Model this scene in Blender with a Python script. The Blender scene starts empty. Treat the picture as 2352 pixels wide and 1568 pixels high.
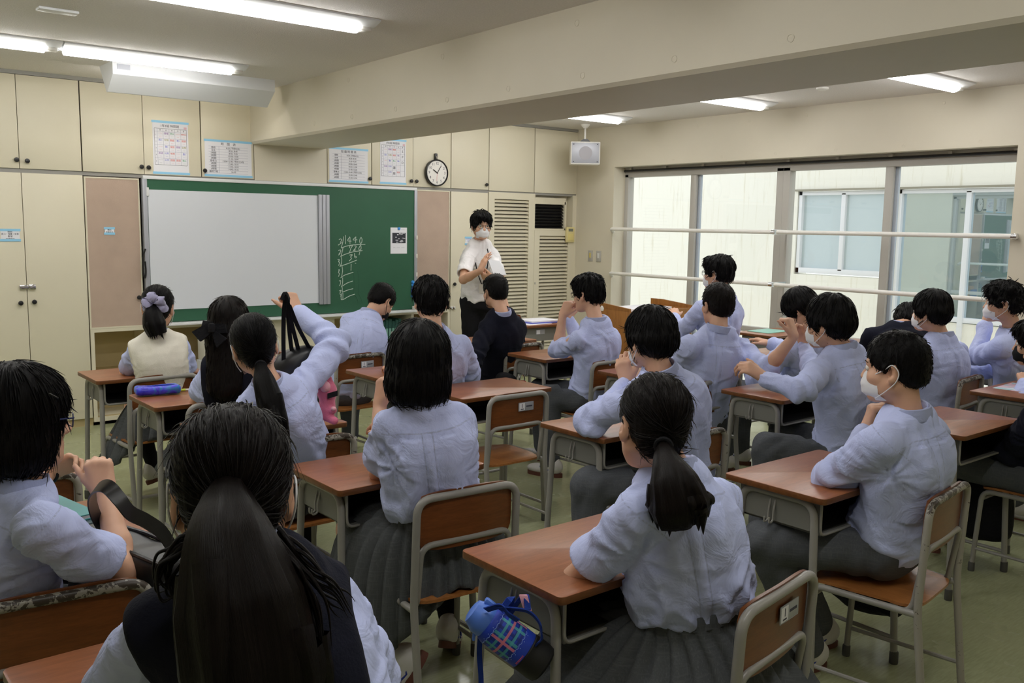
import bpy, bmesh, math, random
import numpy as np
from mathutils import Vector, Matrix
S_ = bpy.context.scene
COL = S_.collection
PI = math.pi
rnd = random.Random(7)

# ------------------------------------------------------------------ camera, light, exposure
CAM_H = 1.634
YAW, PITCH, ROLL, FPX = 0.68396, -0.12664, 0.015683, 2095.0
def cam_axes():
    f = np.array([math.sin(YAW)*math.cos(PITCH), math.cos(YAW)*math.cos(PITCH), math.sin(PITCH)])
    r = np.array([math.cos(YAW), -math.sin(YAW), 0.0]); u = np.cross(r, f)
    return r*math.cos(ROLL)+u*math.sin(ROLL), -r*math.sin(ROLL)+u*math.cos(ROLL), f
CR, CU, CF = cam_axes()
CAM = np.array([0.0, 0.0, CAM_H])
cd = bpy.data.cameras.new('camera'); co = bpy.data.objects.new('camera', cd); COL.objects.link(co)
cd.sensor_width = 36.0; cd.lens = FPX*36.0/2352.0; cd.clip_start = 0.05; cd.clip_end = 200
co.matrix_world = Matrix([[CR[0], CU[0], -CF[0], 0], [CR[1], CU[1], -CF[1], 0], [CR[2], CU[2], -CF[2], CAM_H], [0, 0, 0, 1]])
S_.camera = co
w_ = bpy.data.worlds.new('overcast_sky'); S_.world = w_; w_.use_nodes = True
w_.node_tree.nodes['Background'].inputs['Color'].default_value = (0.92, 0.95, 1.0, 1)
w_.node_tree.nodes['Background'].inputs['Strength'].default_value = 1.6
S_.view_settings.view_transform = 'Standard'; S_.view_settings.look = 'None'
S_.view_settings.gamma = 1.0; S_.view_settings.use_curve_mapping = False
S_.view_settings.exposure = 0.0
TUBE_POWER = 24.0      # emission of the ceiling tubes
try:
    S_.cycles.use_denoising = True
    S_.cycles.max_bounces = 8; S_.cycles.diffuse_bounces = 5; S_.cycles.glossy_bounces = 4; S_.cycles.transparent_max_bounces = 8
    S_.cycles.sample_clamp_indirect = 6.0
except Exception:
    pass

def ray(px, py):
    return CR*((px-1176.0)/FPX) - CU*((py-784.0)/FPX) + CF
def U(px, py, c):            # point seen at photo pixel (px, py), c metres along the viewing direction
    return CAM + ray(px, py)*c
def on_sphere(px, py, ctr, L, far=True):   # point on that line of sight at distance L of ctr
    d = ray(px, py); d = d/np.linalg.norm(d); m = np.asarray(ctr)-CAM
    b = m@d; q = b*b - (m@m - L*L)
    if q < 0:
        p = CAM + d*b; v = p-ctr; return ctr + v/np.linalg.norm(v)*L
    return CAM + d*(b + (math.sqrt(q) if far else -math.sqrt(q)))
# ------------------------------------------------------------------ materials
def srgb(r, g, b):
    f = lambda v: (v/255.0/12.92) if v/255.0 <= 0.04045 else ((v/255.0+0.055)/1.055)**2.4
    return (f(r), f(g), f(b), 1.0)
class NT:
    def __init__(s, name):
        s.m = bpy.data.materials.new(name); s.m.use_nodes = True
        s.t = s.m.node_tree; s.b = s.t.nodes['Principled BSDF']
    def n(s, typ, **kw):
        nd = s.t.nodes.new(typ)
        for k, v in kw.items():
            if k.startswith('_'): setattr(nd, k[1:], v)
            else: nd.inputs[k].default_value = v
        return nd
    def l(s, a, b): s.t.links.new(a, b)
    def set(s, **kw):
        for k, v in kw.items(): s.b.inputs[k].default_value = v
def plain(name, col, rough=0.5, metal=0.0, spec=0.5, **kw):
    M = NT(name); M.set(**{'Base Color': col, 'Roughness': rough, 'Metallic': metal, 'Specular IOR Level': spec}); M.set(**kw)
    return M.m
def coords(M, kind='Object', scale=(1, 1, 1)):
    tc = M.n('ShaderNodeTexCoord'); mp = M.n('ShaderNodeMapping'); mp.inputs['Scale'].default_value = scale
    M.l(tc.outputs[kind], mp.inputs['Vector']); return mp.outputs['Vector']
def geo_pos(M, scale=(1, 1, 1)):
    g = M.n('ShaderNodeNewGeometry'); mp = M.n('ShaderNodeMapping'); mp.inputs['Scale'].default_value = scale
    M.l(g.outputs['Position'], mp.inputs['Vector']); return mp.outputs['Vector']
def noise(M, vec, scale, detail=3.0, rough=0.5, dist=0.0):
    n = M.n('ShaderNodeTexNoise'); n.inputs['Scale'].default_value = scale; n.inputs['Detail'].default_value = detail
    n.inputs['Roughness'].default_value = rough; n.inputs['Distortion'].default_value = dist
    M.l(vec, n.inputs['Vector']); return n.outputs['Fac']
def ramp(M, fac, stops):
    r = M.n('ShaderNodeValToRGB'); e = r.color_ramp.elements
    while len(e) < len(stops): e.new(0.5)
    for i, (p, c) in enumerate(stops): e[i].position = p; e[i].color = c
    M.l(fac, r.inputs['Fac']); return r.outputs['Color']
def bump(M, h, strength=0.3, dist=0.01):
    b = M.n('ShaderNodeBump'); b.inputs['Strength'].default_value = strength; b.inputs['Distance'].default_value = dist
    M.l(h, b.inputs['Height']); M.l(b.outputs['Normal'], M.b.inputs['Normal'])
def scale_col(c, k): return (c[0]*k, c[1]*k, c[2]*k, 1)
def mottled(name, col, rough, var=0.06, nscale=3.0, bscale=0, bstr=0.2, spec=0.5, pos=False, stretch=(1, 1, 1)):
    M = NT(name); v = geo_pos(M, stretch) if pos else coords(M, 'Object', stretch)
    f = noise(M, v, nscale, 4)
    M.l(ramp(M, f, [(0.3, scale_col(col, 1-var)), (0.7, scale_col(col, 1+var))]), M.b.inputs['Base Color'])
    M.set(Roughness=rough); M.b.inputs['Specular IOR Level'].default_value = spec
    if bscale: bump(M, noise(M, v, bscale, 3), bstr, 0.004)
    return M.m
MAT = {}
CREAM = srgb(216, 209, 190)
MAT['cream'] = mottled('cream_paint', CREAM, 0.55, 0.035, 1.4, 60, 0.06, pos=True)
MAT['cream_door'] = mottled('cream_door_paint', srgb(222, 215, 192), 0.42, 0.03, 1.2, 0, pos=True)
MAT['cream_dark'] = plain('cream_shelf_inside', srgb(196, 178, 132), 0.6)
MAT['gap'] = plain('dark_joint', srgb(60, 52, 40), 0.8)
MAT['ceiling'] = mottled('ceiling_board', srgb(228, 224, 220), 0.9, 0.05, 90, 170, 0.55, pos=True)
def floor_mat():
    M = NT('olive_vinyl_floor'); v = geo_pos(M); f = noise(M, v, 2.2, 4, 0.6, 0.4); g = noise(M, geo_pos(M, (1, 7, 1)), 16, 4)
    c1 = ramp(M, f, [(0.25, srgb(156, 162, 124)), (0.75, srgb(172, 176, 138))])
    c2 = ramp(M, g, [(0.35, srgb(146, 152, 114)), (0.65, srgb(180, 184, 148))])
    mx = M.n('ShaderNodeMix', _data_type='RGBA'); mx.inputs['Factor'].default_value = 0.35
    M.l(c1, mx.inputs['A']); M.l(c2, mx.inputs['B']); M.l(mx.outputs['Result'], M.b.inputs['Base Color'])
    M.l(ramp(M, noise(M, v, 5, 3), [(0.3, (.16, .16, .16, 1)), (0.75, (.32, .32, .32, 1))]), M.b.inputs['Roughness'])
    M.set(**{'Specular IOR Level': 0.5}); bump(M, noise(M, v, 3.5, 3), 0.03, 0.02)
    return M.m
MAT['floor'] = floor_mat()
def wood(name, c1, c2, rough, scale=5.0, axis=(1, 9, 9), spec=0.5):
    M = NT(name); v = coords(M, 'Object', axis)
    f = noise(M, v, scale, 6, 0.65, 0.8); g = noise(M, v, scale*9, 4, 0.6)
    mx = M.n('ShaderNodeMix', _data_type='FLOAT'); mx.inputs[0].default_value = 0.35
    M.l(f, mx.inputs[2]); M.l(g, mx.inputs[3])
    M.l(ramp(M, mx.outputs[0], [(0.33, c1), (0.68, c2)]), M.b.inputs['Base Color'])
    M.set(Roughness=rough); M.b.inputs['Specular IOR Level'].default_value = spec
    bump(M, g, 0.05, 0.002)
    return M.m
MAT['desk_top'] = wood('desk_top_wood', srgb(132, 80, 50), srgb(168, 106, 70), 0.30, 4.0)
MAT['desk_edge'] = wood('desk_edge_wood', srgb(92, 54, 26), srgb(128, 80, 42), 0.35)
MAT['chair_wood'] = wood('chair_plywood', srgb(98, 54, 24), srgb(134, 78, 38), 0.30, 3.0)
MAT['seat_wood'] = wood('chair_seat_plywood', srgb(140, 84, 40), srgb(184, 124, 68), 0.28, 3.0, (9, 1, 9))
MAT['podium_wood'] = wood('lectern_wood', srgb(130, 82, 30), srgb(172, 116, 52), 0.4, 3.0, (9, 9, 1))
MAT['steel'] = plain('grey_painted_steel', srgb(150, 148, 142), 0.32, 0.0, 0.5)
MAT['box_steel'] = plain('grey_sheet_steel', srgb(122, 122, 116), 0.45)
MAT['box_shade'] = plain('shaded_grey_steel', srgb(40, 40, 40), 0.6)  # darkened copy of the sheet steel: shade inside the book box as colour
def worn():
    M = NT('worn_painted_steel'); v = coords(M, 'Object'); f = noise(M, v, 38, 5, 0.7, 0.3)
    sp = M.n('ShaderNodeSeparateXYZ'); M.l(v, sp.inputs[0])
    a = M.n('ShaderNodeMapRange'); a.inputs['From Min'].default_value = 0.745; a.inputs['From Max'].default_value = 0.765; M.l(sp.outputs['Z'], a.inputs['Value'])
    b = M.n('ShaderNodeMath', _operation='MULTIPLY'); M.l(a.outputs[0], b.inputs[0]); b.inputs[1].default_value = 0.17
    c = M.n('ShaderNodeMath', _operation='ADD'); M.l(b.outputs[0], c.inputs[0]); M.l(f, c.inputs[1])
    M.l(ramp(M, c.outputs[0], [(0.63, srgb(158, 154, 144)), (0.65, srgb(64, 56, 48))]), M.b.inputs['Base Color'])
    M.set(Roughness=0.4); return M.m
MAT['worn'] = worn()
MAT['rubber'] = plain('grey_rubber', srgb(78, 78, 74), 0.7)
MAT['black_plastic'] = plain('black_plastic', srgb(24, 24, 26), 0.35)
MAT['black_rubber'] = plain('black_rubber', srgb(14, 14, 15), 0.6)
MAT['chrome'] = plain('chrome', (0.75, 0.75, 0.77, 1), 0.18, 1.0)
MAT['alu'] = plain('anodised_aluminium', srgb(184, 181, 174), 0.42, 0.0)
MAT['alu_blue'] = plain('sash_aluminium', srgb(178, 188, 200), 0.4, 0.0)
MAT['alu_strip'] = plain('grey_aluminium_strip', srgb(172, 174, 182), 0.4, 0.2)
MAT['white_paint'] = plain('white_enamel', srgb(236, 234, 228), 0.35)
MAT['white_metal'] = plain('white_metal', srgb(226, 228, 230), 0.45)
MAT['whiteboard'] = plain('whiteboard', srgb(222, 226, 234), 0.25)
MAT['board_green'] = mottled('green_chalkboard', srgb(40, 92, 66), 0.55, 0.07, 2.5, 0, pos=True)
MAT['chalk'] = mottled('chalk', srgb(190, 205, 194), 0.95, 0.15, 150, 0, pos=True)
MAT['smear'] = plain('chalk_dust', srgb(62, 104, 82), 0.95)
MAT['cork'] = mottled('pinkish_board', srgb(186, 164, 148), 0.85, 0.06, 5, 160, 0.25, pos=True)
MAT['paper'] = plain('paper', srgb(236, 236, 242), 0.8)
MAT['tape'] = plain('light_blue_tape', srgb(150, 208, 240), 0.5)
MAT['ink'] = plain('black_ink', srgb(70, 70, 84), 0.8)
MAT['ink_red'] = plain('red_ink', srgb(214, 96, 92), 0.8)
MAT['ink_blue'] = plain('blue_ink', srgb(104, 112, 206), 0.8)
MAT['ink_green'] = plain('green_ink', srgb(108, 178, 140), 0.8)
MAT['ink_purple'] = plain('purple_ink', srgb(150, 110, 180), 0.8)
MAT['ink_olive'] = plain('olive_ink', srgb(160, 156, 96), 0.8)
MAT['grid'] = plain('grid_line', srgb(170, 172, 190), 0.8)
def emit(name, col, st):
    M = NT(name); M.set(**{'Base Color': (0.9, 0.9, 0.9, 1), 'Emission Color': col, 'Emission Strength': st}); return M.m
MAT['tube'] = emit('lit_tube', (1.0, 0.985, 0.965, 1), TUBE_POWER)
def glass():
    M = NT('window_glass'); t = M.t
    tr = M.n('ShaderNodeBsdfTransparent'); tr.inputs['Color'].default_value = (0.97, 0.98, 0.975, 1)
    gl = M.n('ShaderNodeBsdfGlossy'); gl.inputs['Roughness'].default_value = 0.02
    fr = M.n('ShaderNodeLayerWeight'); fr.inputs['Blend'].default_value = 0.5
    pw = M.n('ShaderNodeMath', _operation='POWER'); M.l(fr.outputs['Facing'], pw.inputs[0]); pw.inputs[1].default_value = 4.0
    ma = M.n('ShaderNodeMath', _operation='MULTIPLY_ADD'); M.l(pw.outputs[0], ma.inputs[0]); ma.inputs[1].default_value = 0.5; ma.inputs[2].default_value = 0.03
    mx = M.n('ShaderNodeMixShader'); M.l(ma.outputs[0], mx.inputs[0]); M.l(tr.outputs[0], mx.inputs[1]); M.l(gl.outputs[0], mx.inputs[2])
    M.l(mx.outputs[0], t.nodes['Material Output'].inputs['Surface']); return M.m
MAT['glass'] = glass()
def far_glass(name, col, refl):
    M = NT(name); t = M.t
    df = M.n('ShaderNodeBsdfDiffuse'); df.inputs['Color'].default_value = col
    gl = M.n('ShaderNodeBsdfGlossy'); gl.inputs['Roughness'].default_value = 0.015; gl.inputs['Color'].default_value = (0.8, 0.92, 1.0, 1)
    mx = M.n('ShaderNodeMixShader'); mx.inputs[0].default_value = refl
    M.l(df.outputs[0], mx.inputs[1]); M.l(gl.outputs[0], mx.inputs[2]); M.l(mx.outputs[0], t.nodes['Material Output'].inputs['Surface']); return M.m
MAT['far_frost'] = far_glass('curtained_glass', srgb(186, 198, 198), 0.10)
MAT['far_mirror'] = far_glass('reflecting_glass', srgb(128, 150, 156), 0.62)
def ext_wall():
    M = NT('outer_wall_paint'); v = geo_pos(M, (1, 1, 0.25)); f = noise(M, v, 2.0, 5, 0.6)
    g = noise(M, geo_pos(M, (1, 6, 0.4)), 3.0, 5, 0.7)
    c1 = ramp(M, g, [(0.55, srgb(236, 234, 222)), (0.80, srgb(208, 202, 176))])
    M.l(c1, M.b.inputs['Base Color']); M.set(Roughness=0.85); return M.m
MAT['ext_wall'] = ext_wall()
MAT['ext_stain'] = plain('grey_brown_stain', srgb(150, 146, 130), 0.9)
def fabric(name, col, bs=350, bstr=0.15, wr=10, wstr=0.55, var=0.04, rough=0.85, sheen=0.0, seam=False):
    M = NT(name); v = coords(M, 'Object'); f = noise(M, v, 6, 3)
    c = ramp(M, f, [(0.3, scale_col(col, 1-var)), (0.7, scale_col(col, 1+var))])
    if seam:
        at = M.n('ShaderNodeAttribute', _attribute_name='tc'); sp = M.n('ShaderNodeSeparateXYZ'); M.l(at.outputs['Vector'], sp.inputs[0])
        # tc.z is a distance to the nearest seam in metres
        mr = M.n('ShaderNodeMapRange'); mr.inputs['From Min'].default_value = 0.0008; mr.inputs['From Max'].default_value = 0.0030
        M.l(sp.outputs['Z'], mr.inputs['Value'])
        mx = M.n('ShaderNodeMix', _data_type='RGBA'); M.l(mr.outputs[0], mx.inputs['Factor'])
        mx.inputs['A'].default_value = scale_col(col, 0.74); M.l(c, mx.inputs['B']); c = mx.outputs['Result']
    M.l(c, M.b.inputs['Base Color'])
    a = noise(M, v, wr, 4, 0.6, 0.9); b = noise(M, v, bs, 2)
    b1 = M.n('ShaderNodeBump'); b1.inputs['Strength'].default_value = wstr; b1.inputs['Distance'].default_value = 0.02; M.l(a, b1.inputs['Height'])
    b2 = M.n('ShaderNodeBump'); b2.inputs['Strength'].default_value = bstr; b2.inputs['Distance'].default_value = 0.002; M.l(b, b2.inputs['Height'])
    M.l(b1.outputs[0], b2.inputs['Normal']); M.l(b2.outputs[0], M.b.inputs['Normal'])
    M.set(Roughness=rough); M.b.inputs['Specular IOR Level'].default_value = 0.25
    M.b.inputs['Sheen Weight'].default_value = sheen
    return M.m
MAT['shirt'] = fabric('pale_blue_shirt_cloth', srgb(196, 206, 248), seam=True)
MAT['shirt_sleeve_w'] = fabric('white_shirt_cloth', srgb(216, 222, 246), seam=True)
MAT['white_shirt'] = fabric('white_short_sleeve_cloth', srgb(240, 238, 240), seam=True)
MAT['navy'] = fabric('navy_knit', srgb(20, 22, 36), 260, 0.5, 10, 0.2, 0.1, 0.95, 0.0)
MAT['cream_knit'] = fabric('cream_knit', srgb(232, 228, 214), 260, 0.5, 10, 0.15, 0.03, 0.95)
def plaid(name, col, line):
    M = NT(name); v = coords(M, 'Object'); 
    w = noise(M, v, 4, 2)
    n1 = noise(M, coords(M, 'Object', (260, 260, 14)), 1.0, 1); n2 = noise(M, coords(M, 'Object', (14, 14, 260)), 1.0, 1)
    mx = M.n('ShaderNodeMath', _operation='MAXIMUM'); M.l(n1, mx.inputs[0]); M.l(n2, mx.inputs[1])
    M.l(ramp(M, mx.outputs[0], [(0.5, col), (0.74, line)]), M.b.inputs['Base Color'])
    a = noise(M, v, 12, 4, 0.6, 0.8); bump(M, a, 0.25, 0.02)
    M.set(Roughness=0.9); M.b.inputs['Specular IOR Level'].default_value = 0.2; return M.m
MAT['trouser'] = plaid('grey_trouser_cloth', srgb(84, 87, 92), srgb(94, 97, 101))
MAT['skirt'] = plaid('grey_check_skirt_cloth', srgb(80, 83, 85), srgb(92, 95, 97))
MAT['black_cloth'] = fabric('black_cloth', srgb(20, 20, 24), 300, 0.2)
MAT['skin'] = NT('skin').m
def skin():
    M = NT('skin_tone'); v = coords(M, 'Object'); f = noise(M, v, 9, 3)
    M.l(ramp(M, f, [(0.3, srgb(206, 158, 130)), (0.7, srgb(224, 178, 150))]), M.b.inputs['Base Color'])
    M.set(Roughness=0.5); M.b.inputs['Subsurface Weight'].default_value = 0.12; M.b.inputs['Subsurface Radius'].default_value = (0.012, 0.005, 0.003)
    bump(M, noise(M, v, 500, 2), 0.06, 0.001); return M.m
MAT['skin'] = skin()
def hair(name, col, rough=0.30):
    M = NT(name); at = M.n('ShaderNodeAttribute', _attribute_name='hc')
    mp = M.n('ShaderNodeMapping'); mp.inputs['Scale'].default_value = (150, 150, 3); M.l(at.outputs['Vector'], mp.inputs['Vector'])
    mp2 = M.n('ShaderNodeMapping'); mp2.inputs['Scale'].default_value = (32, 32, 2); M.l(at.outputs['Vector'], mp2.inputs['Vector'])
    f = noise(M, mp.outputs[0], 1.0, 3, 0.6); g = noise(M, mp2.outputs[0], 1.0, 3, 0.6)
    ad = M.n('ShaderNodeMath', _operation='ADD'); M.l(f, ad.inputs[0]); M.l(g, ad.inputs[1])
    M.l(ramp(M, g, [(0.3, scale_col(col, 0.6)), (0.75, scale_col(col, 1.5))]), M.b.inputs['Base Color'])
    M.set(Roughness=rough); M.b.inputs['Specular IOR Level'].default_value = 0.13
    bump(M, ad.outputs[0], 0.5, 0.003); return M.m
MAT['hair'] = hair('black_hair', (0.0038, 0.0034, 0.0037, 1))
MAT['hair_b'] = hair('dark_brown_hair', (0.0062, 0.0042, 0.0037, 1))
MAT['mask'] = fabric('white_mask_fabric', srgb(236, 236, 240), 500, 0.1, 20, 0.1)
MAT['mask_black'] = fabric('black_mask_fabric', srgb(22, 22, 26), 500, 0.1, 20, 0.1)
MAT['eye'] = plain('eye_white', srgb(226, 222, 216), 0.2)
MAT['iris'] = plain('dark_brown_iris', srgb(38, 24, 18), 0.15)
MAT['shoe'] = fabric('white_trainer_leather', srgb(222, 220, 218), 120, 0.1, 20, 0.1, 0.02, 0.5)
MAT['shoe_blue'] = plain('blue_trim', srgb(40, 60, 160), 0.5)
MAT['sole'] = plain('brown_gum_sole', srgb(104, 60, 48), 0.6)
MAT['sole_w'] = plain('white_sole', srgb(206, 204, 200), 0.6)
MAT['sock'] = fabric('white_sock_knit', srgb(206, 204, 210), 260, 0.4)
MAT['tights'] = fabric('black_tights', srgb(14, 14, 18), 300, 0.2)
MAT['leather'] = plain('black_leather', srgb(26, 26, 28), 0.38)
# ------------------------------------------------------------------ mesh helpers
def link(o): COL.objects.link(o); return o
def tag(o, label=None, cat=None, group=None, kind=None):
    if label: o['label'] = label
    if cat: o['category'] = cat
    if group: o['group'] = group
    if kind: o['kind'] = kind
    return o
def empty(name, loc=(0, 0, 0), rz=0.0, label=None, cat=None, group=None):
    o = bpy.data.objects.new(name, None); o.location = loc; o.rotation_euler = (0, 0, rz); o.empty_display_size = 0.1
    return tag(link(o), label, cat, group)
def smooth(me, ang=None):
    me.polygons.foreach_set('use_smooth', np.ones(len(me.polygons), bool))
    if ang is not None:
        try: me.set_sharp_from_angle(angle=math.radians(ang))
        except Exception: pass
class MB:
    def __init__(s): s.v = []; s.f = []; s.mi = []; s.cur = 0
    def add(s, V, F):
        n = len(s.v); s.v += [tuple(map(float, p)) for p in V]; s.f += [tuple(i+n for i in f) for f in F]; s.mi += [s.cur]*len(F); return s
    def mat(s, i): s.cur = i; return s
    def box(s, x0, x1, y0, y1, z0, z1, b=0.0):
        if b <= 0:
            V = [(x, y, z) for z in (z0, z1) for y in (y0, y1) for x in (x0, x1)]
            return s.add(V, [(0, 2, 3, 1), (4, 5, 7, 6), (0, 1, 5, 4), (2, 6, 7, 3), (0, 4, 6, 2), (1, 3, 7, 5)])
        bm = bmesh.new(); bmesh.ops.create_cube(bm, size=1.0)
        for v in bm.verts: v.co = Vector(((x0+x1)/2+v.co.x*(x1-x0), (y0+y1)/2+v.co.y*(y1-y0), (z0+z1)/2+v.co.z*(z1-z0)))
        bmesh.ops.bevel(bm, geom=bm.edges[:], offset=b, segments=2, profile=0.5, affect='EDGES')
        return s.bm(bm)
    def bm(s, bm, M=None):
        bm.verts.index_update(); V = [(M @ v.co) if M else v.co for v in bm.verts]
        F = [[v.index for v in f.verts] for f in bm.faces]; bm.free(); return s.add(V, F)
    def obox(s, c, ax, ay, az, b=0.0):     # oriented box: centre and half vectors
        c, ax, ay, az = map(np.asarray, (c, ax, ay, az))
        V = [c+i*ax+j*ay+k*az for k in (-1, 1) for j in (-1, 1) for i in (-1, 1)]
        F = [(0, 2, 3, 1), (4, 5, 7, 6), (0, 1, 5, 4), (2, 6, 7, 3), (0, 4, 6, 2), (1, 3, 7, 5)]
        if np.dot(np.cross(ax, ay), az) < 0: F = [f[::-1] for f in F]
        if b <= 0: return s.add(V, F)
        bm = bmesh.new(); vs = [bm.verts.new(p) for p in V]
        for f in F: bm.faces.new([vs[i] for i in f])
        bmesh.ops.bevel(bm, geom=bm.edges[:], offset=b, segments=2, profile=0.5, affect='EDGES'); return s.bm(bm)
    def tube(s, pts, r, n=10, closed=False, caps=True):
        P = [np.asarray(p, float) for p in pts]; m = len(P); R = r if hasattr(r, '__len__') else [r]*m
        T = []
        for i in range(m):
            a = P[(i-1) % m] if (i > 0 or closed) else P[i]; b = P[(i+1) % m] if (i < m-1 or closed) else P[i]
            t = b-a; T.append(t/(np.linalg.norm(t)+1e-12))
        u = np.cross(T[0], (0, 0, 1.0)); 
        if np.linalg.norm(u) < 1e-3: u = np.cross(T[0], (0, 1.0, 0))
        u /= np.linalg.norm(u); V = []
        for i in range(m):
            u = u - T[i]*(u@T[i]); u /= np.linalg.norm(u)+1e-12; w = np.cross(T[i], u)
            V += [P[i]+R[i]*(math.cos(2*PI*k/n)*u+math.sin(2*PI*k/n)*w) for k in range(n)]
        F = []
        for i in range(m if closed else m-1):
            j = (i+1) % m
            F += [(i*n+k, i*n+(k+1) % n, j*n+(k+1) % n, j*n+k) for k in range(n)]
        if caps and not closed: F += [tuple(range(n))[::-1], tuple((m-1)*n+k for k in range(n))]
        return s.add(V, F)
    def ribbon(s, pts, wdir, w, t):        # strap: width along wdir (per point or one), thickness t
        P = [np.asarray(p, float) for p in pts]; m = len(P); V = []
        for i in range(m):
            d = P[min(i+1, m-1)]-P[max(i-1, 0)]; d /= np.linalg.norm(d)+1e-12
            a = np.asarray(wdir[i] if np.ndim(wdir) == 2 else wdir, float); a = a-d*(a@d); a /= np.linalg.norm(a)+1e-12; nn = np.cross(d, a)
            V += [P[i]+a*w/2+nn*t/2, P[i]-a*w/2+nn*t/2, P[i]-a*w/2-nn*t/2, P[i]+a*w/2-nn*t/2]
        F = [(i*4+k, i*4+(k+1) % 4, i*4+4+(k+1) % 4, i*4+4+k) for i in range(m-1) for k in range(4)]
        F += [(0, 1, 2, 3)[::-1], tuple((m-1)*4+k for k in range(4))]
        return s.add(V, F)
    def lathe(s, prof, n=24, o=(0, 0, 0), X=(1, 0, 0), Y=(0, 1, 0), Z=(0, 0, 1)):
        o, X, Y, Z = (np.asarray(a, float) for a in (o, X, Y, Z)); V = []; m = len(prof)
        for r, z in prof: V += [o+Z*z+r*(math.cos(2*PI*k/n)*X+math.sin(2*PI*k/n)*Y) for k in range(n)]
        F = [(i*n+k, i*n+(k+1) % n, (i+1)*n+(k+1) % n, (i+1)*n+k) for i in range(m-1) for k in range(n)]
        F += [tuple(range(n))[::-1], tuple((m-1)*n+k for k in range(n))]
        return s.add(V, F)
    def prism(s, poly, z0, z1, X=(1, 0, 0), Y=(0, 1, 0), Z=(0, 0, 1), o=(0, 0, 0)):
        o, X, Y, Z = (np.asarray(a, float) for a in (o, X, Y, Z)); n = len(poly)
        V = [o+X*p[0]+Y*p[1]+Z*z for z in (z0, z1) for p in poly]
        F = [tuple(range(n))[::-1], tuple(range(n, 2*n))]+[(k, (k+1) % n, n+(k+1) % n, n+k) for k in range(n)]
        return s.add(V, F)
    def build(s, name, mats, parent=None, ang=35, loc=None, rz=0.0):
        me = bpy.data.meshes.new(name); me.from_pydata(s.v, [], s.f); 
        for m in (mats if isinstance(mats, (list, tuple)) else [mats]): me.materials.append(MAT[m] if isinstance(m, str) else m)
        if any(s.mi): me.polygons.foreach_set('material_index', s.mi)
        me.update(); smooth(me, ang)
        o = link(bpy.data.objects.new(name, me))
        if loc is not None: o.location = loc; o.rotation_euler = (0, 0, rz)
        if parent is not None: o.parent = parent
        return o
def fillet(pts, r, seg=5):
    P = [np.asarray(p, float) for p in pts]; out = [P[0]]
    for i in range(1, len(P)-1):
        a = P[i-1]-P[i]; b = P[i+1]-P[i]; la, lb = np.linalg.norm(a), np.linalg.norm(b); q = min(r, la*0.49, lb*0.49)
        A = P[i]+a/la*q; B = P[i]+b/lb*q
        for k in range(seg+1):
            t = k/seg; out.append((1-t)**2*A+2*t*(1-t)*P[i]+t*t*B)
    out.append(P[-1]); return out
def bez(pts, n=16):       # Catmull-Rom through the points
    P = [np.asarray(p, float) for p in pts]; P = [2*P[0]-P[1]]+P+[2*P[-1]-P[-2]]; out = []
    for i in range(1, len(P)-2):
        for k in range(n):
            t = k/n; a, b, c, d = P[i-1:i+3]
            out.append(0.5*((2*b)+(-a+c)*t+(2*a-5*b+4*c-d)*t*t+(-a+3*b-3*c+d)*t**3))
    out.append(P[-2]); return out
def copy_tree(o, parent=None):
    c = o.copy(); COL.objects.link(c)
    if parent is not None: c.parent = parent
    for ch in list(o.children): copy_tree(ch, c)
    return c
_fc = {}
def text_mesh(body, size, extr=0.0004):
    k = (body, size)
    if k not in _fc:
        cu = bpy.data.curves.new('lettering', 'FONT'); cu.body = body; cu.size = size; cu.align_x = 'CENTER'; cu.align_y = 'CENTER'; cu.extrude = extr; cu.resolution_u = 2
        ob = bpy.data.objects.new('lettering', cu); COL.objects.link(ob)
        dg = bpy.context.evaluated_depsgraph_get(); me = bpy.data.meshes.new_from_object(ob.evaluated_get(dg))
        bpy.data.objects.remove(ob); bpy.data.curves.remove(cu)
        n = len(me.vertices); V = np.empty(n*3); me.vertices.foreach_get('co', V)
        _fc[k] = (V.reshape(-1, 3), [tuple(p.vertices) for p in me.polygons]); bpy.data.meshes.remove(me)
    return _fc[k]
def put_text(mb, body, size, o, X, Y):
    V, F = text_mesh(body, size); o, X, Y = (np.asarray(a, float) for a in (o, X, Y)); Z = np.cross(X, Y)
    return mb.add([o+X*v[0]+Y*v[1]+Z*v[2] for v in V], F)
# ------------------------------------------------------------------ the room
XW, YF, ZC = 7.1, 7.6, 2.70
def struct(mb, name, mat, parent=None, ang=35): 
    o = mb.build(name, mat, parent, ang)
    if parent is None: tag(o, kind='structure')
    return o
struct(MB().box(-2.6, 7.4, -2.2, 8.1, -0.1, 0), 'floor', 'floor')
struct(MB().box(-2.6, 7.4, -2.2, 8.1, ZC, ZC+0.1), 'ceiling', 'ceiling')
struct(MB().box(-2.7, -2.6, -2.2, 8.1, 0, ZC), 'wall_left', 'cream')
struct(MB().box(-2.7, 7.4, -2.3, -2.2, 0, ZC), 'wall_back', 'cream')
struct(MB().box(-2.7, 7.4, 8.02, 8.12, 0, ZC), 'wall_front', 'cream')
# right wall: pier beside the cupboards, spandrel over the windows and wall behind the last window
wr = MB().box(XW, 7.4, 7.02, 8.1, 0, 2.27).box(XW, 7.42, -2.2, 8.1, 2.27, ZC).box(XW, 7.4, -2.2, 2.93, 0, 2.27).box(XW+0.02, 7.4, 2.93, 7.02, 0, 0.12)
wr_o = struct(wr, 'wall_right', 'cream')
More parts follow.
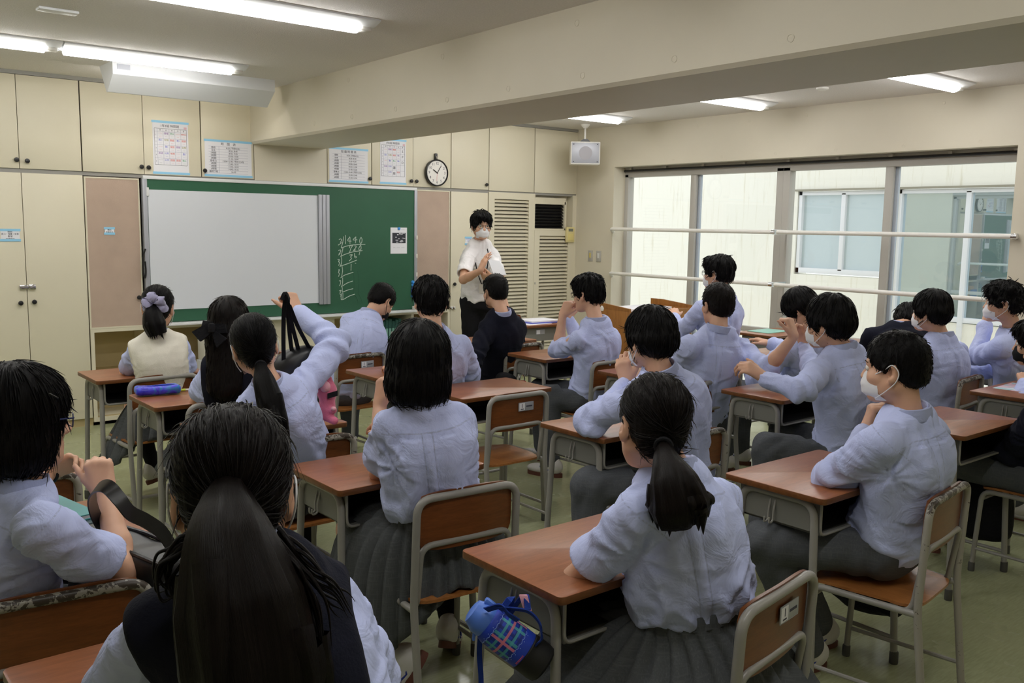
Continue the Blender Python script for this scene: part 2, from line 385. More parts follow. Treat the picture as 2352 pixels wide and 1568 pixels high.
# big beam between the two bays and the pillar face under it
bm_ = MB()
XL0, XL1, XR0, XR1 = 3.285, 2.985, 3.985, 3.72
zb = 2.29
poly = [(XL0, YF+0.4), (XL1, -2.2), (XR1, -2.2), (XR0, YF+0.4)]
def beam_prism(mb):
    c = 0.018
    ys = (YF+0.4, -2.2); V = []
    for y, xl, xr in ((ys[0], XL0, XR0), (ys[1], XL1, XR1)):
        V += [(xl, y, ZC), (xl, y, zb+c), (xl+c, y, zb), (xr-c, y, zb), (xr, y, zb+c), (xr, y, ZC)]
    F = [tuple(range(6)), tuple(range(6, 12))[::-1]]+[(k, 6+k, 6+(k+1) % 6, (k+1) % 6) for k in range(6)]
    return mb.add(V, F)
beam = struct(beam_prism(bm_), 'trim_1', 'cream', ang=20)
pil = struct(MB().box(3.305, 3.995, YF, 8.02, 1.985, 2.30), 'trim_2', 'cream')
# formwork cone plugs on the beam face (round shallow marks)
def plug_at(y, z):
    t = (y+2.2)/(YF+0.4+2.2); x = XL1+(XL0-XL1)*t
    mb = MB(); mb.lathe([(0.017, 0.0), (0.017, 0.0022), (0.0135, 0.0022), (0.0125, 0.0008), (0.002, 0.0008)], 16, (x, y, z), (0, 1, 0), (0, 0, 1), (-1, 0, 0))
    o = mb.build('formwork_plug', 'cream', beam); return o
for y in (2.15, 2.75, 3.35, 3.95, 4.55, 5.15, 5.75, 6.35): plug_at(y, zb+0.075)
for y in (3.4, 4.6, 5.8): plug_at(y, zb+0.33)
for y in (3.2, 3.8, 4.4, 5.0, 5.6, 6.2):
    for z in (2.31, 2.62):
        MB().lathe([(0.014, 0.0), (0.014, 0.0016), (0.011, 0.0016), (0.01, 0.0006), (0.002, 0.0006)], 14, (XW, y+(0.3 if z > 2.5 else 0), z), (0, 1, 0), (0, 0, 1), (-1, 0, 0)).build('formwork_plug', 'cream', wr_o)
struct(MB().box(1.0, 7.1, YF-0.004, YF+0.02, 2.672, ZC), 'trim_3', 'steel')

# ---- cupboards of the front wall: every unit a thing, its doors and knobs parts
def knob(x, z, parent, y=YF):
    MB().lathe([(0.010, 0), (0.010, 0.006), (0.016, 0.010), (0.018, 0.018), (0.015, 0.026), (0.004, 0.028)], 16, (x, y, z), (1, 0, 0), (0, 0, 1), (0, -1, 0)).build('knob', 'black_plastic', parent)
def unit(name, label, x0, x1, z0, z1, doors, group=None, body=True, depth=0.38):
    """doors: list of (x0, x1, knob_x or None, knob_z)"""
    t = empty(name, ((x0+x1)/2, YF+depth/2, z0), 0, label, 'cupboard', group)
    def P(o): 
        o.parent = t; o.matrix_parent_inverse = Matrix.Translation(-Vector(t.location)); return o
    if body: P(MB().box(x0+.001, x1-.001, YF+0.021, YF+depth, z0, z1).build('body', 'gap'))
    for d in doors:
        dr = P(MB().box(d[0]+0.0022, d[1]-0.0022, YF, YF+0.02, z0+0.002, z1-0.002, 0.0015).build('door', 'cream_door'))
        if d[2] is not None: knob(d[2], d[3], dr)
    return t
ZU0, ZU1 = 1.992, 2.672
G = 'wall cupboards along the top of the front wall'
unit('wall_cupboard', 'cream two-door wall cupboard cut off by the left picture edge', 1.03, 1.915, ZU0, ZU1, [(1.03, 1.485, 1.465, 2.055), (1.485, 1.915, 1.535, 2.05)], G)
unit('wall_cupboard', 'cream two-door wall cupboard over the left pinkish board, timetable taped on it', 1.92, 2.84, ZU0, ZU1, [(1.92, 2.38, 2.355, 2.05), (2.38, 2.84, 2.41, 2.047)], G)
unit('wall_cupboard', 'narrow cream one-door wall cupboard left of the concrete pillar', 2.845, 3.30, ZU0, ZU1, [(2.845, 3.30, 2.865, 2.045)], G)
unit('wall_cupboard', 'narrow cream one-door wall cupboard right of the concrete pillar', 4.0, 4.46, ZU0, ZU1, [(4.0, 4.46, 4.437, 2.047)], G)
unit('wall_cupboard', 'cream two-door wall cupboard with the round clock hung on it', 4.465, 5.37, ZU0, ZU1, [(4.465, 4.92, 4.895, 2.045), (4.92, 5.37, 4.955, 2.045)], G)
unit('wall_cupboard', 'cream one-door wall cupboard right of the clock', 5.375, 5.85, ZU0, ZU1, [(5.375, 5.85, 5.815, 2.045)], G)
unit('wall_panel', 'blank cream fixed panel over the tall louvred door', 5.855, 6.47, ZU0-0.005, ZU1, [(5.855, 6.47, None, 0)], None)
unit('wall_panel', 'blank cream fixed panel in the corner behind the loudspeaker', 6.475, 7.1, ZU0-0.005, ZU1, [(6.475, 7.1, None, 0)], None)
tall = unit('tall_cupboard', 'tall cream two-door cupboard at the left with a metal hasp between its doors', 1.03, 1.918, 0.065, 1.965, [(1.03, 1.492, 1.443, 1.0), (1.492, 1.918, 1.535, 1.005)])
h_ = MB().box(1.44, 1.50, YF-0.014, YF, 1.10, 1.135, 0.003).box(1.503, 1.55, YF-0.018, YF, 1.10, 1.138, 0.003).build('hasp', 'chrome'); h_.parent = tall; h_.matrix_parent_inverse = Matrix.Translation(-Vector(tall.location))
struct(MB().box(1.0, 7.1, YF+0.012, YF+0.03, 1.964, 1.993), 'trim_4', 'steel')
struct(MB().box(1.0, 2.36, YF+0.03, YF+0.06, 0, 0.066), 'baseboard_front', 'cream_dark')

# left and right pinkish boards (pin-up doors)
def pin_door(label, x0, x1, z0, z1, kx, kz, kn=True):
    t = empty('pinboard_door', ((x0+x1)/2, YF, z0), 0, label, 'pinboard')
    T = Matrix.Translation(-Vector(t.location))
    a = MB().box(x0, x1, YF+0.004, YF+0.03, z0, z1).build('board', 'cork'); f = MB()
    for q in ((x0-.012, x0, z0-.012, z1+.012), (x1, x1+.010, z0-.012, z1+.012), (x0, x1, z0-.012, z0), (x0, x1, z1, z1+.012)): f.box(q[0], q[1], YF, YF+0.03, q[2], q[3])
    f = f.build('door_frame', 'cream_door')
    for o in (a, f): o.parent = t; o.matrix_parent_inverse = T
    if kn: knob(kx, kz, a)
    return t
pin_door('pinkish brown pin-up board door left of the chalkboard', 1.936, 2.325, 0.785, 1.945, 2.30, 1.01)
pin_door('pinkish brown pin-up board between chalkboard and the right cupboard door', 4.968, 5.352, 0.87, 1.955, 0, 0, False)
# low open shelf under the boards
sh = empty('low_shelf', (3.6, 7.8, 0), 0, 'cream built-in open shelf running under the chalkboard', 'shelf'); T_ = Matrix.Translation(-Vector(sh.location))
def SP(mb, name, mat): o = mb.build(name, mat, sh); o.matrix_parent_inverse = T_; return o
SP(MB().box(1.925, 5.37, YF+0.37, YF+0.385, 0.05, 0.775), 'back_panel', 'cream_dark')
SP(MB().box(1.925, 5.37, YF, YF+0.37, 0.745, 0.772), 'top_board', 'cream_door')
SP(MB().box(1.925, 5.37, YF, YF+0.37, 0.03, 0.062), 'bottom_board', 'cream_door')
SP(MB().box(1.97, 5.37, YF+0.03, YF+0.37, 0.395, 0.412), 'middle_board', 'cream_dark')
for x in (1.925, 2.365, 4.03, 4.905, 5.345): SP(MB().box(x, x+0.028, YF, YF+0.37, 0.062, 0.745), 'partition', 'cream_door')
SP(MB().box(3.0, 4.03, YF, YF+0.02, 0.062, 0.745), 'blank_panel', 'cream_door')
SP(MB().box(1.925, 5.37, YF+0.03, YF+0.36, 0, 0.03), 'plinth', 'cream_dark')

# ---- chalkboard
cb = empty('chalkboard', (3.66, YF, 0.8), 0, 'wide green chalkboard with chalk sums at its right, white sheet over its left', 'chalkboard'); Tc = Matrix.Translation(-Vector(cb.location))
def CP(mb, name, mat, par=None, kind=None):
    o = mb.build(name, mat, par or cb)
    if par is None: o.matrix_parent_inverse = Tc
    if kind: o['kind'] = kind
    return o
CP(MB().box(2.385, 4.925, YF-0.02, YF+0.02, 0.80, 1.955), 'green_panel', 'board_green')
CP(MB().box(2.36, 4.95, YF-0.03, YF+0.02, 1.955, 1.982, 0.003), 'top_frame', 'white_metal')
CP(MB().box(2.352, 2.388, YF-0.03, YF+0.02, 0.79, 1.957, 0.003), 'side_frame', 'alu_strip')
CP(MB().box(4.922, 4.955, YF-0.03, YF+0.02, 0.79, 1.957, 0.003), 'side_frame', 'alu_strip')
CP(MB().box(2.352, 4.957, YF-0.115, YF+0.02, 0.776, 0.796, 0.004), 'chalk_tray', 'white_metal')
for x in (4.945,):
    for z in (1.32, 1.50, 1.14): CP(MB().box(x-.008, x+.006, YF-0.04, YF-0.028, z-.02, z+.02, 0.002), 'clip', 'white_paint')
# chalk writing: hand strokes, in metres on the board
def stroke(mb, pts, r=0.0036):
    P = [(x, YF-0.0205, z) for x, z in pts]; P = bez(P, 5) if len(P) > 2 else P
    mb.tube(P, r, 5)
def from_zoom(u, v):      # strokes traced in board coordinates (u right 0..1045, v down 0..1568 over the sum)
    x = 4.005+u*0.000452; z = 1.602-v*0.000460; return x, z
cw = MB()
for s in ([(190, 380), (280, 325)], [(210, 270), (250, 255), (270, 280), (235, 330)], [(318, 205), (300, 310), (258, 440)], [(355, 180), (357, 355)],
          [(460, 210), (410, 290), (495, 300)], [(465, 220), (462, 355)], [(605, 210), (535, 275), (630, 270)], [(600, 215), (590, 340)],
          [(722, 220), (690, 280), (700, 340), (735, 330), (745, 260), (722, 220)], [(258, 440), (400, 395), (620, 370), (820, 365)],
          [(300, 430), (280, 520), (245, 615)], [(195, 490), (235, 475), (250, 500), (205, 560)], [(195, 580), (240, 545)],
          [(455, 440), (460, 400), (520, 385), (480, 450), (450, 535)], [(565, 395), (605, 400), (590, 440), (540, 490), (600, 475)],
          [(715, 370), (668, 450), (695, 480), (722, 440), (712, 375)], [(238, 615), (330, 570), (540, 515), (750, 492)],
          [(262, 620), (270, 700), (240, 800)], [(175, 670), (215, 670), (195, 710), (220, 730), (195, 790)], [(220, 805), (400, 755), (620, 682)],
          [(450, 580), (515, 575), (475, 620), (495, 650), (440, 700)], [(570, 540), (565, 610), (590, 640), (615, 620), (580, 600)], [(690, 520), (675, 580)],
          [(275, 800), (285, 900), (260, 1030)], [(190, 880), (215, 875), (190, 930), (215, 950), (190, 1010)], [(240, 1035), (330, 985), (535, 930)], [(488, 760), (482, 895)], [(575, 745), (600, 750)],
          [(285, 1030), (285, 1130), (262, 1215)], [(205, 1100), (240, 1095), (235, 1150), (210, 1200)], [(250, 1222), (380, 1150), (520, 1108)],
          [(275, 1225), (280, 1330)], [(205, 1300), (250, 1290), (220, 1350), (245, 1390), (235, 1420)], [(290, 1325), (400, 1290), (525, 1265)],
          [(275, 1335), (250, 1400), (248, 1475)], [(290, 1340), (288, 1470)], [(245, 1478), (300, 1475), (430, 1415), (565, 1378)]):
    stroke(cw, [from_zoom(*p) for p in s])
cwo = CP(cw, 'chalk_writing', 'chalk')
sm = MB()
for (a, b, r) in (((560, 1380), (650, 1560), 0.003), ((650, 1370), (740, 1560), 0.002), ((540, 900), (545, 1350), 0.0015), ((640, 900), (650, 1350), 0.0012)):
    p, q = from_zoom(*a), from_zoom(*b); stroke(sm, [p, ((p[0]+q[0])/2+.01, (p[1]+q[1])/2), q], r)
CP(sm, 'chalk_smear', 'smear')
# white projection sheet with a three-ribbed roller bar
ws = empty('whiteboard_sheet', (3.2, YF-0.03, 0.89), 0, 'white magnetic projection sheet covering the left of the chalkboard', 'whiteboard'); Tw = Matrix.Translation(-Vector(ws.location))
def WP(mb, name, mat): o = mb.build(name, mat, ws); o.matrix_parent_inverse = Tw; return o
WP(MB().box(2.392, 3.885, YF-0.026, YF-0.021, 0.902, 1.873), 'sheet', 'whiteboard')
for i in range(3): WP(MB().box(3.887+i*0.038, 3.922+i*0.038, YF-0.042, YF-0.021, 0.888, 1.882, 0.004), 'roller_rib', 'alu_strip')
WP(MB().box(2.380, 2.40, YF-0.034, YF-0.02, 1.82, 1.89, 0.003), 'corner_clip', 'white_metal')
sl = MB().tube(bez([(2.356, YF-0.035, 1.40), (2.340, YF-0.04, 1.36), (2.333, YF-0.042, 1.28), (2.332, YF-0.042, 1.20), (2.345, YF-0.04, 1.17), (2.352, YF-0.04, 1.22), (2.349, YF-0.04, 1.30)], 6), 0.007, 8)
tag(sl.build('strap_loop', 'black_rubber'), 'black strap loop hanging on the left frame of the chalkboard', 'strap')
for i, z in enumerate((1.065, 1.035, 1.00, 0.97, 0.93)):
    o = MB().lathe([(0.016, 0), (0.017, 0.006), (0.012, 0.014), (0.012, 0.018), (0.003, 0.019)], 16, (4.905-(0.004 if i > 2 else 0), YF-0.02, z), (1, 0, 0), (0, 0, 1), (0, -1, 0)).build('magnet', MAT.setdefault('magnet', plain('sky_blue_plastic', srgb(64, 150, 232), 0.35)) if i < 2 or i > 3 else MAT.setdefault('magnet2', plain('dark_blue_plastic', srgb(40, 62, 140), 0.35)))
    tag(o, ['topmost sky blue magnet of the row at the right chalkboard edge', 'second sky blue magnet from the top at the right chalkboard edge', 'upper dark blue magnet at the right chalkboard edge', 'lower dark blue magnet at the right chalkboard edge', 'lowest sky blue magnet at the right chalkboard edge'][i], 'magnet', 'magnets on the chalkboard edge')
er = MB().box(4.88, 4.965, YF-0.10, YF-0.05, 0.797, 0.832, 0.004).build('board_eraser', 'white_paint'); tag(er, 'small white box on the right end of the chalk tray', 'eraser')
for dx in (0.025, 0.055): MB().box(4.88+dx-.006, 4.88+dx+.006, YF-0.1012, YF-0.0995, 0.805, 0.82).build('dark_mark', 'ink', er)

# right lower door, louvred doors
rd = unit('tall_cupboard', 'tall cream single door right of the right pin-up board, behind the teacher', 5.375, 5.845, 0.06, 1.965, [(5.375, 5.845, 5.418, 1.03)])
lt = MB().box(5.36, 5.40, YF-0.014, YF, 0.775, 0.80, 0.003).box(5.403, 5.43, YF-0.016, YF, 0.77, 0.80, 0.003).build('hasp', 'chrome'); lt.parent = rd; lt.matrix_parent_inverse = Matrix.Translation(-Vector(rd.location))
def louvre(label, x0, x1, z0, z1, sx0, sx1, sz0, sz1, n):
    t = empty('louvred_door', ((x0+x1)/2, YF, z0), 0, label, 'louvred door'); T = Matrix.Translation(-Vector(t.location))
    f = MB().box(x0, sx0, YF-0.004, YF+0.03, z0, z1).box(sx1, x1, YF-0.004, YF+0.03, z0, z1).box(sx0, sx1, YF-0.004, YF+0.03, z0, sz0).box(sx0, sx1, YF-0.004, YF+0.03, sz1, z1)
    bk = MB().box(sx0, sx1, YF+0.05, YF+0.06, sz0, sz1).build('backing', 'gap'); fo = f.build('door_frame', 'cream_door')
    for o in (bk, fo): o.parent = t; o.matrix_parent_inverse = T
    p = (sz1-sz0)/n; me = None
    for i in range(n):
        z = sz0+p*(i+0.5)
        if me is None:
            mb = MB(); mb.obox((0, 0, 0), ((sx1-sx0)/2, 0, 0), (0, 0.015, p*0.29), (0, -0.002, 0.004)); o = mb.build('slat', 'cream_door'); me = o.data
        else: o = link(bpy.data.objects.new('slat', me))
        o.location = ((sx0+sx1)/2, YF+0.014, z); o.parent = t; o.matrix_parent_inverse = T
    return t
louvre('tall cream louvred door beside the teacher, full-height slats', 5.853, 6.468, 0.06, 1.975, 5.93, 6.40, 0.30, 1.905, 41)
ld = louvre('shorter cream louvred door in the corner under the black grille', 6.485, 7.045, 0.06, 1.585, 6.56, 6.985, 0.30, 1.525, 31)
MB().box(6.497, 6.507, YF-0.012, YF-0.003, 0.995, 1.02, 0.002).build('lock', 'alu', ld).matrix_parent_inverse = Matrix.Translation(-Vector(ld.location))
struct(MB().box(7.045, 7.1, YF, YF+0.3, 0, 1.975).box(6.468, 6.49, YF, YF+0.1, 0, 1.975), 'trim_5', 'cream_door')
gr = empty('vent_grille', (6.75, YF, 1.6), 0, 'black slatted vent grille in the recess over the short louvred door', 'grille'); Tg = Matrix.Translation(-Vector(gr.location))
def GP(mb, name, mat): o = mb.build(name, mat, gr); o.matrix_parent_inverse = Tg; return o
GP(MB().box(6.488, 7.045, YF+0.10, YF+0.11, 1.585, 1.975), 'recess_back', 'cream_door')
fr_ = MB().box(6.488, 6.965, YF+0.03, YF+0.1, 1.87, 1.94).box(6.95, 6.975, YF+0.03, YF+0.1, 1.59, 1.90).box(6.488, 6.96, YF+0.03, YF+0.1, 1.586, 1.605)
GP(fr_, 'grille_frame', 'cream_door')
GP(MB().box(6.488, 6.95, YF+0.085, YF+0.098, 1.605, 1.87), 'grille_backing', 'black_rubber')
for i in range(8):
    z = 1.622+i*0.033; GP(MB().obox((6.719, YF+0.062, z), (0.23, 0, 0), (0, 0.016, 0.010), (0, -0.001, 0.002)), 'grille_blade', 'black_plastic')
th = MB().box(6.935, 7.055, YF-0.03, YF-0.003, 1.455, 1.625, 0.006).build('thermostat', plain('yellowed_plastic', srgb(222, 208, 150), 0.5)); tag(th, 'yellowed thermostat box with grey display on the short louvred door', 'thermostat')
MB().box(6.962, 7.028, YF-0.0325, YF-0.0295, 1.575, 1.607).build('display', plain('lcd', srgb(120, 124, 112), 0.3), th)
MB().box(6.955, 7.035, YF-0.0325, YF-0.0295, 1.475, 1.55, 0.001).build('lid', plain('cream_plastic', srgb(228, 212, 140), 0.5), th)
for y, lab, c in ((7.35, 'left wall switch with yellowish rocker beside the window', srgb(214, 196, 120)), (7.22, 'right wall switch with white rocker beside the window', srgb(230, 230, 226))):
    o = MB().box(XW-0.008, XW, y-0.036, y+0.036, 1.25, 1.37, 0.003).build('wall_switch', 'alu'); tag(o, lab, 'switch', 'wall switches by the window')
    MB().box(XW-0.013, XW-0.007, y-0.014, y+0.014, 1.29, 1.345, 0.002).build('rocker', plain('rocker', c, 0.4), o)

# ---- windows in the right wall
def window(name, y0, y1, ym, zt, jl, jr, glassname):
    t = empty(name, (7.3, (y0+y1)/2, 0.12)); tag(t, kind='structure'); T = Matrix.Translation(-Vector(t.location))
    def P(mb, n, m): o = mb.build(n, m, t); o.matrix_parent_inverse = T; return o
    P(MB().box(7.27, 7.36, y0, y1, zt, zt+0.06, 0.002), 'window_frame', 'alu'); P(MB().box(7.25, 7.36, y0, y1, 0.10, 0.16, 0.002), 'window_frame', 'alu')
    P(MB().box(7.27, 7.36, y0, y0+jl, 0.12, zt+0.03, 0.002), 'window_frame', 'alu'); P(MB().box(7.27, 7.36, y1-jr, y1, 0.12, zt+0.03, 0.002), 'window_frame', 'alu')
    P(MB().box(7.28, 7.315, ym-0.035, ym+0.035, 0.16, zt, 0.002), 'sash_stile', 'alu'); P(MB().box(7.318, 7.35, ym-0.062, ym-0.02, 0.16, zt, 0.002), 'sash_stile', 'alu_blue')
    P(MB().box(7.285, 7.345, y0+jl, y1-jr, 0.655, 0.705, 0.002), 'transom', 'alu')
    P(MB().box(7.300, 7.304, ym, y1-jr, 0.70, zt), 'pane', 'glass'); P(MB().box(7.332, 7.336, y0+jl, ym, 0.70, zt), 'pane', 'glass')
    P(MB().box(7.300, 7.304, ym, y1-jr, 0.16, 0.66), 'pane', 'glass'); P(MB().box(7.332, 7.336, y0+jl, ym, 0.16, 0.66), 'pane', 'glass')
    return t
window('window_1', 5.02, 7.02, 6.08, 2.165, 0.07, 0.05, 'glass'); window('window_2', 2.93, 5.02, 4.0, 2.165, 0.05, 0.07, 'glass')
struct(MB().box(7.265, 7.4, 2.93, 7.02, 2.215, 2.28), 'trim_6', 'alu')
for y in (6.15, 6.03):
    o = MB().lathe([(0.012, 0), (0.03, 0.006), (0.034, 0.016), (0.03, 0.03), (0.006, 0.033)], 18, (7.28, y, 0.735), (0, 1, 0), (0, 0, 1), (-1, 0, 0)).build('sash_lock', 'chrome')
    tag(o, 'round chrome window lock left of the sash stile' if y > 6.1 else 'round chrome window lock right of the sash stile', 'window lock', 'chrome locks on the window stile')
cr_ = MB().tube([(7.24, 7.0, 2.232), (7.24, 2.9, 2.232)], 0.012, 10).build('curtain_rail', 'black_plastic'); tag(cr_, 'thin black curtain rail along the top of the windows', 'curtain rail')
for k in range(9): MB().box(7.235, 7.27, 6.9-k*0.49, 6.93-k*0.49, 2.225, 2.262).build('rail_bracket', 'alu', cr_)
for z, nm in ((1.61, 'upper'), (1.137, 'lower'), (0.665, 'lowest')):
    for (ya, yb, side) in ((4.93, 7.0, 'left'), (2.87, 4.905, 'right')):
        g = empty('guard_rail', (7.06, ya, z), 0, 'white guard rail, %s of the three, across the %s window' % (nm, side), 'guard rail', 'white guard rails across the windows'); T = Matrix.Translation(-Vector(g.location))
        pts = fillet([(7.095, yb, z-0.03), (7.055, yb, z), (7.055, ya, z)], 0.03) if side == 'left' else [(7.055, yb, z), (7.055, ya, z)]
        a = MB().tube(pts, 0.019, 14).build('pipe', 'white_paint'); b = MB().tube([(7.055, ya+0.035, z), (7.055, ya-0.005, z)], 0.0205, 14).box(7.05, 7.27, ya+0.005, ya+0.03, z-0.022, z+0.022, 0.003).build('bracket', 'chrome')
        for o in (a, b): o.parent = g; o.matrix_parent_inverse = T

# ---- light well outside: ground, opposite building
struct(MB().box(7.4, 11.3, -6, 16, -0.1, 0.0), 'ground_outside', 'ext_wall')
ew = MB().box(11.0, 11.3, 7.35, 18, 0, 3.4).box(11.0, 11.3, -8, 7.35, 2.16, 3.4).box(11.0, 11.3, 5.96, 7.35, 0, 1.03).box(11.0, 11.3, -8, 2.0, 0, 2.2).box(11.05, 11.3, 2.0, 5.93, 0, 0.55).box(11.0, 11.3, 5.90, 6.02, 0, 2.2)
struct(ew, 'wall_outside', 'ext_wall')
struct(MB().box(10.97, 11.02, 1.9, 7.38, 2.155, 2.18), 'trim_7', 'ext_stain')
def ext_win(name, y0, y1, z0, z1, cuts, mats, mid=None):
    t = empty(name, (11.05, (y0+y1)/2, z0)); tag(t, kind='structure'); T = Matrix.Translation(-Vector(t.location))
    def P(mb, n, m): o = mb.build(n, m, t); o.matrix_parent_inverse = T; return o
    for q in ((y0, y1, z0, z0+0.07), (y0, y1, z1-0.05, z1), (y0, y0+0.05, z0, z1), (y1-0.05, y1, z0, z1)): P(MB().box(11.02, 11.12, *q, 0.003), 'window_frame', 'white_metal')
    ys = [y0+0.05]+cuts+[y1-0.05]
    for c in cuts: P(MB().box(11.02, 11.10, c-0.03, c+0.03, z0+0.05, z1-0.03, 0.003), 'sash_stile', 'white_metal')
    for i in range(len(ys)-1): P(MB().box(11.07+0.012*(i % 2), 11.078+0.012*(i % 2), ys[i], ys[i+1], z0+0.05, z1-0.04), 'pane', mats[i])
    if mid: P(MB().box(11.03, 11.11, y0, y1, mid, mid+0.06, 0.003), 'transom', 'white_metal')
ext_win('window_3', 6.02, 7.34, 1.05, 2.15, [6.67], ['far_frost', 'far_frost'])
ext_win('window_4', 2.0, 5.92, 0.08, 2.15, [3.05, 4.02, 5.05], ['far_mirror', 'far_mirror', 'far_mirror', 'far_mirror'], 0.56)

# ---- ceiling lights
def tube_light(label, x0, x1, y, ends=1, w=0.23):
    t = empty('tube_light', ((x0+x1)/2, y, ZC), 0, label, 'ceiling light', 'tube lights on the ceiling'); T = Matrix.Translation(-Vector(t.location))
    a = MB().prism([(y-w/2, ZC), (y-w/2, ZC-0.008), (y-0.05, ZC-0.03), (y+0.05, ZC-0.03), (y+w/2, ZC-0.008), (y+w/2, ZC)], x0, x1, (0, 1, 0), (0, 0, 1), (1, 0, 0)).build('housing', 'white_metal', ang=20)
    prof = [(y+0.046*math.cos(PI+PI*k/8), ZC-0.028+0.036*math.sin(PI+PI*k/8)) for k in range(9)]
    b = MB().prism(prof, x0+0.02, x1-0.085, (0, 1, 0), (0, 0, 1), (1, 0, 0)).build('tube', 'tube', ang=50)
    c = MB().box(x1-0.08, x1-0.01, y-0.035, y+0.035, ZC-0.05, ZC-0.025, 0.006).build('end_socket', 'white_paint')
    for o in (a, b, c): o.parent = t; o.matrix_parent_inverse = T
tube_light('long ceiling tube light over the board lamp, right one of its row', 1.49, 2.66, 6.29)
tube_light('ceiling tube light at the left picture edge, next to the one by the board lamp', 0.31, 1.48, 6.29)
tube_light('left-end ceiling tube light of the row by the board, out at the left wall', -0.87, 0.30, 6.29)
tube_light('ceiling tube light cut by the top picture edge, left of the beam', 1.40, 2.60, 4.44)
tube_light('ceiling tube light above the left students, out of the top picture edge', 0.19, 1.39, 4.44)
tube_light('ceiling tube light at the far left of the middle row', -1.02, 0.18, 4.44)
tube_light('ceiling tube light over the middle of the class, out of the picture', 1.40, 2.60, 2.60)
tube_light('ceiling tube light over the left aisle, out of the picture', 0.19, 1.39, 2.60)
tube_light('ceiling tube light over the viewer, out of the picture', 1.40, 2.60, 0.76)
tube_light('ceiling tube light over the back left corner, out of the picture', 0.19, 1.39, 0.76)
for y, nm in ((6.47, 'farthest tube light right of the beam, near the loudspeaker'), (4.86, 'middle tube light right of the beam'), (3.25, 'tube light right of the beam nearest the right picture edge')):
    tube_light(nm, 5.45, 6.66+(6.47-y)*0.05, y)
    tube_light(nm.replace('tube light', 'second tube length')+', next to it', 4.23, 5.44, y)
for y in (1.64, 0.03):
    tube_light('tube light right of the beam over the back%s, out of view' % ('' if y > 1 else ' wall'), 5.45, 6.66, y)
# board lamp
bl = empty('board_lamp', (2.5, 6.95, ZC), 0, 'long white sloping board lamp under the ceiling in front of the cupboards', 'board lamp'); T = Matrix.Translation(-Vector(bl.location))
pr_ = [(6.66, ZC), (6.70, ZC), (6.92, ZC-0.10), (6.95, ZC-0.185), (6.93, ZC-0.19), (6.66, ZC-0.075)]
a = MB().prism([(6.68, ZC), (6.68, ZC-0.085), (6.82, ZC-0.19), (6.845, ZC-0.19), (6.99, ZC)], 1.905, 3.08, (0, 1, 0), (0, 0, 1), (1, 0, 0)).build('shade', 'white_metal', ang=15)
b = MB().box(1.95, 3.03, 6.87, 6.90, ZC-0.14, ZC-0.10).build('tube', emit('board_lamp_tube', (1.0, 0.95, 0.88, 1), 30.0))
b2 = MB().box(1.935, 2.02, 6.677, 6.68, ZC-0.05, ZC-0.015).build('data_plate', 'alu_strip')
for o in (a, b, b2): o.parent = bl; o.matrix_parent_inverse = T
se = MB().box(1.15, 1.34, 5.24, 5.32, ZC-0.014, ZC, 0.004).build('ceiling_sensor', 'white_metal'); tag(se, 'small flat white plate on the ceiling, top left', 'sensor')
MB().lathe([(0.045, 0), (0.045, 0.012), (0.028, 0.02), (0.006, 0.021)], 20, (6.26, 4.02, ZC), (1, 0, 0), (0, -1, 0), (0, 0, -1)).build('smoke_detector', 'white_paint')
tag(bpy.data.objects['smoke_detector'], 'small round white detector on the ceiling right of the beam', 'detector')
# loudspeaker on a ceiling rod
sp = empty('loudspeaker', (6.78, 7.15, 2.28), 0, 'white square loudspeaker on a ceiling rod in the far right corner', 'loudspeaker')
Rz = Matrix.Rotation(math.radians(-36), 4, 'Z')
def LP(mb, n, m): o = mb.build(n, m, sp); return o
sp.rotation_euler = (0, 0, math.radians(-38))
LP(MB().box(-0.155, 0.155, -0.09, 0.07, 0, 0.235, 0.008), 'box', 'white_paint')
LP(MB().box(-0.145, 0.145, -0.095, -0.088, 0.012, 0.223, 0.003), 'front_grille', 'alu_strip')
LP(MB().lathe([(0.07, 0), (0.07, 0.003), (0.02, 0.004)], 28, (0, -0.095, 0.117), (1, 0, 0), (0, 0, 1), (0, -1, 0)), 'cone', plain('speaker_cone', srgb(168, 166, 172), 0.6))
for sx in (-1, 1):
    for sz in (0.028, 0.207): LP(MB().lathe([(0.006, 0), (0.005, 0.003), (0.001, 0.004)], 10, (sx*0.125, -0.096, sz), (1, 0, 0), (0, 0, 1), (0, -1, 0)), 'screw', 'black_plastic')
LP(MB().prism([(-0.06, 0.235), (0.06, 0.235), (0.025, 0.265), (-0.025, 0.265)], -0.04, 0.04, (1, 0, 0), (0, 0, 1), (0, -1, 0)), 'mount', 'black_plastic')
LP(MB().tube([(0, 0, 0.26), (0, 0, 0.42)], 0.011, 12), 'rod', 'white_paint'); LP(MB().lathe([(0.02, 0.38), (0.045, 0.405), (0.05, 0.42)], 20), 'ceiling_cup', 'white_paint')

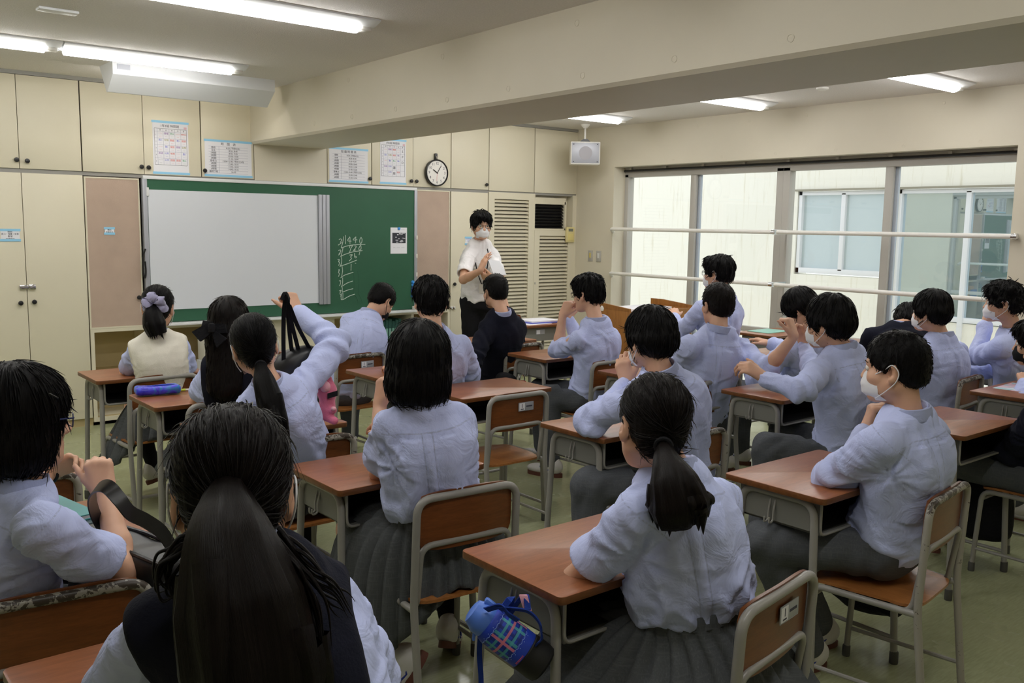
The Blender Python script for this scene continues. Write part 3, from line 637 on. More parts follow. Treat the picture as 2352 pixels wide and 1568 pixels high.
# ---- papers on the wall
def sheet(name, label, cat, x0, x1, z0, z1, y=YF-0.0015, tape='h', grp=None):
    t = MB().box(x0, x1, y-0.001, y+0.001, z0, z1).build(name, 'paper'); tag(t, label, cat, grp)
    if tape == 'h':
        for z in (z1-0.012, z0-0.004): MB().box(x0-0.006, x1+0.006, y-0.0022, y-0.001, z, z+0.018).build('tape', 'tape', t)
    return t
def words(t, y, items, mat, name='print'):
    mb = MB()
    for (s, x, z, size) in items: put_text(mb, s, size, (x, y, z), (1, 0, 0), (0, 0, 1))
    return mb.build(name, mat, t)
def lines(t, y, segs, mat='grid', w=0.0016):
    mb = MB()
    for (xa, za, xb, zb) in segs:
        if abs(xa-xb) < 1e-6: mb.box(xa-w/2, xa+w/2, y-0.0003, y+0.0003, min(za, zb), max(za, zb))
        else: mb.box(min(xa, xb), max(xa, xb), y-0.0003, y+0.0003, za-w/2, za+w/2)
    return mb.build('ruling', mat, t)
yp = YF-0.003
def timetable(x0, x1, z0, z1, title, label, cells, extra=()):
    t = sheet('timetable_poster', label, 'poster', x0, x1, z0, z1, grp=None)
    W = x1-x0; H = z1-z0; gx0 = x0+0.05*W; gx1 = x1-0.05*W; gz1 = z1-0.135*H; gz0 = z0+0.17*H
    words(t, yp, [(title, (x0+x1)/2-0.005, z1-0.085*H, 0.024)], 'ink')
    cx = [gx0+0.08*W+(gx1-gx0-0.08*W)*(i+0.5)/5 for i in range(5)]; rz = [gz1-0.06*H-(gz1-gz0-0.06*H)*(i+0.5)/5 for i in range(5)]
    seg = [(gx0, gz1, gx1, gz1), (gx0, gz0, gx1, gz0), (gx0, gz0, gx0, gz1), (gx1, gz0, gx1, gz1)]
    lines(t, yp, seg, 'ink', 0.002)
    seg = [(gx0, gz1-0.06*H-(gz1-gz0-0.06*H)*i/5, gx1, gz1-0.06*H-(gz1-gz0-0.06*H)*i/5) for i in range(5)]+[(gx0+0.08*W+(gx1-gx0-0.08*W)*i/5, gz0, gx0+0.08*W+(gx1-gx0-0.08*W)*i/5, gz1) for i in range(5)]
    lines(t, yp, seg)
    words(t, yp, [(d, cx[i], gz1-0.03*H, 0.013) for i, d in enumerate('月火水木金')]+[(str(i+1), gx0+0.04*W, rz[i], 0.012) for i in range(5)], 'ink')
    by = {}
    for (i, j, s, c) in cells: by.setdefault(c, []).append((s, cx[i], rz[j]+0.012, 0.018 if len(s) < 3 else 0.011)); by.setdefault(c, []).append(('ーー', cx[i], rz[j]-0.012, 0.010))
    for c, it in by.items(): words(t, yp, it, c)
    for (s, i, j, size) in extra: words(t, yp, [(s, cx[i], rz[j], size)], 'ink')
    MB().box(x1-0.035, x1-0.012, yp-0.0004, yp, gz1+0.004, gz1+0.022).build('stamp', plain('pale_red_stamp', srgb(226, 190, 200), 0.8), t)
    return t
R, B, G_, Pp, O = 'ink_red', 'ink_blue', 'ink_green', 'ink_purple', 'ink_olive'
timetable(2.452, 2.738, 2.005, 2.418, '1年3組 時間割', 'portrait class timetable with coloured subjects, taped left of the pillar',
          [(0, 0, 'ーーー', R), (1, 0, '情報', Pp), (2, 0, '数A', G_), (3, 0, 'ーーー', R), (4, 0, '保健体育', R), (0, 1, '英C', B), (1, 1, '生物', O), (2, 1, '家庭', R), (3, 1, '数I', B), (4, 1, '国語', R),
           (0, 2, 'ーーー', R), (1, 2, '数I', B), (2, 2, '家庭', R), (3, 2, '情報', Pp), (4, 2, '生物', O), (0, 3, '英語', Pp), (1, 3, '公共', B), (2, 3, '地理', R), (3, 3, 'ーーー', R), (4, 3, '数I', B),
           (0, 4, 'ーーー', 'ink'), (1, 4, '公共', B), (2, 4, '国語', R), (3, 4, '国語', R), (4, 4, '数A', G_)])
timetable(4.552, 4.838, 2.01, 2.425, '1年3組 時間割', 'portrait class timetable with letters S P D down its right, near the clock',
          [(0, 0, 'ーーー', R), (1, 0, '情報', Pp), (2, 0, '国語', R), (3, 0, 'ーーー', R), (0, 1, '英C', B), (1, 1, '生物', O), (2, 1, '家庭', R), (3, 1, '数I', Pp),
           (0, 2, 'ーーー', R), (1, 2, '数I', B), (2, 2, '数A', G_), (3, 2, '数I', B), (0, 3, '英語', Pp), (1, 3, '公共', B), (3, 3, 'ーーー', R), (0, 4, 'ーーー', 'ink'), (1, 4, '公共', B), (3, 4, '国語', R)],
          [('S', 4, 0, 0.03), ('P', 4, 1, 0.03), ('D', 4, 2, 0.03), ('講', 2, 3, 0.03), ('座', 2, 4, 0.03)])
def hours(x0, x1, z0, z1, title, label, rows, foot=None):
    t = sheet('hours_poster', label, 'poster', x0, x1, z0, z1); W = x1-x0; H = z1-z0
    words(t, yp, [(title, (x0+x1)/2, z1-0.10*H, 0.026)], 'ink')
    n = len(rows); zz = [z1-0.17*H-(H*0.74)*(i+0.5)/n for i in range(n)]
    it = []
    for i, (a, b) in enumerate(rows): it += [(a, x0+0.18*W, zz[i], 0.019), (b, x0+0.60*W, zz[i], 0.019)]
    words(t, yp, it, 'ink'); p = H*0.74/n
    lines(t, yp, [(x0+0.08*W, zz[0]+p/2-p*i, x1-0.08*W, zz[0]+p/2-p*i) for i in range(n+1)]+[(x0+0.3*W, zz[-1]-p/2, x0+0.3*W, zz[0]+p/2)])
    return t
hours(2.872, 3.278, 2.005, 2.30, '時　間　表', 'landscape school hours sheet taped left of the pillar',
      [('登校', '8:25 (予鈴8:35)'), ('SHR', '8:30- 8:40'), ('1時間', '8:40- 9:25'), ('2時間', '10:10-11:00'), ('3時間', '11:10-12:00'), ('昼休み', '12:00-12:45 (予鈴12:40)'), ('4時間', '12:45-13:35'), ('5時間', '13:45-14:35'), ('6時間', '14:45-15:35'), ('最終下校', '16:30')])
hours(4.018, 4.418, 2.005, 2.31, '短 縮 時 間 表', 'landscape shortened-hours sheet taped right of the pillar',
      [('登校', '8:30 (予鈴8:35)'), ('SHR', '8:30- 8:40'), ('1時間', '9:10- 9:50'), ('2時間', '10:00-10:40'), ('3時間', '10:50-11:30'), ('4時間', '11:40-12:20'), ('昼休み', '12:20-13:00 (予鈴12:55)'), ('5時間', '13:00-13:40'), ('6時間', '13:40-14:20')])
t = sheet('label_card', 'small paper card with four lines on the tall left cupboard door', 'card', 1.335, 1.462, 1.462, 1.545, YF-0.0015); words(t, yp, [('国語', 1.398, 1.53, 0.016), ('英コ・保健・体育', 1.398, 1.512, 0.0145), ('数学', 1.398, 1.494, 0.016), ('地理総合', 1.398, 1.475, 0.015)], 'ink')
t = sheet('label_card', 'tiny paper card on the left pinkish board', 'card', 2.062, 2.132, 1.515, 1.565, YF+0.0025); words(t, YF+0.001, [('筆記', 2.097, 1.55, 0.016), ('芸術作品', 2.097, 1.53, 0.014)], 'ink')
t = sheet('label_card', 'tiny paper card on the door behind the teacher head', 'card', 5.555, 5.635, 1.43, 1.505, YF-0.0015); words(t, yp, [('音楽授業', 5.595, 1.488, 0.016), ('予備', 5.595, 1.465, 0.016)], 'ink_blue')
# notice on the chalkboard
nt = MB().box(4.652, 4.838, YF-0.0235, YF-0.0215, 1.345, 1.595).build('notice_sheet', 'paper'); tag(nt, 'white notice with a dark picture pinned to the green chalkboard', 'notice')
MB().box(4.672, 4.822, YF-0.0245, YF-0.0234, 1.445, 1.545).build('picture', plain('dark_picture', srgb(52, 54, 62), 0.8), nt)
mb = MB(); rr = random.Random(3)
for i in range(16): x = rr.uniform(4.675, 4.80); z = rr.uniform(1.45, 1.54); mb.box(x, x+rr.uniform(0.006, 0.03), YF-0.0252, YF-0.0244, z, z+rr.uniform(0.003, 0.01))
mb.build('picture_detail', 'paper', nt); words(nt, YF-0.0245, [('ーー　ーーー　ーーー', 4.745, 1.402, 0.013), ('ーーーー', 4.79, 1.573, 0.01)], 'ink')
o = MB().lathe([(0.014, 0), (0.015, 0.006), (0.011, 0.012), (0.003, 0.014)], 16, (4.745, YF-0.0235, 1.585), (1, 0, 0), (0, 0, 1), (0, -1, 0)).build('magnet', MAT['magnet']); tag(o, 'sky blue magnet holding the notice on the chalkboard', 'magnet')
# ---- clock
ck = empty('wall_clock', (5.178, YF-0.005, 2.135), 0, 'round black-rimmed wall clock with white dial reading about five past ten', 'clock')
def KP(mb, n, m, p=None): return mb.build(n, m, p or ck, ang=40)
Xc, Zc_, Yn = (1, 0, 0), (0, 0, 1), (0, -1, 0)
KP(MB().lathe([(0.10, 0), (0.128, 0.0), (0.132, 0.02), (0.131, 0.038), (0.122, 0.042), (0.116, 0.032), (0.02, 0.031)], 48, (0, 0, 0), Xc, Zc_, Yn), 'rim', 'black_plastic')
dial = KP(MB().lathe([(0.118, 0.0325), (0.118, 0.0335), (0.002, 0.0335)], 48, (0, 0, 0), Xc, Zc_, Yn), 'dial', 'white_paint')
nm = MB()
for i in range(1, 13): a = PI/2-i*PI/6; put_text(nm, str(i), 0.036, (0.092*math.cos(a), -0.0345, 0.092*math.sin(a)), (1, 0, 0), (0, 0, 1))
for i in range(60): a = i*PI/30; c, s = math.cos(a), math.sin(a); nm.obox((0.112*c, -0.0342, 0.112*s), (0.003*c, 0, 0.003*s), (0.0007*s, 0, -0.0007*c), (0, 0.0003, 0))
nm.build('numerals', 'ink', dial)
for ang_, L, w, n in ((PI/2-10.05*PI/6, 0.065, 0.0045, 'hour_hand'), (PI/2-5.5*PI/30, 0.092, 0.003, 'minute_hand'), (PI/2-31*PI/30, 0.09, 0.001, 'second_hand')):
    c, s = math.cos(ang_), math.sin(ang_); KP(MB().obox(((L/2-.008)*c, -0.037-(0.001 if 'hour' in n else 0.002), (L/2-.008)*s), (c*L/2, 0, s*L/2), (-s*w, 0, c*w), (0, 0.0005, 0)), n, 'black_plastic' if n != 'second_hand' else 'ink_red')
KP(MB().box(-0.016, 0.016, -0.02, 0.0, 0.125, 0.19, 0.006), 'hook', 'black_plastic'); KP(MB().tube([(0, -0.022, 0.16), (0, -0.03, 0.14), (0, -0.022, 0.128)], 0.004, 8), 'hook_pin', 'chrome')
# ------------------------------------------------------------------ school desks and chairs
DZ = 0.755
def make_desk():
    t = empty('school_desk')
    # local: x right, y towards the board; origin under the centre of the top
    mb = MB(); bm = bmesh.new(); bmesh.ops.create_cube(bm, size=1.0)
    for v in bm.verts: v.co = Vector((v.co.x*0.61, v.co.y*0.41, DZ-0.011+v.co.z*0.022))
    bmesh.ops.bevel(bm, geom=[e for e in bm.edges if abs(e.verts[0].co.z-e.verts[1].co.z) > 0.01], offset=0.018, segments=4, profile=0.5, affect='EDGES')
    bmesh.ops.bevel(bm, geom=[e for e in bm.edges if abs(e.verts[0].co.z-e.verts[1].co.z) < 1e-4 and len(e.link_faces) == 2 and abs(e.link_faces[0].normal.z-e.link_faces[1].normal.z) > 0.5], offset=0.003, segments=2, profile=0.5, affect='EDGES')
    mb.bm(bm); mb.mi = []
    for f in mb.f:
        zs = [mb.v[i][2] for i in f]; mb.mi.append(0 if min(zs) > DZ-0.002 else 1)
    mb.build('tabletop', ['desk_top', 'desk_edge'], t)
    # book box, open towards the pupil
    b = MB(); x, y0, y1, z0, z1 = 0.255, -0.165, 0.165, DZ-0.145, DZ-0.022
    b.box(-x, x, y0, y1, z0, z0+0.004).box(-x, -x+0.003, y0, y1, z0, z1).box(x-0.003, x, y0, y1, z0, z1).box(-x, x, y1-0.003, y1, z0, z1)
    bo = b.build('book_box', 'box_steel', t)
    MB().box(-x+0.004, x-0.004, y0+0.02, y1-0.004, z0+0.005, z0+0.007).box(-x+0.004, x-0.004, y1-0.008, y1-0.004, z0+0.006, z1).box(-x+.004, -x+.006, y0+.01, y1-.004, z0+.006, z1).box(x-.006, x-.004, y0+.01, y1-.004, z0+.006, z1).build('box_inner_shade', 'box_shade', bo)  # thin dark sheets paint the shade inside the open grey box
    MB().tube(fillet([(-x, y0, z1), (-x, y0, z0), (x, y0, z0), (x, y0, z1)], 0.03), 0.005, 8).build('box_rim', 'steel', bo)
    for s in (-1, 1):
        P = fillet([(s*0.283, -0.178, 0.02), (s*0.265, -0.145, DZ-0.036), (s*0.265, 0.145, DZ-0.036), (s*0.283, 0.178, 0.02)], 0.06, 6)
        lf = MB().tube(P, 0.0135, 12).build('leg_frame', 'steel', t)
        for yy in (-0.178, 0.178): MB().lathe([(0.016, 0), (0.017, 0.006), (0.0165, 0.045), (0.014, 0.05)], 12, (s*0.2835, yy, 0)).build('rubber_foot', 'rubber', lf)
        MB().tube([(s*0.281, -0.174, 0.10), (s*0.281, 0.174, 0.10)], 0.009, 8).build('side_rail', 'steel', t)
        hk = MB().tube(fillet([(s*0.262, 0.01, DZ-0.06), (s*0.273, 0.01, DZ-0.10), (s*0.273, 0.01, DZ-0.135), (s*0.296, 0.01, DZ-0.14), (s*0.296, 0.01, DZ-0.118)], 0.012, 4), 0.0035, 7)
        hk.tube(fillet([(s*0.262, 0.03, DZ-0.06), (s*0.273, 0.03, DZ-0.10), (s*0.273, 0.03, DZ-0.135), (s*0.296, 0.03, DZ-0.14), (s*0.296, 0.03, DZ-0.118)], 0.012, 4), 0.0035, 7)
        hk.build('bag_hook', 'steel', t)
        MB().box(s*0.262-.002, s*0.262+.002, -0.14, 0.14, DZ-0.135, DZ-0.04).build('side_panel', 'box_steel', t)
    MB().tube([(-0.278, 0.170, 0.22), (0.278, 0.170, 0.22)], 0.0085, 8).build('stretcher', 'steel', t)
    return t
def make_chair(worn=False, sticker=False):
    t = empty('school_chair'); w = 0.195
    steel = 'worn' if worn else 'steel'
    # rear legs and back hoop in one tube
    P = fillet([(-w, -0.235, 0.02), (-w, -0.19, 0.42), (-w+0.004, -0.205, 0.772), (w-0.004, -0.205, 0.772), (w, -0.19, 0.42), (w, -0.235, 0.02)], 0.055, 7)
    hp = MB().tube(P, 0.0130, 12).build('back_hoop', steel, t)
    for s in (-1, 1): MB().lathe([(0.0155, 0), (0.0165, 0.006), (0.016, 0.04), (0.013, 0.045)], 12, (s*w, -0.236, 0)).build('rubber_foot', 'rubber', hp)
    # lower hoop, runs down inside the posts and forward under the seat
    wi = w-0.024
    P = fillet([(-wi, -0.06, 0.398), (-wi, -0.165, 0.395), (-wi, -0.196, 0.615), (wi, -0.196, 0.615), (wi, -0.165, 0.395), (wi, -0.06, 0.398)], 0.045, 6)
    MB().tube(P, 0.0105, 12).build('lower_hoop', 'steel', t)
    # front legs with the side rails
    for s in (-1, 1):
        P = fillet([(s*w, -0.192, 0.405), (s*w*0.98, 0.165, 0.405), (s*w*1.02, 0.185, 0.02)], 0.05, 6)
        fl = MB().tube(P, 0.0115, 12).build('front_leg', 'steel', t)
        MB().lathe([(0.0145, 0), (0.0155, 0.006), (0.015, 0.04), (0.012, 0.045)], 12, (s*w*1.02, 0.185, 0)).build('rubber_foot', 'rubber', fl)
        MB().tube([(s*w, -0.226, 0.115), (s*w*1.015, 0.181, 0.115)], 0.008, 8).build('side_rail', 'steel', t)
    MB().tube([(-w, 0.17, 0.36), (w, 0.17, 0.36)], 0.008, 8).build('stretcher', 'steel', t)
    # curved plywood back
    nx, nz = 13, 7; V = []; F = []
    for lay in (0, 1):
        for j in range(nz):
            for i in range(nx):
                u = -1+2*i/(nx-1); v = j/(nz-1); z = 0.592+0.198*v; x = u*(0.178-0.012*(abs(v-0.5)*2)**6)
                cz = 0.012*(abs(u)**4)*(1 if v > 0.5 else -1)*(abs(v-0.5)*2)**2
                y = -0.187+0.003*(0.5-v)*2 - 0.010*(1-u*u) + 0.004 - lay*0.009
                V.append((x, y, z-cz))
    n = nx*nz
    for j in range(nz-1):
        for i in range(nx-1): a = j*nx+i; F += [(a, a+nx, a+nx+1, a+1), (n+a, n+a+1, n+a+nx+1, n+a+nx)]
    for i in range(nx-1): F += [(i, i+1, n+i+1, n+i), ((nz-1)*nx+i+1, (nz-1)*nx+i, n+(nz-1)*nx+i, n+(nz-1)*nx+i+1)]
    for j in range(nz-1): F += [(j*nx+nx, j*nx, n+j*nx, n+j*nx+nx), (j*nx+nx-1, j*nx+2*nx-1, n+j*nx+2*nx-1, n+j*nx+nx-1)]
    bk = MB().add(V, F).build('backrest', 'chair_wood', t, 60)
    if sticker:
        pl = MB().box(-0.005, 0.095, -0.2095, -0.2075, 0.690, 0.735, 0.002).build('name_plate', 'alu_strip', bk)
        MB().box(0.0, 0.036, -0.2105, -0.2094, 0.694, 0.731).build('number_label', 'paper', pl)
        m = MB(); put_text(m, '1', 0.030, (0.018, -0.2108, 0.716), (1, 0, 0), (0, 0, 1)); m.box(0.008, 0.028, -0.2109, -0.2105, 0.698, 0.702).box(0.046, 0.085, -0.2102, -0.2094, 0.709, 0.716); m.build('lettering', 'ink', pl)
    # seat: dished plywood with rounded corners
    nx, ny = 15, 13; V = []; F = []
    for lay in (0, 1):
        for j in range(ny):
            for i in range(nx):
                u = -1+2*i/(nx-1); v = -1+2*j/(ny-1)
                k = (abs(u)**6+abs(v)**6)**(1/6.0) if (u or v) else 0; m = max(abs(u), abs(v)); s = (m/k if k > 0 else 1)
                x = u*s*0.188*(1.0-0.03*(v < 0)*abs(v)); y = v*s*0.19
                z = 0.428-0.010*(1-u*u)*(1-v*v)-0.010*max(0, v-0.6)/0.4-0.004*(v < -0.6) - lay*0.010
                V.append((x, y, z))
    n = nx*ny
    for j in range(ny-1):
        for i in range(nx-1): a = j*nx+i; F += [(a, a+1, a+nx+1, a+nx), (n+a, n+a+nx, n+a+nx+1, n+a+1)]
    rim = [i for i in range(nx)]+[j*nx+nx-1 for j in range(1, ny)]+[(ny-1)*nx+i for i in range(nx-2, -1, -1)]+[j*nx for j in range(ny-2, 0, -1)]
    for k in range(len(rim)): a, b_ = rim[k], rim[(k+1) % len(rim)]; F.append((b_, a, n+a, n+b_))
    MB().add(V, F).build('seat', 'seat_wood', t, 50)
    return t
PD = make_desk(); used = [False]
DESK = {}
def desk(key, xl, yf, label, rz=0.0):
    """xl, yf: left end and board-side edge of the top"""
    o = PD if not used[0] else copy_tree(PD); used[0] = True
    o.location = (xl+0.305, yf-0.205, 0); o.rotation_euler = (0, 0, rz); tag(o, label, 'desk', 'school desks in rows'); DESK[key] = o; return o
PC = {}
def chair(x, y, label, rz=0.0, worn=False, sticker=False):
    """x, y: middle of the back hoop"""
    k = (worn, sticker)
    if k not in PC: o = PC[k] = make_chair(*k)
    else: o = copy_tree(PC[k])
    c, s = math.cos(rz), math.sin(rz); dy = 0.205
    o.location = (x-s*dy, y+c*dy, 0); o.rotation_euler = (0, 0, rz); tag(o, label, 'chair', 'school chairs in rows'); return o
desk('A', 1.41, 1.94, 'desk in front with the blue checked water bottle hanging at its left')
desk('B', 1.41, 3.03, 'desk with the bobbed girl in short sleeves leaning on it')
desk('P5', 1.345, 3.95, 'desk of the girl who holds up black bag straps')
desk('L', 1.365, 4.74, 'desk with the blue pencil case on it')
desk('K', 1.345, 5.64, 'front left desk of the girl in the cream vest')
desk('D', 2.64, 2.01, 'desk of the crop-haired boy in profile who rests his chin on his hand')
desk('C', 2.65, 3.05, 'desk the boy with the raised left hand and white mask string leans on')
desk('E', 2.685, 4.09, 'empty-seat desk in front of the bare chair with a number plate')
desk('P8', 2.655, 4.85, 'desk at which the upright boy in front of the teacher sits')
desk('P6', 2.66, 5.82, 'front row desk of the boy bending to the side')
desk('R1', 3.98, 2.17, 'bare desk behind the crop-haired boy, by the navy jumper at the right edge')
desk('F', 4.03, 3.12, 'desk of the bowl-cut boy who grips the arm of the boy ahead')
desk('P14', 3.92, 3.98, 'desk ahead of the boy with his arm stretched to the right')
desk('M', 3.94, 4.89, 'desk of the boy with glasses, red-capped flask hanging at its left')
desk('P9', 4.0, 5.75, 'front row desk of the boy in the navy jumper')
desk('e', 5.175, 2.29, 'desk at the right edge with a coloured sheet on it')
desk('e2', 5.2, 3.10, 'desk in front of the masked boy with a black microphone-like strap')
desk('h', 5.30, 4.05, 'desk between the stretched arm and the bowl-cut boy')
desk('g4', 5.25, 5.0, 'desk of the tall boy seated by the window stile')
desk('g', 6.42, 4.84, 'window-side desk with a pale green folder on it')
desk('i', 6.30, 4.00, 'window-side desk in front of the bowed person in navy')
desk('i2', 6.30, 3.02, 'window-side desk of the curly-haired boy')
desk('D01', 0.30, 1.94, 'nearest left desk beside the girl with the long ponytail')
desk('D02', 0.19, 3.00, 'left desk with the teal book and the black shoulder bag')
desk('D03', 0.205, 3.74, 'pale-lit desk at the left edge beyond the girl with glasses')
td = copy_tree(PD); td.location = (5.36, 6.30, 0); td.rotation_euler = (0, 0, PI-0.02); tag(td, 'desk turned round towards the class, paper stacks on it', 'desk')
pt = MB().box(-0.02, 0.08, 0.1655, 0.1675, DZ-0.085, DZ-0.045).build('name_plate', 'alu_strip', td); MB().box(0.035, 0.075, 0.1673, 0.1685, DZ-0.082, DZ-0.048).build('number_label', 'paper', pt)
chair(1.83, 1.21, 'chair with number plate at the bottom, beside the ponytailed girl', math.radians(9), False, True)
chair(1.72, 2.32, 'chair of the bobbed girl, her grey skirt hanging over its side', math.radians(-4))
chair(1.63, 3.25, 'worn chair of the girl holding up bag straps', 0, True)
chair(1.66, 4.18, 'chair of the long-haired girl with the black bow')
chair(1.65, 5.05, 'chair of the girl in the cream vest', math.radians(5))
chair(3.00, 1.36, 'worn chair of the crop-haired boy in profile, at the right', math.radians(8), True)
chair(2.99, 2.42, 'worn chair of the boy leaning on the desk with white mask string', 0, True)
chair(2.93, 3.53, 'bare chair with empty wooden seat and number plate', 0, False, True)
chair(3.02, 4.28, 'chair of the upright boy in front of the teacher', math.radians(4))
chair(2.97, 5.20, 'worn chair with number plate of the boy bending sideways', math.radians(5), True, True)
chair(4.20, 3.24, 'chair of the boy stretching his arm to the right', math.radians(5))
chair(4.18, 4.10, 'chair of the boy with glasses and hands at his face', math.radians(4))
chair(4.22, 5.03, 'worn chair of the boy in the navy jumper', math.radians(7), True)
chair(4.25, 2.25, 'chair hidden behind the crop-haired boy, of the bowl-cut boy', 0)
chair(5.50, 2.42, 'worn chair behind the desk with the coloured sheet', math.radians(6), True)
chair(5.50, 3.20, 'chair of the boy bowing his head', 0)
chair(5.52, 4.22, 'chair of the tall boy by the window stile', 0)
chair(6.35, 2.28, 'chair of the curly-haired boy by the window', math.radians(10))
chair(6.45, 3.22, 'chair of the bowed person in navy', 0)
chair(4.65, 1.50, 'chair of the person in a navy jumper cut off by the right edge', 0)
chair(0.47, 2.20, 'big worn chair back at the left edge behind the girl with glasses', math.radians(-6), True)
chair(0.62, 1.12, 'chair of the girl with the long ponytail, at the bottom', 0)
chair(0.58, 3.28, 'worn chair beyond the girl with glasses, by the pale-lit desk', 0, True)
tc_ = chair(5.42, 6.75, 'chair standing behind the turned-round desk', PI)
# lectern
lc = empty('lectern', (6.22, 5.75, 0), 0, 'wooden lectern with raised rim beside the windows, papers on top', 'lectern')
for (q, n) in (((-0.42, 0.42, -0.25, -0.23, 0.05, 0.90), 'front_panel'), ((-0.42, -0.40, -0.23, 0.25, 0.05, 0.90), 'side_panel'), ((0.40, 0.42, -0.23, 0.25, 0.05, 0.90), 'side_panel'), ((-0.40, 0.40, -0.23, 0.24, 0.855, 0.875), 'top'), ((-0.40, 0.40, -0.22, 0.25, 0.0, 0.05), 'plinth'), ((-0.40, 0.40, -0.22, 0.24, 0.45, 0.47), 'shelf')):
    MB().box(*q, 0.002).build(n, 'podium_wood', lc)
MB().prism([(-0.25, 0.90), (0.25, 0.90), (0.25, 0.955), (0.10, 0.955), (-0.25, 0.925)], 0.40, 0.42, (0, 1, 0), (0, 0, 1), (1, 0, 0)).build('rim', 'podium_wood', lc)
MB().prism([(-0.25, 0.90), (0.25, 0.90), (0.25, 0.955), (0.10, 0.955), (-0.25, 0.925)], -0.42, -0.40, (0, 1, 0), (0, 0, 1), (1, 0, 0)).build('rim', 'podium_wood', lc)
# ------------------------------------------------------------------ implicit surfaces for bodies, hair and clothes
def _n(v): v = np.asarray(v, float); return v/(np.linalg.norm(v)+1e-12)
class Pr:      # primitive: distance function + bounds
    def __init__(s, f, lo, hi): s.f = f; s.lo = np.asarray(lo, float); s.hi = np.asarray(hi, float)
def rc(a, b, ra, rb):
    a, b = np.asarray(a, float), np.asarray(b, float); ab = b-a; L = max(ab@ab, 1e-9)
    def f(P):
        q = P-a; t = np.clip(q@ab/L, 0, 1); d = q-t[:, None]*ab
        return np.sqrt(np.einsum('ij,ij->i', d, d))-(ra+(rb-ra)*t)
    m = max(ra, rb); return Pr(f, np.minimum(a, b)-m, np.maximum(a, b)+m)
def ell(c, R, r):     # ellipsoid: R rows are local axes in world space
    c, R, r = np.asarray(c, float), np.asarray(R, float), np.asarray(r, float)
    def f(P):
        q = (P-c)@R.T; a = np.sqrt(((q/r)**2).sum(1))+1e-9; b = np.sqrt(((q/(r*r))**2).sum(1))+1e-9; return a*(a-1)/b
    e = np.sqrt((R.T**2)@(r*r)); return Pr(f, c-e, c+e)
def box_(c, R, h, rd):
    c, R, h = np.asarray(c, float), np.asarray(R, float), np.asarray(h, float)-rd
    def f(P):
        q = np.abs((P-c)@R.T)-h; return np.sqrt((np.maximum(q, 0)**2).sum(1))+np.minimum(q.max(1), 0)-rd
    e = np.abs(R.T)@(h+rd); return Pr(f, c-e, c+e)
def half(p, n):       # inside where (x-p).n < 0
    p, n = np.asarray(p, float), _n(n); return Pr(lambda P: (P-p)@n, [-1e9]*3, [1e9]*3)
def sect(C, Rt, Fw, A, B, F2=None):
    """tube of elliptical sections: centres C, lateral axes Rt, forward axes Fw, half widths A, half depths B"""
    C, Rt, Fw, A, B = (np.asarray(x, float) for x in (C, Rt, Fw, A, B))
    def f(P, want=False):
        best = np.full(len(P), 1e9); dd = np.full(len(P), 1e9); uu = np.zeros(len(P)); ss = np.zeros(len(P)); vv = np.zeros(len(P))
        D0 = C[-1]-C[0]; t0 = np.clip((P-C[0])@D0/(D0@D0), 0, 1)*(len(C)-1)
        for i in range(len(C)-1):
            w = np.flatnonzero(np.abs(t0-(i+.5)) < 2.6)
            if not len(w): continue
            ab = C[i+1]-C[i]; L = ab@ab; q = P[w]-C[i]; t = np.clip(q@ab/L, 0, 1); c = q-t[:, None]*ab
            e2 = np.einsum('ij,ij->i', c, c); g = e2 < best[w]
            if not g.any(): continue
            m = w[g]; e2 = e2[g]; tm = t[g]; cm = c[g]; r = Rt[i]*(1-tm[:, None])+Rt[i+1]*tm[:, None]; r /= np.linalg.norm(r, axis=1)[:, None]
            g = Fw[i]*(1-tm[:, None])+Fw[i+1]*tm[:, None]; g /= np.linalg.norm(g, axis=1)[:, None]
            x = (cm*r).sum(1); y = (cm*g).sum(1); z2 = np.maximum((cm*cm).sum(1)-x*x-y*y, 0); a = A[i]*(1-tm)+A[i+1]*tm; b = B[i]*(1-tm)+B[i+1]*tm; mz = np.minimum(a, b)
            k0 = np.sqrt((x/a)**2+(y/b)**2+z2/mz**2)+1e-9; k1 = np.sqrt((x/a**2)**2+(y/b**2)**2+z2/mz**4)+1e-9
            dd[m] = k0*(k0-1)/k1; best[m] = e2; uu[m] = x; vv[m] = y; ss[m] = (i+tm)/(len(C)-1)
        return (dd, uu, vv, ss) if want else dd
    m = max(A.max(), B.max()); p = Pr(lambda P: f(P), C.min(0)-m, C.max(0)+m); p.full = f; return p
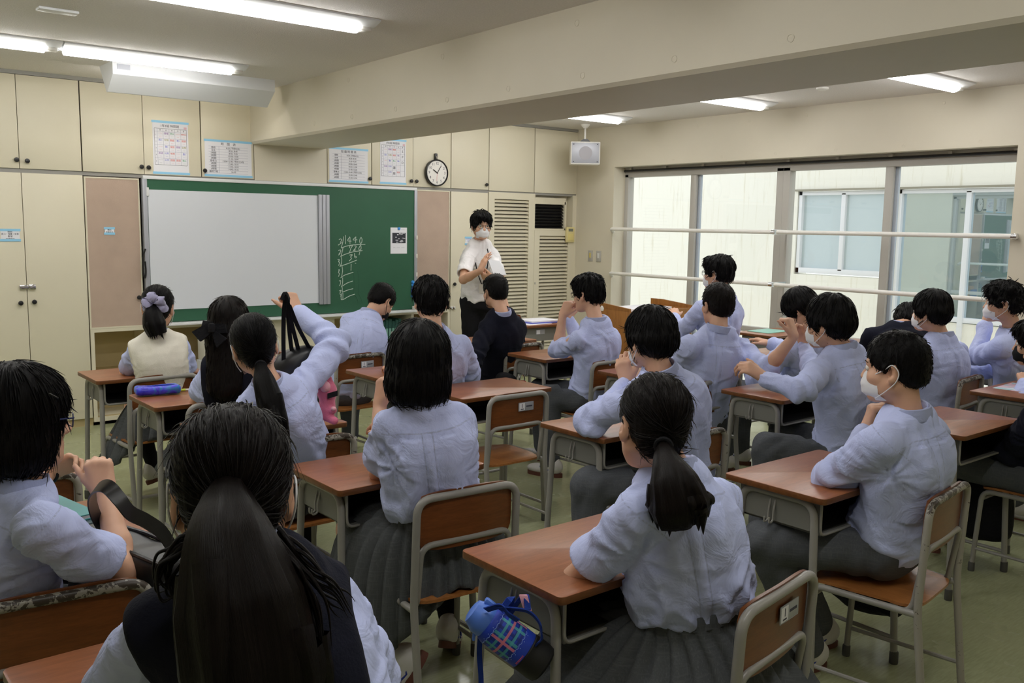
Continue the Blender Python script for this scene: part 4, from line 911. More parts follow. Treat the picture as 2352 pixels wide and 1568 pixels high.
class SD:
    def __init__(s): s.ops = []
    def u(s, p, k=0.01): s.ops.append(('u', p, k)); return s
    def sub(s, p, k=0.004): s.ops.append(('s', p, k)); return s
    def cut(s, p, k=0.004): s.ops.append(('i', p, k)); return s
    def bounds(s):
        lo = np.full(3, 1e9); hi = -lo
        for t, p, k in s.ops:
            if t == 'u': lo = np.minimum(lo, p.lo-k*0.3); hi = np.maximum(hi, p.hi+k*0.3)
        return lo, hi
    def ev(s, P, BIG):     # P sorted by x
        val = np.full(len(P), BIG); px, py, pz = (np.ascontiguousarray(P[:, i]) for i in range(3))
        for t, p, k in s.ops:
            if p.lo[0] < -1e8: m = slice(None)
            else:
                r = k+BIG; a = np.searchsorted(px, p.lo[0]-r); b = np.searchsorted(px, p.hi[0]+r)
                y, z = py[a:b], pz[a:b]; m = np.flatnonzero((y > p.lo[1]-r) & (y < p.hi[1]+r) & (z > p.lo[2]-r) & (z < p.hi[2]+r))+a
                if not len(m): continue
            d = p.f(P[m]); v = val[m]
            if t == 'u':
                h = np.maximum(k-np.abs(v-d), 0)/max(k, 1e-9); v = np.minimum(v, d)-h*h*k*0.25
            else:
                if t == 's': d = -d
                h = np.maximum(k-np.abs(v-d), 0)/max(k, 1e-9); v = np.maximum(v, d)+h*h*k*0.25
            val[m] = v
        return np.minimum(val, BIG)
    def mesh(s, h):
        lo, hi = s.bounds(); lo = lo-3*h; hi = hi+3*h; K = 4
        nc = np.ceil((hi-lo)/(h*K)).astype(int)+1
        ax = [lo[i]+h*K*np.arange(nc[i]+1) for i in range(3)]; G = np.stack(np.meshgrid(*ax, indexing='ij'), -1).reshape(-1, 3)
        BIG = h*K*2.2; cv = s.ev(G, BIG).reshape(nc+1)
        act = np.zeros(nc, bool); thr = h*K*1.75
        near = np.abs(cv) < thr
        for i in (0, 1):
            for j in (0, 1):
                for k in (0, 1): act |= near[i:i+nc[0], j:j+nc[1], k:k+nc[2]]
        nf = nc*K+1; D = np.full(nf, BIG, np.float32)
        cs = cv[:-1, :-1, :-1] < 0
        D[:-1, :-1, :-1] = np.where(np.repeat(np.repeat(np.repeat(cs, K, 0), K, 1), K, 2), -BIG, BIG)
        ci = np.argwhere(act); off = np.stack(np.meshgrid(*[np.arange(K+1)]*3, indexing='ij'), -1).reshape(-1, 3)
        st = np.array([nf[1]*nf[2], nf[2], 1]); M_ = np.zeros(int(np.prod(nf)), bool); M_[((ci*K)@st)[:, None]+(off@st)[None]] = True; fl = np.flatnonzero(M_)
        I = np.stack([fl//(nf[1]*nf[2]), (fl//nf[2]) % nf[1], fl % nf[2]], 1)
        D.reshape(-1)[fl] = s.ev(lo+I*h, BIG)
        return snets(D, lo, h)
def snets(D, lo, h):
    S = D < 0; c = np.zeros([n-1 for n in D.shape], np.uint8)
    for i in (0, 1):
        for j in (0, 1):
            for k in (0, 1): c += S[i:i+c.shape[0], j:j+c.shape[1], k:k+c.shape[2]]
    A = np.argwhere((c > 0) & (c < 8)); n = len(A); ids = np.full(c.shape, -1, np.int64); ids[tuple(A.T)] = np.arange(n)
    acc = np.zeros((n, 3)); cnt = np.zeros(n); cor = [(i, j, k) for i in (0, 1) for j in (0, 1) for k in (0, 1)]
    val = {q: D[A[:, 0]+q[0], A[:, 1]+q[1], A[:, 2]+q[2]].astype(float) for q in cor}
    for q in cor:
        for a in range(3):
            if q[a] == 0:
                r = list(q); r[a] = 1; r = tuple(r); d0, d1 = val[q], val[r]; m = (d0 < 0) != (d1 < 0); t = np.where(m, d0/(d0-d1+1e-12), 0)
                p = np.tile(np.array(q, float), (n, 1)); p[:, a] = t; acc += np.where(m[:, None], p, 0); cnt += m
    V = lo+(A+acc/np.maximum(cnt, 1)[:, None])*h; F = []
    for a in range(3):
        b, e = (a+1) % 3, (a+2) % 3
        s0 = [slice(None)]*3; s1 = [slice(None)]*3; s0[a] = slice(0, -1); s1[a] = slice(1, None)
        E = np.argwhere(S[tuple(s0)] != S[tuple(s1)])
        E = E[(E[:, b] > 0) & (E[:, e] > 0) & (E[:, b] < c.shape[b]) & (E[:, e] < c.shape[e])]
        q = []
        for db, de in ((-1, -1), (0, -1), (0, 0), (-1, 0)):
            X = E.copy(); X[:, b] += db; X[:, e] += de; q.append(ids[tuple(X.T)])
        q = np.stack(q, 1); fl = S[tuple(E.T)]
        q[~fl] = q[~fl][:, ::-1]; F.append(q[(q >= 0).all(1)])
    return V, np.concatenate(F)
def vnormals(V, F):
    a = V[F[:, 2]]-V[F[:, 0]]; b = V[F[:, 3]]-V[F[:, 1]]; fn = np.cross(a, b); N = np.zeros_like(V)
    for k in range(4): np.add.at(N, F[:, k], fn)
    return N/(np.linalg.norm(N, axis=1)[:, None]+1e-12)
def relax(V, F, it=1, lam=0.5):
    E = np.concatenate([F[:, [0, 1]], F[:, [1, 2]], F[:, [2, 3]], F[:, [3, 0]]]); deg = np.bincount(E[:, 0], minlength=len(V))+np.bincount(E[:, 1], minlength=len(V))
    for _ in range(it):
        A = np.zeros_like(V); np.add.at(A, E[:, 0], V[E[:, 1]]); np.add.at(A, E[:, 1], V[E[:, 0]]); V = V+lam*(A/np.maximum(deg, 1)[:, None]-V)
    return V
_pt = np.random.RandomState(5).rand(4096)*2-1
def vn(P):            # smooth value noise
    I = np.floor(P).astype(np.int64); f = P-I; f = f*f*(3-2*f); out = 0
    for i in (0, 1):
        for j in (0, 1):
            for k in (0, 1):
                hsh = ((I[:, 0]+i)*73856093 ^ (I[:, 1]+j)*19349663 ^ (I[:, 2]+k)*83492791) & 4095
                out = out+_pt[hsh]*(f[:, 0] if i else 1-f[:, 0])*(f[:, 1] if j else 1-f[:, 1])*(f[:, 2] if k else 1-f[:, 2])
    return out
def npmesh(name, V, F, mat, parent=None, attr=None):
    me = bpy.data.meshes.new(name); me.vertices.add(len(V)); me.vertices.foreach_set('co', np.asarray(V, np.float32).ravel())
    me.loops.add(F.size); me.loops.foreach_set('vertex_index', F.astype(np.int32).ravel())
    me.polygons.add(len(F)); me.polygons.foreach_set('loop_start', np.arange(0, F.size, 4, dtype=np.int32))
    if attr:
        for k, a in attr.items():
            at = me.attributes.new(k, 'FLOAT_VECTOR', 'POINT'); at.data.foreach_set('vector', np.asarray(a, np.float32).ravel())
    me.update(calc_edges=True); me.validate(); smooth(me); me.materials.append(MAT[mat] if isinstance(mat, str) else mat)
    o = link(bpy.data.objects.new(name, me))
    if parent is not None: o.parent = parent; o.matrix_parent_inverse = Matrix.Translation(-Vector(parent.location))
    return o
# ------------------------------------------------------------------ people
def yawdir(deg): a = math.radians(deg); return np.array([math.sin(a), math.cos(a), 0.0]), np.array([math.cos(a), -math.sin(a), 0.0])   # forward, right
def head_axes(yaw, pitch, roll):
    f, r = yawdir(yaw); u = np.array([0, 0, 1.0]); p, q = math.radians(pitch), math.radians(roll)
    f2 = f*math.cos(p)-u*math.sin(p); u2 = u*math.cos(p)+f*math.sin(p)       # pitch > 0 looks down
    r2 = r*math.cos(q)-u2*math.sin(q); u3 = u2*math.cos(q)+r*math.sin(q)     # roll > 0 tips to the right shoulder
    return np.stack([r2, f2, u3])
class Head:
    def __init__(s, c, R, k=1.0): s.c = np.asarray(c, float); s.R = R; s.k = k
    def w(s, x, y, z): return s.c+(np.array([x, y, z])*s.k)@s.R
    def loc(s, P): return ((P-s.c)@s.R.T)/s.k
    def E(s, c, r): return ell(s.w(*c), s.R, np.array(r)*s.k)
    def C(s, a, b, ra, rb): return rc(s.w(*a), s.w(*b), ra*s.k, rb*s.k)
def skull(S, H, neck, nk=1.0):
    S.u(H.E((0, -.012, .03), (.075, .094, .083)), 0); S.u(H.E((0, .028, -.045), (.060, .062, .076)), .03)
    S.u(H.C((-.046, .0, -.062), (-.014, .062, -.098), .024, .017), .03); S.u(H.C((.046, .0, -.062), (.014, .062, -.098), .024, .017), .03)
    S.u(H.C((-.012, .066, -.098), (.012, .066, -.098), .018, .018), .02); S.u(H.C((-.032, .072, .014), (.032, .072, .014), .013, .013), .02)
    S.u(H.E((-.038, .052, -.035), (.024, .028, .022)), .02); S.u(H.E((.038, .052, -.035), (.024, .028, .022)), .02)
    S.sub(H.E((-.031, .099, -.004), (.017, .014, .010)), .012); S.sub(H.E((.031, .099, -.004), (.017, .014, .010)), .012)
    S.u(H.C((0, .083, .0), (0, .103, -.036), .007, .0105), .012); S.u(H.E((-.012, .094, -.040), (.008, .009, .007)), .008); S.u(H.E((.012, .094, -.040), (.008, .009, .007)), .008)
    S.u(H.E((0, .084, -.068), (.022, .010, .006)), .008); S.u(H.E((0, .083, -.078), (.018, .010, .006)), .008); S.sub(H.E((0, .097, -.0725), (.022, .012, .0016)), .003)
    S.u(H.C((0, -.022, -.045), H.loc(neck), .046*nk, .050*nk), .03)
    for q in (-1, 1):
        Re = np.stack([H.R[0]*.86-q*H.R[1]*.5, H.R[1]*.86+q*H.R[0]*.5, H.R[2]])
        S.u(ell(H.w(q*.080, -.012, -.018), Re, np.array([.008, .019, .032])*H.k), .006); S.u(ell(H.w(q*.077, -.004, -.043), Re, np.array([.007, .011, .013])*H.k), .006)
        S.sub(ell(H.w(q*.086, -.005, -.014), Re, np.array([.006, .010, .018])*H.k), .004)
def hand(S, W, f, n, side, k=1.0, curl=(20, 35, 25), spread=4, thumb=(35, 20, 20), fcurl=None):
    """W wrist, f wrist->knuckles, n back of the hand, side +1 when the thumb lies towards f x n"""
    f = _n(f); n = _n(np.asarray(n, float)-f*(np.asarray(n, float)@f)); s = np.cross(f, n)*side
    base = [(.090, .027), (.093, .008), (.088, -.011), (.080, -.028)]; Ls = [(.040, .024, .019), (.044, .028, .020), (.041, .026, .020), (.032, .019, .018)]
    rr = [.0085, .0088, .0084, .0073]
    for i, (y, x) in enumerate(base):
        p = W+(f*y+s*x)*k; S.u(rc(W+(f*.012+s*x*.55)*k, p-n*.002*k, .0155*k, .0115*k), .014*k)
        a = math.radians(spread*(1.4-i)); d = f*math.cos(a)+s*math.sin(a); c = fcurl[i] if fcurl else curl; ang = 0.0
        for j in range(3):
            ang += math.radians(c[j]); v = d*math.cos(ang)-n*math.sin(ang); q = p+v*Ls[i][j]*k
            S.u(rc(p, q, rr[i]*k*(1-.07*j), rr[i]*k*(.93-.08*j)), .004*k if j else .010*k); p = q
    a0, a1, a2 = (math.radians(t) for t in thumb); p = W+(f*.022+s*.024-n*.006)*k
    d = _n(f*math.cos(a0)+s*math.sin(a0)*.95-n*math.sin(a0)*.25); q = p+d*.042*k; S.u(rc(p, q, .0150*k, .0112*k), .016*k)
    d2 = _n(d*math.cos(a1)+f*math.sin(a1)*.8-n*math.sin(a1)*.4); r = q+d2*.031*k; S.u(rc(q, r, .0104*k, .0094*k), .005*k)
    d3 = _n(d2*math.cos(a2)+f*math.sin(a2)*.6-n*math.sin(a2)*.5); S.u(rc(r, r+d3*.024*k, .0094*k, .0076*k), .004*k)
def hair_attr(H, V):
    L = H.loc(V)-np.array([0, -.02, .07]); az = np.arctan2(L[:, 0], -L[:, 1]+1e-9); rad = np.sqrt(L[:, 0]**2+L[:, 1]**2)
    return np.stack([np.cos(az), np.sin(az), rad*4-L[:, 2]*4], 1)
def face_cut(S, H, style):
    if style == 'bob': S.sub(H.E((0, .115, -.075), (.066, .085, .118)), .012)
    elif style == 'long': S.sub(H.E((0, .115, -.072), (.068, .088, .118)), .012)
    elif style == 'tied': S.sub(H.E((0, .115, -.065), (.072, .108, .112)), .012)
    else: S.sub(H.E((0, .118, -.068), (.074, .098, .116)), .010)
def make_hair(H, style, h, mat, root, seed=0, curly=0.0):
    S = SD(); t = {'short': .013, 'crop': .006, 'bowl': .017, 'bob': .018, 'tied': .008, 'long': .014}[style]
    S.u(H.E((0, -.012, .030+t*.2), (.076+t, .095+t, .083+t)), 0)
    if style in ('short', 'crop', 'bowl'):
        lo = {'short': -.070, 'crop': -.072, 'bowl': -.080}[style]
        S.u(H.E((0, -.052, -.022), (.060+t*.7, .050+t*.8, .066)), .03)
        if style == 'bowl': S.u(H.E((0, -.025, -.005), (.086+t*.6, .086+t*.6, .060)), .03)
        if style == 'short': S.u(H.E((0, .055, .070), (.062, .045, .032)), .03)
        S.u(H.C((-.076, .012, .0), (-.074, .010, -.022), .010+t*.3, .006), .01); S.u(H.C((.076, .012, .0), (.074, .010, -.022), .010+t*.3, .006), .01)
        face_cut(S, H, style)
        e = .030 if style != 'bowl' else .022
        for q in (-1, 1): S.sub(H.E((q*.088, -.006, -.026 if style != 'bowl' else -.040), (.030, e*.86, e*1.25)), .008)
        S.cut(half(H.w(0, -.06, lo), -H.R[2]-H.R[1]*.25), .012)
        for q in (-1, 1): S.cut(half(H.w(q*.050, -.05, lo+.012), -H.R[2]*.75+H.R[0]*q*.66-H.R[1]*.1), .015)
    elif style == 'bob':
        S.u(H.E((0, -.020, -.025), (.096, .102, .100)), .03); S.u(H.E((0, -.030, -.075), (.098, .092, .075)), .04); face_cut(S, H, 'bob')
        S.cut(half(H.w(0, 0, -.128), -H.R[2]), .010)
    elif style == 'tied':
        S.u(H.E((0, -.048, -.030), (.062, .050, .060)), .03); face_cut(S, H, 'tied')
        for q in (-1, 1): S.sub(H.E((q*.088, .002, -.030), (.026, .030, .040)), .008)
        S.cut(half(H.w(0, -.06, -.085), -H.R[2]-H.R[1]*.5), .012)
    elif style == 'long':
        S.u(H.E((0, -.022, -.035), (.090, .096, .100)), .03); S.u(H.C((-.05, -.055, -.06), (-.045, -.10, -.30), .045, .035), .05); S.u(H.C((.05, -.055, -.06), (.045, -.10, -.30), .045, .035), .05); S.u(H.C((0, -.065, -.06), (0, -.112, -.33), .05, .03), .05); face_cut(S, H, 'long')
    V, F = S.mesh(h); V = relax(V, F, 1); N = vnormals(V, F); A = hair_attr(H, V)
    if style in ('short', 'crop', 'bowl'):
        fr = {'short': 9, 'crop': 20, 'bowl': 11}[style]; am = {'short': .0075, 'crop': .0016, 'bowl': .0022}[style]
        L = H.loc(V); w_ = vn(V*16+seed)*.5; off = am*(1-2*np.abs(vn(np.stack([A[:, 0]*fr*.8+w_, A[:, 1]*fr*.8, A[:, 2]*2.0+seed*7], 1))))+am*.6*vn(np.stack([A[:, 0]*fr*2.3+w_, A[:, 1]*fr*2.3, A[:, 2]*3.4+seed], 1))
        if curly: off = off+curly*vn(V*46+seed)+curly*.6*vn(V*85)
        V = V+N*off[:, None]
    else:
        off = .0022*vn(np.stack([A[:, 0]*16, A[:, 1]*16, A[:, 2]*1.2+seed], 1)); V = V+N*off[:, None]
    N = vnormals(V, F); D_ = h/.0045; nq = lambda x: int(x/max(.8, min(2.2, D_))) 
    if style == 'short': surf_strands(H, V, N, root, mat, nq(900), .036, .0030, .11, .10+.12*(curly > .005), seed, jit=.35+curly*60)
    elif style == 'bowl': surf_strands(H, V, N, root, mat, nq(800), .045, .0022, .13, .03, seed, jit=.22)
    elif style == 'crop': surf_strands(H, V, N, root, mat, nq(1500), .012, .0011, .10, .45, seed, jit=.6)
    elif style in ('bob', 'long'): surf_strands(H, V, N, root, mat, nq(1100), .042, .0015, .22, .01, seed, jit=.07)
    elif style == 'tied': surf_strands(H, V, N, root, mat, nq(1100), .055, .0011, .105, .02, seed, tie=H.w(0, -.125, -.02), jit=.10)
    return npmesh('hair', V, F, mat, root, {'hc': A})
def hair_tubes(name, curves, mat, root, seed=0):
    V = []; A = []; F = []; g = random.Random(seed)
    for P, R in curves:
        P = [np.asarray(p, float) for p in P]; m = len(P); n = 7; b = len(V); T = [_n(P[min(i+1, m-1)]-P[max(i-1, 0)]) for i in range(m)]; u = _n(np.cross(T[0], (0.3, .1, 1.0))); o1, o2 = g.uniform(0, 9), g.uniform(0, 9)
        for i in range(m):
            u = _n(u-T[i]*(u@T[i])); w = np.cross(T[i], u)
            for k in range(n): a = 2*PI*k/n; V.append(P[i]+R[i]*(math.cos(a)*u+math.sin(a)*w)); A.append((o1+.25*math.cos(a), o2+.25*math.sin(a), 3*i/(m-1)))
        F += [(b+i*n+k, b+i*n+(k+1) % n, b+(i+1)*n+(k+1) % n, b+(i+1)*n+k) for i in range(m-1) for k in range(n)]
    o = npmesh(name, np.array(V), np.array(F), mat, root, {'hc': np.array(A)}); o['kind'] = 'stuff'; return o
def surf_strands(H, V, N, root, mat, n, L, r, R0, lift, seed, tie=None, jit=.25, zlow=-1, name='strands'):
    g = np.random.RandomState(seed+50); I = g.choice(len(V), n, replace=len(V) < n); p = V[I]; nn = N[I]; l = H.loc(p); keep = (l[:, 2] > zlow); p, nn, l = p[keep], nn[keep], l[keep]; n = len(p)
    if tie is None: t = p-H.w(0, -.04, .16); t = t-np.array([0, 0, .06])
    else: t = tie-p
    t = t+g.normal(size=(n, 3))*jit*np.linalg.norm(t, axis=1)[:, None]*.5; t = t-nn*(t*nn).sum(1)[:, None]; t /= np.linalg.norm(t, axis=1)[:, None]+1e-9; b = np.cross(t, nn)
    LL = L*(.5+g.rand(n)); rr = r*(.6+.8*g.rand(n)); lf = lift*(g.rand(n)*1.4-.2); m, q = 6, 5; Vs = []; A = []; az = hair_attr(H, p)
    for i in range(m):
        s = (i/(m-1))*LL; c = p+t*s[:, None]-nn*(s*s/(2*R0)-.0012-lf*s)[:, None]; ri = rr*(1-(i/(m-1))**2*.9)*(.55 if i == 0 else 1)
        for k in range(q): a = 2*PI*k/q; Vs.append(c+(b*math.cos(a)+nn*math.sin(a))*ri[:, None]); A.append(az+np.array([.02*k, 0, i*.3]))
    Vs = np.stack(Vs, 1).reshape(-1, 3); A = np.stack(A, 1).reshape(-1, 3); base = np.arange(n)[:, None]*(m*q)
    F = np.concatenate([base+np.array([i*q+k, i*q+(k+1) % q, (i+1)*q+(k+1) % q, (i+1)*q+k])[None] for i in range(m-1) for k in range(q)])
    o = npmesh(name, Vs, F, mat, root, {'hc': A}); o['kind'] = 'stuff'; return o
def tail(pts, rads, h, mat, root, name='ponytail', seed=0, parent=None, flat=0.0, nstr=12):
    """a tail of hair along pts, ends frayed into locks"""
    P = bez(pts, 6); m = len(P); R = np.interp(np.linspace(0, 1, m), np.linspace(0, 1, len(rads)), rads)
    n = 40; V = []; A = []
    T = [_n(P[min(i+1, m-1)]-P[max(i-1, 0)]) for i in range(m)]; u = _n(np.cross(T[0], (0.3, 0.1, 1.0)))
    for i in range(m):
        u = _n(u-T[i]*(u@T[i])); w = np.cross(T[i], u); s = i/(m-1)
        for k in range(n):
            a = 2*PI*k/n; q = vn(np.array([[math.cos(a)*2.6+seed, math.sin(a)*2.6, s*1.2]]))[0]; q2 = vn(np.array([[math.cos(a)*7+seed, math.sin(a)*7, s*1.6]]))[0]
            r = R[i]*(1+.16*q*min(1, s*3)+.07*q2); V.append(P[i]+r*(math.cos(a)*u+math.sin(a)*w)); A.append((math.cos(a), math.sin(a), s*3))
    F = [(i*n+k, i*n+(k+1) % n, (i+1)*n+(k+1) % n, (i+1)*n+k) for i in range(m-1) for k in range(n)]
    b = len(V); V.append(P[0]-T[0]*R[0]*.3); A.append((0, 0, 0)); V.append(P[-1]+T[-1]*R[-1]*.2); A.append((0, 0, 3))
    F += [(k, b, b, (k+1) % n) for k in range(0)]
    o = npmesh(name, np.array(V), np.array(F), mat, root, {'hc': np.array(A)})
    cs = []; g = random.Random(seed+1)      # loose locks at the end and along the tail
    for _ in range(nstr):
        i0 = int(g.uniform(0.45, 0.85)*(m-1)); a = g.uniform(0, 2*PI); u0 = _n(np.cross(T[i0], (0.3, 0.1, 1.0))); w0 = np.cross(T[i0], u0); d = math.cos(a)*u0+math.sin(a)*w0; rr = g.uniform(.25, .95)
        q = [P[i0]+d*R[i0]*rr]; 
        for j in (0.35, 0.7, 1.0):
            i = int(i0+(m-1-i0)*j); q.append(P[i]+d*R[i]*rr*(1+.25*j)+T[i]*(.035*g.uniform(.2, 1.0) if j == 1 else 0)+np.array([g.uniform(-.004, .004), g.uniform(-.004, .004), 0]))
        c = bez(q, 5); L = len(c); r0 = g.uniform(.16, .30)*max(R); cs.append((c, [r0*(1-(k/(L-1))**2*.96) for k in range(L)]))
    hair_tubes('lock', cs, mat, root, seed)
    return o
def strands(H, root, mat, n, L0, L1, rad, zmin, seed, spread=.3, up=0.0, back=False):
    """thin single hairs standing off the hair surface"""
    g = random.Random(seed); mb = MB(); 
    for _ in range(n):
        az = g.uniform(0, 2*PI); el = g.uniform(zmin, 1.45); d = np.array([math.cos(az)*math.cos(el), math.sin(az)*math.cos(el), math.sin(el)]); p = np.array([0, -.012, .032])+d*np.array(rad)*.97
        t = np.array([d[0]*.5+g.uniform(-.5, .5), d[1]*.5+g.uniform(-.5, .5), -.75*math.cos(el)+up]); t = _n(t-d*(t@d)*.8+d*spread*g.uniform(.2, 1)); L = g.uniform(L0, L1)
        q = [p+t*L*s-np.array([0, 0, .25*L*s*s])*(1 if up <= 0 else 0) for s in (0, .33, .66, 1)]; mb.tube([H.w(*x) for x in q], [.00045, .0004, .00035, .00015], 3, caps=False)
    o = mb.build('loose_hairs', mat, root); o.matrix_parent_inverse = Matrix.Translation(-Vector(root.location)); o['kind'] = 'stuff'; return o
def face_parts(H, root, T, glasses=None, mask=None, lob=True):
    def B(mb, n, m, par=None):
        o = mb.build(n, m, par or root)
        if par is None: o.matrix_parent_inverse = T
        return o
    R = H.R; k = H.k
    for q in (-1, 1):
        e = MB().lathe([(.0001, -.011), (.006, -.0095), (.010, -.005), (.0112, 0), (.010, .005), (.006, .0095), (.0001, .011)], 14, H.w(q*.031, .0775, -.005), R[0]*k, R[2]*k, R[1]*k); e = B(e, 'eye', 'eye')
        B(MB().lathe([(.0056, .0088), (.005, .0108), (.0001, .0116)], 12, H.w(q*.031, .0775, -.005), R[0]*k, R[2]*k, R[1]*k), 'iris', 'iris', e)
        B(MB().tube([H.w(q*.016, .086, .015), H.w(q*.032, .087, .020), H.w(q*.048, .076, .015)], [.0022*k, .0026*k, .0012*k], 6), 'eyebrow', 'hair')
    if mask:
        m_ = 'mask_black' if mask == 'black' else 'mask'; nu, nv = 17, 13; V = []; F = []
        for lay in (0, 1):
            for j in range(nv):
                for i in range(nu):
                    u = -1+2*i/(nu-1); v = -1+2*j/(nv-1); z = -.066+.046*v; a = u*1.12
                    wv = .066-.010*max(0, -v)**1.5; fx = math.sin(a)*wv; bulge = .111-.020*abs(v)**2.2-(.012 if v > 0 else .0)*abs(v)*(abs(u) > .25)*min(1, abs(u)*1.5)
                    fy = bulge*(math.cos(a)*.62+.38)-.026*abs(u)**2; rip = .0012*math.sin(v*9)
                    if v < -.5: fy -= .03*(-v-.5)
                    V.append(H.w(fx*(1+.02*lay), fy+rip-lay*.0022, z+.004*(1-abs(u))*v))
        n = nu*nv
        for j in range(nv-1):
            for i in range(nu-1): a = j*nu+i; F += [(a, a+1, a+nu+1, a+nu), (n+a, n+a+nu, n+a+nu+1, n+a+1)]
        for j in range(nv-1): F += [(j*nu, j*nu+nu, n+j*nu+nu, n+j*nu), (j*nu+nu-1, n+j*nu+nu-1, n+j*nu+2*nu-1, j*nu+2*nu-1)]
        for i in range(nu-1): F += [(i, n+i, n+i+1, i+1), ((nv-1)*nu+i, (nv-1)*nu+i+1, n+(nv-1)*nu+i+1, n+(nv-1)*nu+i)]
        mo = B(MB().add(V, F), 'face_mask', m_)
        for q in (-1, 1):
            if lob:
                B(MB().tube(bez([H.w(q*.060, .052, -.024), H.w(q*.076, .018, -.006), H.w(q*.087, -.010, .012), H.w(q*.088, -.030, -.012), H.w(q*.084, -.020, -.044), H.w(q*.074, .012, -.075), H.w(q*.058, .050, -.104)], 5), .0017, 6), 'ear_loop', m_, mo)
    if glasses:
        gm = {'black': 'black_plastic', 'blue': 'glasses_blue'}.get(glasses, 'black_plastic'); MAT.setdefault('glasses_blue', plain('dark_blue_frame', srgb(36, 46, 96), 0.25))
        g0 = None
        for q in (-1, 1):
            P = [H.w(q*(.033+.024*math.copysign(abs(math.cos(t))**.7, math.cos(t))), .100-.006*abs(math.cos(t)), -.008+.0165*math.copysign(abs(math.sin(t))**.7, math.sin(t))) for t in np.linspace(0, 2*PI, 24, endpoint=False)]
            o = MB().tube(P, .0016*k, 6, True).build('glasses', gm, root) if g0 is None else MB().tube(P, .0016*k, 6, True).build('lens_rim', gm, g0)
            if g0 is None: g0 = o; o.matrix_parent_inverse = T
            MB().tube([H.w(q*.056, .096, .0), H.w(q*.074, .06, .002), H.w(q*.081, .0, .002), H.w(q*.082, -.02, -.012)], .0022*k, 6).build('temple_arm', gm, g0)
            MB().add([P[i] for i in range(24)], [tuple(range(24))]).build('lens', 'glass', g0)
        MB().tube([H.w(-.009, .100, -.003), H.w(0, .104, -.001), H.w(.009, .100, -.003)], .0015*k, 6).build('bridge', gm, g0)
def collar(root, T, N, up, fwd, mat, r=.066, par=None, open_=0.55):
    up = _n(up); fwd = _n(fwd-up*(fwd@up)); rt = np.cross(fwd, up); V = []; F = []; n = 36
    prof = [(-.004, -.018), (-.004, .022), (-.001, .028), (.004, .027), (.011, .008), (.015, -.010), (.0125, -.010), (.008, .006), (.002, .020)]
    m = len(prof); angs = [(-PI+open_*.5)+(2*PI-open_)*i/(n-1)-PI/2*0 for i in range(n)]
    for a in angs:     # a = 0 at the back
        d = -fwd*math.cos(a)+rt*math.sin(a); tilt = .016*math.cos(a); ext = max(0, -math.cos(a))
        for (dr, z) in prof: V.append(N+d*(r+dr)*(1.0+.10*abs(math.cos(a)))+up*(z+tilt-(.016*ext if z < 0.01 and dr > 0 else 0)))
    F = [(i*m+j, i*m+(j+1) % m, (i+1)*m+(j+1) % m, (i+1)*m+j) for i in range(n-1) for j in range(m)]
    F += [tuple(range(m))[::-1], tuple((n-1)*m+j for j in range(m))]
    o = MB().add(V, F).build('collar', mat, par or root, 50)
    o.matrix_parent_inverse = T if par is None else Matrix.Identity(4)
    return o
def shoe(root, T, A, d, flat=True, name='shoe', k=1.0, h=.006, tilt=0.0):
    """A ankle, d toe direction (3d)"""
    d = _n(d); up = _n(np.array([0, 0, 1.0])-d*d[2]); s = np.cross(d, up); R = np.stack([s, d, up]); o = A-up*.075*k
    w = lambda x, y, z: o+(np.array([x, y, z])*k)@R
    S = SD(); S.u(ell(w(0, -.035, .045), R, np.array([.036, .05, .045])*k), 0); S.u(ell(w(0, .07, .022), R, np.array([.043, .10, .036])*k), .05); S.u(rc(w(0, -.03, .06), w(0, -.02, .085), .036*k, .036*k), .03)
    S.cut(half(w(0, 0, .0), -up), .004)
    V, F = S.mesh(h); sh = npmesh(name, V, F, 'shoe', root)
    poly = [(.034*math.sin(t)*(1.25 if math.cos(t) > 0 else 1.0), .025+(.142 if math.cos(t) > 0 else .110)*math.cos(t)) for t in np.linspace(0, 2*PI, 26, endpoint=False)]
    MB().prism(poly, -.022*k, .006*k, s*k, d*k, up, o).build('sole', 'sole', sh).matrix_parent_inverse = Matrix.Identity(4)
    m = MB()
    for q in (-1, 1):
        m.tube([w(q*.036, -.03, .055), w(q*.041, .01, .022), w(q*.043, .05, .03), w(q*.037, .06, .05)], .004*k, 6); m.tube([w(q*.040, .02, .05), w(q*.043, .05, .02)], .0035*k, 6)
    m.box(0, 0, 0, 0, 0, 0) if False else None
    m.build('stripe', 'shoe_blue', sh).matrix_parent_inverse = Matrix.Identity(4)
    return sh
SEC_M = ([0, .12, .30, .50, .68, .82, .91, 1.0], [.150, .145, .142, .150, .162, .150, .095, .060], [.110, .108, .105, .112, .118, .102, .080, .058])
SEC_F = ([0, .12, .30, .50, .68, .82, .91, 1.0], [.155, .138, .122, .132, .146, .136, .086, .054], [.110, .102, .094, .104, .112, .096, .074, .052])
